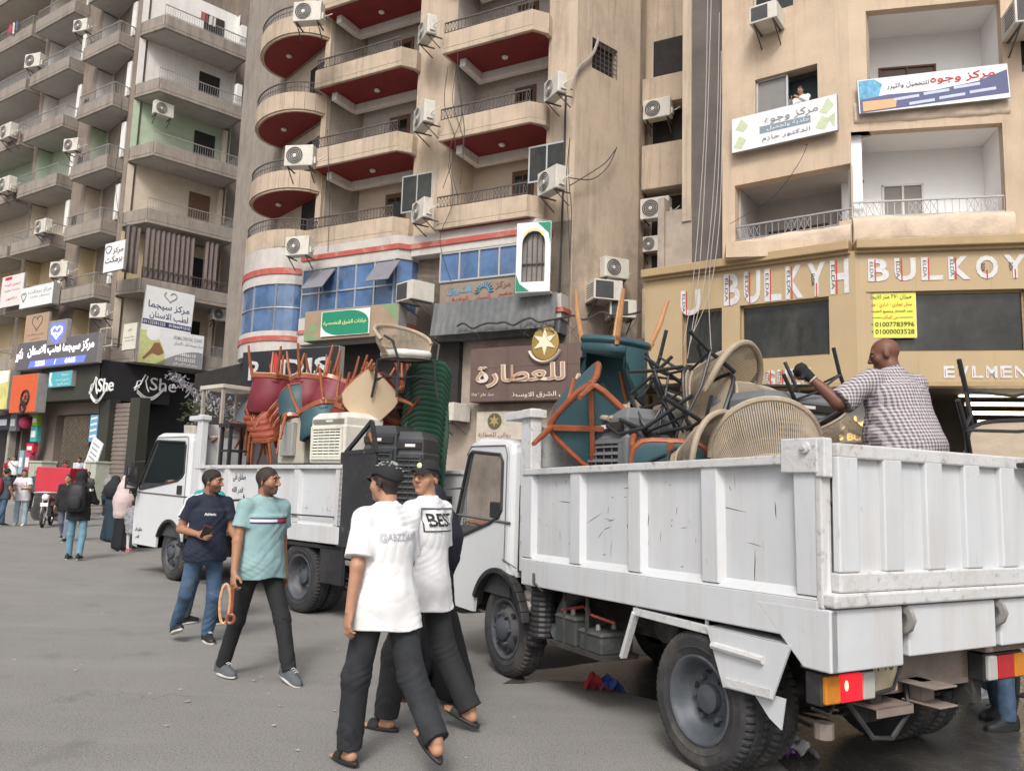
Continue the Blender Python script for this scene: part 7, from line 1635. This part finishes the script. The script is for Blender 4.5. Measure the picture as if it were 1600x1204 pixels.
# man in navy
p=person('man in a navy tee and jeans holding a phone beside the man in teal',gz(310,1008),(.62,-.78),1.72,skinm=SK1,h=.007,headyaw=48,headpitch=-4,legs=((-4,14),(-16,20)),arms=((10,10,60,10),(-16,14,96,34)),shirt=cloth('navy',(.017,.023,.042)),trousers=JEAN,stub=True,hem=.84,loose=.018,foot=(0,-18),shoem=(SHOEK,SOLEW),curl=(30,35),lean=2)
o=p['shirt']
for dz in(-.012,.012):
    sp,el,wr_,pn=p['arm'][1];pts=[]
    bv=BVHTree.FromPolygons([v.co for v in o.data.vertices],[q.vertices for q in o.data.polygons])
    for k in range(16):
        a=k/15;c=Vector(p['nb'])*(1-a)+Vector(sp)*a if a<.5 else None
        P_=Vector(p['nb']+V(.07,0,-.02)).lerp(Vector(sp+V(.0,0,.0)),min(1,a*2)) if a<.5 else Vector(sp).lerp(Vector(sp+(el-sp)*.58),(a-.5)*2)
        d_=Vector((.25,.12,1)).normalized() if a<.5 else Vector((1,.15+.1*(a-.5),.9-1.2*(a-.5))).normalized()
        h_=bv.ray_cast(P_+d_*.4,-d_,.6)
        if h_[0]:pts.append(h_[0]+d_*.002+Vector((0,dz,0)))
    if len(pts)>3:
        b=MB();b.tube(pts,.005,4);b.build('sleeve_stripe',INKW,o)
decal(o,flat_text('Athletic',.11,.028,.02),Matrix.Translation((.03,.3,1.275))@Matrix.Rotation(PI,4,'Z')@Mx,(0,-1,0),INKW,'chest_print')
sp,el,wr_,pn=p['arm'][1];hd_=p['t'];loc=Matrix.Translation(hd_.location)@Matrix.Rotation(hd_.rotation_euler[2],4,'Z')@Matrix.Scale(p['S'],4)
q=loc@Vector(wr_+(wr_-el)/.25*.09+V(0,.02,.03));ph=thing('phone','dark red phone in the hand of the man in navy','phone',M=Matrix.Translation(q)@E3(30,20,20));b=MB();b.box(-.037,.037,-.005,.005,-.06,.085);b.build('body',mat('phone_case',(.18,.02,.03),.4,var=.1),ph,smooth=0,bevel=.006);b=MB();b.box(-.033,.033,-.0065,-.0052,-.055,.08);b.build('screen',GLASS,ph,smooth=0)
# grey haired man behind
person('grey haired man in a turquoise shirt half hidden behind the man in navy',gz(312,975),(.55,.8),1.74,skinm=SK2,h=.011,hair=HAIRG,headyaw=10,legs=((-6,4),(8,6)),arms=((6,10,20,0),(-4,10,15,0)),shirt=cloth('turquoise',(.03,.30,.32)),trousers=cloth('dark_slate',(.05,.07,.085)),hem=.8,loose=.025,build=1.05)
# two young men in white
WT=cloth('white_tee',(.76,.76,.77),var=.03);CAPK=cloth('cap_black',(.02,.02,.022))
p=person('young man in a white tee and patterned black cap walking away in slides',gz(588,1195),(-.62,.78),1.735,build=.93,skinm=SK2,h=.0062,headyaw=22,headpitch=-3,legs=((10,6),(-20,24)),arms=((-14,12,14,0),(12,8,30,6)),shirt=WT,trousers=cloth('washed_black_denim',(.02,.022,.026),dirt=(.06,.063,.07),damt=.5,dscale=3),tloose=1.2,shoes='slide',hairstyle='fade',cap=(CAPK,0,CAPK),hem=.76,loose=.030,sleeve=.82,foot=(4,-28),lean=3,curl=(28,30),fold=1.0)
o=p['shirt'];decal(o,flat_text('@ABZZIABY',.26,.055,.005),Matrix.Translation((.02,-.35,1.30))@Mx,(0,1,0),mat('faint_grey_print',(.42,.43,.46),.7,var=.1),'back_print',.005)
capo=[c for c in kids(p['t']) if c.name.startswith('cap')][0]
b=MB()
for i in range(34):
    a=rnd.uniform(0,2*PI);r_=rnd.uniform(.3,.95)
    q=p['hp'](.088*r_*math.cos(a)*1.0,-.012+.107*r_*math.sin(a),.036+.095*math.sqrt(max(0,1-r_*r_)));
    if (q-p['head'])@p['Hm'][:,2]<.05:continue
    b.ell(tuple(q),(rnd.uniform(.006,.016),rnd.uniform(.006,.016),rnd.uniform(.004,.009)),6)
b.build('cap_embroidery',mat('grey_green_thread',(.25,.28,.25),.8,var=.6,scale=30),capo)
p=person('young man in a white tee with a boxed print looking back under a black cap',gz(652,1138),(-.90,.44),1.80,build=.93,skinm=SK2,h=.0062,headyaw=88,headpitch=6,twist=-10,legs=((16,10),(-14,18)),arms=((-4,10,24,0),(6,8,22,0)),shirt=WT,trousers=cloth('black_denim',(.022,.023,.026)),tloose=1.25,shoes='slide',hairstyle='short',cap=(CAPK,0,CAPK),hem=.76,loose=.029,sleeve=.84,foot=(0,-20),curl=(30,34),fold=.9)
o=p['shirt'];BM=Matrix.Translation((0,-.35,1.33))@Mx
decal(o,flat_text('BEST',.24,.085,.02),BM,(0,1,0),INKK,'back_print',.007)
for w,h_,x,z in((.30,.008,0,.072),(.30,.008,0,-.072),(.008,.148,.15,0),(.008,.148,-.15,0)):decal(o,strip(w,h_,20 if w>.1 else 2,2 if w>.1 else 12,x,z),BM,(0,1,0),INKK,'print_frame',.006)
capo=[c for c in kids(p['t']) if c.name.startswith('cap')][0];b=MB();q=p['hp'](.0,.094,.072);b.ell((0,0,0),(.02,.006,.02),10,Matrix.Translation(q)@Matrix(p['Hm'].tolist()).to_4x4());b.build('cap_badge',mat('pale_lime_badge',(.62,.68,.40),.5,var=.1),capo)
p=person('veiled woman in black mostly hidden behind the two men in white tees',gz(664,1092),(-.8,.6),1.62,skinm=SK2,h=.012,legs=((12,8),(-14,16)),arms=((0,10,40,20),(-4,12,30,0)),robe=cloth('abaya_black',(.012,.013,.016)),veil=(cloth('veil_navy',(.012,.014,.024)),.3,1),shoes='sandal',shoem=(mat('red_sandal',(.25,.05,.04),.6,var=.2),))
pb=thing('paper_bag','white paper held low by the woman behind the men in white','paper',tuple(at_y(700,1020,5.75)));b=MB();b.grid(lambda a,v:(-.035+.07*a,.01*math.sin(6*v),-.12+.24*v),3,8);b.box(-.035,.035,.012,.03,-.12,.12);b.build('sheet',WHITE,pb,smooth=60)
# bald man in the truck bed
PLAID=bpy.data.materials.new('plaid_shirt');PLAID.use_nodes=True;nt=PLAID.node_tree;N_=nt.nodes;L_=nt.links;bs=N_['Principled BSDF'];bs.inputs['Roughness'].default_value=.9
tc=N_.new('ShaderNodeTexCoord');sx=N_.new('ShaderNodeSeparateXYZ');mp=N_.new('ShaderNodeMapping');mp.inputs['Rotation'].default_value=(0,R(4),0);L_.new(tc.outputs['Object'],mp.inputs[0]);L_.new(mp.outputs[0],sx.inputs[0])
def band(sock,f):
    a=N_.new('ShaderNodeMath');a.operation='MULTIPLY';a.inputs[1].default_value=f;L_.new(sock,a.inputs[0]);s_=N_.new('ShaderNodeMath');s_.operation='SINE';L_.new(a.outputs[0],s_.inputs[0]);g=N_.new('ShaderNodeMath');g.operation='MULTIPLY_ADD';g.inputs[1].default_value=2.2;g.inputs[2].default_value=.5;g.use_clamp=True;L_.new(s_.outputs[0],g.inputs[0]);return g.outputs[0]
ad=N_.new('ShaderNodeMath');ad.operation='ADD';L_.new(sx.outputs[0],ad.inputs[0]);yb=N_.new('ShaderNodeMath');yb.operation='MULTIPLY';yb.inputs[1].default_value=.6;L_.new(sx.outputs[1],yb.inputs[0]);L_.new(yb.outputs[0],ad.inputs[1])
b1,b2=band(sx.outputs[0],270),band(sx.outputs[2],270)
av=N_.new('ShaderNodeMath');av.operation='ADD';L_.new(b1,av.inputs[0]);L_.new(b2,av.inputs[1]);hf=N_.new('ShaderNodeMath');hf.operation='MULTIPLY';hf.inputs[1].default_value=.5;L_.new(av.outputs[0],hf.inputs[0])
rp_=N_.new('ShaderNodeValToRGB');rp_.color_ramp.elements[0].color=(.50,.46,.47,1);rp_.color_ramp.elements[1].color=(.10,.08,.105,1);L_.new(hf.outputs[0],rp_.inputs[0]);L_.new(rp_.outputs[0],bs.inputs['Base Color'])
pm=at_y(1420,700,5.25)
p=person('bald heavy man in a plaid shirt standing in the truck bed lifting a chair',(pm.x,pm.y,1.03),(-.42,.9),1.70,build=1.3,belly=.06,skinm=SK3,h=.0075,headyaw=40,headpitch=-14,lean=12,legs=((4,6),(-4,4)),
  arms=(dict(up=(-.75,.45,-.55),fore=(-.45,.35,.75),palm=(.6,.5,0)),(20,14,40,10)),shirt=PLAID,trousers=cloth('grey_trousers',(.12,.12,.13)),hairstyle='none',hem=.78,loose=.025,sleeve=.95,curl=(65,30),fold=1.5,rootz=0)
sp,el,wr_,pn=p['arm'][0];d=(wr_-el)/.25
GL=cloth('black_glove',(.015,.015,.017));it=[(s_cone(wr_-d*.01,wr_+d*.09,.034,.044),.02),(s_cone(wr_+d*.07+V(.0,.03,0),wr_+d*.09+V(.02,.06,-.03),.026,.02),.02),(s_cone(wr_+d*.05,wr_+d*.03+V(-.06,-.01,-.03),.016,.013),.015)]
n_=pn-d*(pn@d);n_/=np.linalg.norm(n_);s2=np.cross(d,n_)
for o_ in(-.033,-.011,.011,.033):it+=[(s_cone(wr_+d*.085+s2*o_,wr_+d*.115+n_*.03+s2*o_,.0145,.0135),.008),(s_cone(wr_+d*.115+n_*.03+s2*o_,wr_+d*.085+n_*.055+s2*o_,.0135,.012),.006)]
v,f=snet(field(it),wr_-.15,wr_+.17,.0065);nbuild('glove',v,f,GL,p['t'])
b=MB();b.tube([tuple(wr_-d*.02+(n_*math.cos(a)+s2*math.sin(a))*.035) for a in[2*PI*i/16 for i in range(16)]],.007,5,closed=True);b.build('bracelet',mat('pale_band',(.5,.42,.36),.6,var=.1),p['t'])
hd_=p['t'];loc=Matrix.Translation(hd_.location)@Matrix.Rotation(hd_.rotation_euler[2],4,'Z')@Matrix.Scale(p['S'],4);q=loc@Vector(wr_+d*.10+n_*.02)
# man at the window, drivers
wx=(w1[0]*.25+w1[1]*.75)
person('man in a white shirt leaning at the open window of the right block',tuple(RL.P(wx,.18,w1[2]-.62)),(-RL.i.x-.3,-RL.i.y),1.72,skinm=SK2,h=.016,lean=12,headpitch=-14,arms=((40,10,70,40),(40,10,70,40)),shirt=cloth('white_shirt',(.7,.7,.72),var=.03),trousers=BLKCL,long=1,legs=((0,0),(0,0)))
def driver(T,label,sm,W_,cab,zt,px,py):
    M=TM(T);hdv=M.to_3x3()@Vector((0,1,0))
    q=M@Vector((.42,cab[0]+.42,zt-1.60))
    return person(label,(q.x,q.y,q.z),(hdv.x,hdv.y),1.7,skinm=SK2,h=.013,legs=((80,70),(80,70)),arms=(dict(up=(-.35,.55,-.75),fore=(-.25,.95,.12),palm=(.2,0,-1)),dict(up=(.1,.6,-.8),fore=(0,1,.1))),shirt=sm,trousers=BLKCL,sleeve=.7,hem=.8)
driver(TRK,'driver of the right truck resting a bare forearm on the window sill',cloth('dark_green',(.025,.05,.035)),WR,(2.30,3.55),2.02,0,0)
driver(TRL,'driver of the left truck in a white shirt with an elbow at the window',cloth('white_shirt',(.7,.7,.72)),WL_,(3.22,5.25),2.28,0,0)
# ---- people down the street ----
BG='people standing and walking on the street corner'
def bgp(label,px,py,face,hgt,**k):
    if k.get('rootz'):
        k['rootz']=0;k.setdefault('h',.02);k.setdefault('group',BG);o_=-.75 if py<800 else -1.3
        return person(label,tuple(LL.P(LL.u_(px,740,o_),o_,.6 if py<800 else .38)),face,hgt*1.03,**k)
    k.setdefault('h',.02);k.setdefault('group',BG);return person(label,gz(px,py),face,hgt,**k)
p=bgp('boy in a white tee with a pink boxed logo and pale jeans facing the street',30,821,(.25,-.97),1.70,skinm=SK1,shirt=cloth('white_shirt',(.7,.7,.72)),trousers=LJEAN,tloose=1.15,loose=.035,hem=.76,legs=((4,4),(-3,4)),arms=((18,10,70,40),(18,10,70,40)),shoem=(SOLEW,SOLEW),h=.016,headyaw=25)
decal(p['shirt'],strip(.24,.15,8,6),Matrix.Translation((0,.4,1.28))@Mx,(0,-1,0),INKS,'logo_frame',.006);decal(p['shirt'],strip(.21,.12,8,6),Matrix.Translation((0,.4,1.28))@Mx,(0,-1,0),INKW,'logo_field',.012);decal(p['shirt'],flat_text('GC',.14,.08,.02),Matrix.Translation((0,.4,1.28))@Matrix.Rotation(PI,4,'Z')@Mx,(0,-1,0),mat('pink_print',(.7,.08,.25),.6,var=0),'logo_text',.018)
p=bgp('man in a dark tee and blue jeans with a red backpack at the left edge',2,822,(.5,.85),1.72,skinm=SK1,shirt=cloth('dark_slate',(.05,.07,.085)),trousers=JEAN,hem=.8)
def pack(p,label,m,sc=1,front=0):
    hd_=p['t'];M=Matrix.Translation(hd_.location)@Matrix.Rotation(hd_.rotation_euler[2],4,'Z')@Matrix.Scale(p['S'],4)
    t=thing('backpack',label,'backpack',M=M@Matrix.Translation(p['tp'](0,-.20,.30)))
    b=MB();b.loft([[(x*k,y*k2-.02*(1-k),z) for x,y in rsq(.16*sc,.10*sc,20,3)] for z,k,k2 in((-.26*sc,.8,.6),(-.22*sc,.98,1),(0,1,1.05),(.14*sc,.95,.9),(.22*sc,.75,.6),(.25*sc,.3,.3))]);c=b.build('bag',m,t,smooth=60)
    b=MB();b.loft([[(x*k,-.085*sc+y*k,z) for x,y in rsq(.12*sc,.05*sc,16,3)] for z,k in((-.2*sc,.8),(-.17*sc,1),(-.02*sc,1),(.03*sc,.8))]);b.build('pocket',m,c,smooth=60)
    for s in(-1,1):
        b=MB();b.tube([(s*.10,.06,.2),(s*.12,.16,.26),(s*.13,.30,.2),(s*.13,.335,.0),(s*.15,.24,-.15),(s*.13,.08,-.2)],.018,6,flat=.5);b.build('strap',m,t)
pack(p,'red backpack on the man at the left edge',mat('red_nylon',(.22,.03,.04),.6,var=.2),.9)
p=bgp('person in a black hooded top and pale jeans walking away with a backpack',116,874,(-.15,.98),1.68,skinm=SK1,shirt=cloth('black_hoodie',(.016,.016,.018)),trousers=cloth('light_blue_denim',(.13,.26,.33),dirt=(.3,.4,.45),damt=.5,dscale=4),long=1,hem=.76,loose=.035,legs=((4,4),(-6,10)),arms=((10,10,30,0),(20,12,60,10)),h=.013,hairstyle='short',veil=(cloth('black',(.017,.018,.021)),.06,2),headyaw=-20)
decal(p['shirt'],flat_text('S.M.',.13,.05,.02),Matrix.Translation((.24,-.3,1.36))@Mx,(0,1,0),INKW,'sleeve_print',.006)
pack(p,'large black backpack on the person in pale jeans',mat('black_nylon',(.02,.02,.022),.6,var=.3),1.05)
bgp('woman in a black top and grey trousers walking toward the camera',98,845,(.1,-1),1.62,skinm=SK2,shirt=cloth('black_knit',(.015,.015,.017)),trousers=cloth('grey_blue',(.15,.16,.21)),long=1,tloose=1.2,hem=.78,legs=((16,8),(-14,18)),shoem=(SHOEK,SOLEW),hairstyle='fade',h=.016)
bgp('woman in a long pale pink head covering and black skirt seen from behind',188,860,(.1,.99),1.62,skinm=SK2,robe=cloth('abaya_black',(.012,.013,.016)),veil=(cloth('pale_pink',(.55,.44,.43),var=.15),.62,0),arms=((20,10,40,10),(10,10,30,0)),legs=((6,4),(-6,6)),h=.014)
bgp('girl in dark clothes and a black headscarf ahead of the pink veiled woman',171,846,(-.3,.95),1.60,skinm=SK2,robe=cloth('dark_teal',(.015,.035,.05)),veil=(cloth('black',(.017,.018,.021)),.2,2),headyaw=60,arms=((10,10,40,0),(10,10,30,0)),h=.016)
STRP=mat('striped_knit',(.25,.25,.27),.9,var=.9,scale=22)
bgp('small child in a dark patterned top and white leggings beside the left truck',203,862,(.1,.99),1.10,skinm=SK2,shirt=STRP,trousers=cloth('white_leggings',(.6,.58,.56)),long=1,hem=.62,loose=.03,shoem=(mat('pink_shoe',(.5,.14,.16),.6,var=.1),SOLEW),h=.018)
bgp('man in a grey tee leaning on the pale cabinet by the shutter',141,797,(-.25,-.95),1.74,skinm=SK1,shirt=cloth('charcoal_tee',(.09,.085,.085)),trousers=BLKCL,hairstyle='fade',rootz=.32,arms=((30,10,60,20),(10,10,40,0)))
bgp('man in a white shirt on the top step before the bronze grille',122,793,(.6,-.75),1.74,skinm=SK1,shirt=cloth('pale_blue_shirt',(.5,.55,.62)),trousers=BLKCL,long=1,rootz=.55,headyaw=-40)
bgp('woman in a red top with long brown hair by the bronze grille',101,797,(.5,.8),1.62,skinm=SK2,shirt=cloth('red_top',(.30,.03,.04)),trousers=BLKCL,hair=mat('brown_hair',(.08,.035,.025),.6,var=.4,scale=60),hairstyle='long',rootz=.45)
bgp('bearded man in a dark jacket behind the red cart',87,800,(.0,-1),1.74,skinm=SK2,shirt=cloth('dark_jacket',(.05,.03,.035)),trousers=BLKCL,stub=True,rootz=.4,long=1)
bgp('dark haired person beside the bearded man',75,800,(.3,-.9),1.66,skinm=SK1,shirt=cloth('dark_slate',(.05,.07,.085)),trousers=BLKCL,rootz=.35)
bgp('man with cropped hair in a dark top in front of the grille',120,822,(-.5,.8),1.66,skinm=SK1,shirt=cloth('dark_jacket',(.05,.03,.035)),trousers=BLKCL)
p=bgp('man in a white shirt with a crossbody strap near the left shops',20,797,(.15,-.98),1.78,skinm=SK2,shirt=cloth('white_shirt',(.7,.7,.72)),trousers=BLKCL,hairstyle='fade',rootz=.5)
decal(p['shirt'],strip(.4,.035,14,2),Matrix.Translation((0,.4,1.3))@Mx@Matrix.Rotation(R(40),4,'Z'),(0,-1,0),BLKCL,'strap',.008)
bgp('person in a red top behind the man with the crossbody strap',11,795,(.8,-.4),1.66,skinm=SK1,shirt=cloth('red_top',(.30,.03,.04)),trousers=BLKCL,rootz=.4)
for lab,px,py,fc_,c_ in(('man in a dark shirt standing by the goods of the left shop',52,800,(.6,-.8),'dark_slate'),('person in a brown shirt passing the pale cabinet',62,803,(-.8,-.3),'brown_shirt'),('woman in a grey headscarf near the shutter',166,806,(-.5,-.8),'grey_scarf'),('man in a black tee at the foot of the steps',132,806,(.4,-.9),'charcoal_tee')):
    cm_=cloth(c_,dict(dark_slate=(.05,.07,.085),brown_shirt=(.16,.09,.06),grey_scarf=(.25,.24,.25),charcoal_tee=(.09,.085,.085))[c_])
    if 'woman' in lab:bgp(lab,px,py,fc_,1.62,skinm=SK2,robe=BLKCL,veil=(cm_,.25,2))
    else:bgp(lab,px,py,fc_,1.72,skinm=SK1,shirt=cm_,trousers=BLKCL,legs=((10,6),(-8,8)))
# people beyond the tail of the right truck
person('person in black trousers and white and navy trainers behind the right truck',gz(1524,1082),(-.85,-.4),1.68,skinm=SK1,h=.014,shirt=cloth('dark_jacket',(.05,.03,.035)),trousers=cloth('black_denim',(.022,.023,.026)),shoem=(mat('navy_white_trainer',(.38,.39,.42),.6,var=.8,scale=12),SOLEW),legs=((8,6),(-10,10)))
person('man in blue jeans and dark boots at the right edge behind the tailgate',gz(1560,1133),(-.95,-.2),1.70,skinm=SK1,h=.013,shirt=cloth('dark_slate',(.05,.07,.085)),trousers=JEAN,shoem=(SHOEK,SHOEK),legs=((6,6),(-6,8)))
person('person in pale blue jeans farther beyond the right truck',gz(1462,1052),(-.6,-.6),1.66,skinm=SK1,h=.018,shirt=cloth('grey_blue',(.15,.16,.21)),trousers=LJEAN,shoem=(cloth('grey_canvas',(.10,.11,.12)),SOLEW))
# ================= street corner clutter at the left =================
REDC=mat('red_cart_panel',(.50,.035,.055),.5,var=.08,dirt=(.3,.05,.05),damt=.4,dscale=3)
cp=on_z(72,814);
ct=thing('cargo_cart','big red cargo box on a low dark cart behind the parked motorbike','cart',(cp.x-.05,cp.y+.8,0),R(-8))
b=MB();b.prism([(-.66,.92),(.5,.92),(.62,1.78),(-.66,1.80)],-.45,.45,Matrix(((1,0,0,0),(0,0,1,0),(0,1,0,0),(0,0,0,1))));b.build('cargo_box',REDC,ct,smooth=0,bevel=.03)
b=MB();b.box(-.66,.52,-.42,.42,.45,.915);b.build('chassis',CHAS,ct,smooth=0)
for x in(-.42,.34):
    for y in(-.42,.42):
        b=MB();b.loft([[(x+r*math.cos(2*PI*j/24),y+o,.28+r*math.sin(2*PI*j/24)) for j in range(24)] for r,o in((.1,-.06),(.28,-.06),(.29,0),(.28,.06),(.1,.06))]);b.build('wheel',RUB,ct,smooth=30)
mo=thing('motorbike','small motorbike with a maroon tank parked against the red cart','motorbike',(on_z(72,822).x,on_z(72,822).y,0),R(20))
for y in(-.62,.62):
    b=MB();M_=Matrix.Translation((0,y,.3))@Matrix.Rotation(PI/2,4,'Y')
    b.tube([M_@Vector((.26*math.cos(a),.26*math.sin(a),0)) for a in[2*PI*i/28 for i in range(28)]],.042,8,closed=True);wl_=b.build('wheel',RUB,mo)
    b=MB();b.tube([M_@Vector((.21*math.cos(a),.21*math.sin(a),0)) for a in[2*PI*i/28 for i in range(28)]],.014,6,closed=True)
    for k in range(8):b.tube([M_@Vector((0,0,0)),M_@Vector((.21*math.cos(k*PI/4),.21*math.sin(k*PI/4),0))],.008,4)
    b.build('rim',ALU,wl_)
b=MB();b.ell((0,-.1,.78),(.13,.28,.13),12);b.build('tank',mat('maroon_tank',(.16,.015,.02),.3,var=.1),mo)
b=MB();b.loft([[(x,y,z) for x,z in((-.12,.74),(.12,.74),(.1,.82),(-.1,.82))] for y in(.12,.4,.72)]);b.build('saddle',BLKP,mo,smooth=0,bevel=.02)
b=MB();b.box(-.12,.12,-.2,.25,.32,.62);b.tube([(0,.62,.3),(0,.2,.45)],.04,8);b.tube([(.1,-.2,.35),(.14,.2,.3),(.14,.7,.33)],.04,8);b.build('engine',CHAS,mo)
b=MB()
for x in(-.07,.07):b.tube([(x,-.62,.3),(x,-.45,.95)],.022,8)
b.tube([(-.36,-.33,1.0),(-.2,-.42,1.02),(.2,-.42,1.02),(.36,-.33,1.0)],.016,8);b.build('fork_and_handlebar',ALU,mo)
b=MB();b.ell((0,-.55,.88),(.1,.07,.1),10);b.build('headlight',mat('lamp_clear',(.7,.7,.72)),mo)
b=MB();b.box(-.1,.1,-.66,-.65,.62,.72);b.build('number_plate',WHITE,mo,smooth=0)
PGC=mat('pale_green_cabinet',(.42,.44,.36),.6,var=.08,dirt=(.25,.24,.2),damt=.5,dscale=3)
def cab_(label,px,py,yy,w,h,z0):
    q=at_y(px,py,yy);t=thing('utility_cabinet',label,'cabinet',(q.x,q.y,z0),LL.rz)
    b=MB();b.box(-w/2,w/2,-.3,.3,.06,h-.08);b.build('case',PGC,t,smooth=0,bevel=.02)
    b=MB();b.box(-w/2-.04,w/2+.04,-.34,.34,h-.08,h);b.box(-w/2-.03,w/2+.03,-.32,.32,0,.06);b.build('cap',PGC,t,smooth=0,bevel=.015)
    b=MB();b.box(-.006,.006,-.306,-.3,.1,h-.12);b.box(.03,.06,-.33,-.3,h*.5,h*.58);b.build('door_seam',IRON,t,smooth=0)
cab_('pale green utility cabinet behind the red cart',66,735,33.5,1.0,1.7,.38);cab_('pale green utility cabinet beside the roller shutter',150,755,33.0,.8,1.75,.38)
t=thing('leaning_board','white printed board leaning beside the bronze grille','board',tuple(at_y(146,712,33.5)),LL.rz);b=MB();b.box(-.42,.42,-.02,.02,-.72,.72,Matrix.Rotation(R(24),4,'Y'));b.build('board',WSIGN,t,smooth=0)
b=MB()
for k in range(5):b.box(-.28,.25-.06*(k%2),-.026,-.021,.45-.2*k,.5-.2*k,Matrix.Rotation(R(24),4,'Y'))
b.build('print',INKS,t,smooth=0)
# goods of the left hand shops
t=thing('goods_shop','dim open shop front crowded with coloured goods at the left','shop',M=LL.M(-10.4,-.35,0))
b=MB();b.box(-6,2.6,.3,.32,.2,4.0);b.build('dark_interior',DARK,t,smooth=0)
b=MB()
for x in(-5,-2.6,-.3,2.2):b.box(x-.12,x+.12,-.05,.3,.2,4.1)
b.build('shop_post',mat('worn_post',(.35,.31,.27),.8,var=.2),t,smooth=0)
def goods(label,cat,name,x,z,w,h,c,round_=False,em=0):
    q=thing(name,label,cat,M=LL.M(-10.4+x,-.55,z));b=MB()
    if round_:b.ell((0,0,0),(w/2,w/2,h/2),14)
    else:b.box(-w/2,w/2,-.12,.12,-h/2,h/2)
    b.build('body',mat('goods_%s'%name+'_%d'%int(c[0]*1000),c,.5,var=.12,emit=em),q,smooth=40 if round_ else 0,bevel=0 if round_ else .02)
    if not round_:
        b=MB();b.box(-w*.32,w*.32,-.135,-.12,-h*.2,h*.2);b.build('label_patch',WSIGN,q,smooth=0)
    else:
        b=MB();b.tube([(0,0,h/2),(0,0,h/2+.5)],.012,5);b.build('string',IRON,q)
u_=lambda px,py:LL.uv(px,py,-.55)
for lab,cat,nm,px,py,w,h,c,r_ in(('round pink ball hanging in the left shop','ball','hanging_ball',40,660,.62,.62,(.62,.06,.16),True),('lime green carton hung at the shop corner','carton','carton',58,657,.5,.55,(.28,.42,.05),False),('turquoise carton hung below the lime one','carton','carton',56,678,.62,.8,(.07,.36,.36),False),('red poster box low in the left shop','box','display_box',50,700,.7,.5,(.5,.03,.05),False),('tall pink display panel by the left shop door','panel','poster_board',46,722,.5,1.2,(.42,.07,.12),False),('pale blue display panel at the left shop door','panel','poster_board',36,722,.4,1.2,(.25,.38,.45),False),('navy goods box under the shop awning','box','display_box',8,660,1.4,.8,(.03,.035,.06),False),('grey goods box in the left shop','box','display_box',24,660,.7,.9,(.16,.16,.17),False)):
    x,z=u_(px,py);goods(lab,cat,nm,x+10.4,z,w,h,c,r_)
# odds and ends
RAG=[('crumpled red and blue cloth lying beyond the near truck by the batteries',935,1078,(.45,.04,.05),(.05,.1,.4)),('purple plastic wrapper on the wet ground by the rear wheel',1222,1178,(.16,.05,.25),(.5,.5,.52))]
for lab,px,py,c1_,c2_ in RAG:
    q=on_z(px,py);t=thing('cloth_scrap',lab,'cloth',(q.x,q.y,0))
    for k,c in enumerate((c1_,c2_)):
        b=MB();b.grid(lambda a,v:(-.12+.2*a+.12*k,-.1+.2*v,.02+.09*abs(math.sin(5*a+3*v+k))*math.sin(PI*min(1,a+.05))+.02*math.sin(17*v+9*a)),10,10);b.build('cloth',mat('rag_%d_%d'%(int(c[0]*100),int(c[2]*100)),c,.8,var=.2),t,smooth=60)
wicker('black legged armchair standing on the ground at the right edge of the photo',Matrix.Translation(on_z(1690,1150))@E3(0,0,25)@Matrix.Scale(1.15,4),group='rope back armchairs loaded on the trucks')
b=MB()
for i in range(70):
    q=on_z(rnd.uniform(0,820),rnd.uniform(860,1200));s_=rnd.uniform(.006,.028);a=rnd.uniform(0,6.28);b.add([(q.x+s_*math.cos(a+k*PI/2)*rnd.uniform(.5,1),q.y+s_*math.sin(a+k*PI/2)*rnd.uniform(.5,1),.006+rnd.uniform(0,.008)) for k in range(4)],[(0,1,2,3)])
tag(b.build('road_litter',mat('road_litter',(.38,.35,.31),.9,var=.5,scale=3),smooth=0),'scattered scraps and grit on the asphalt','litter',kind='stuff')
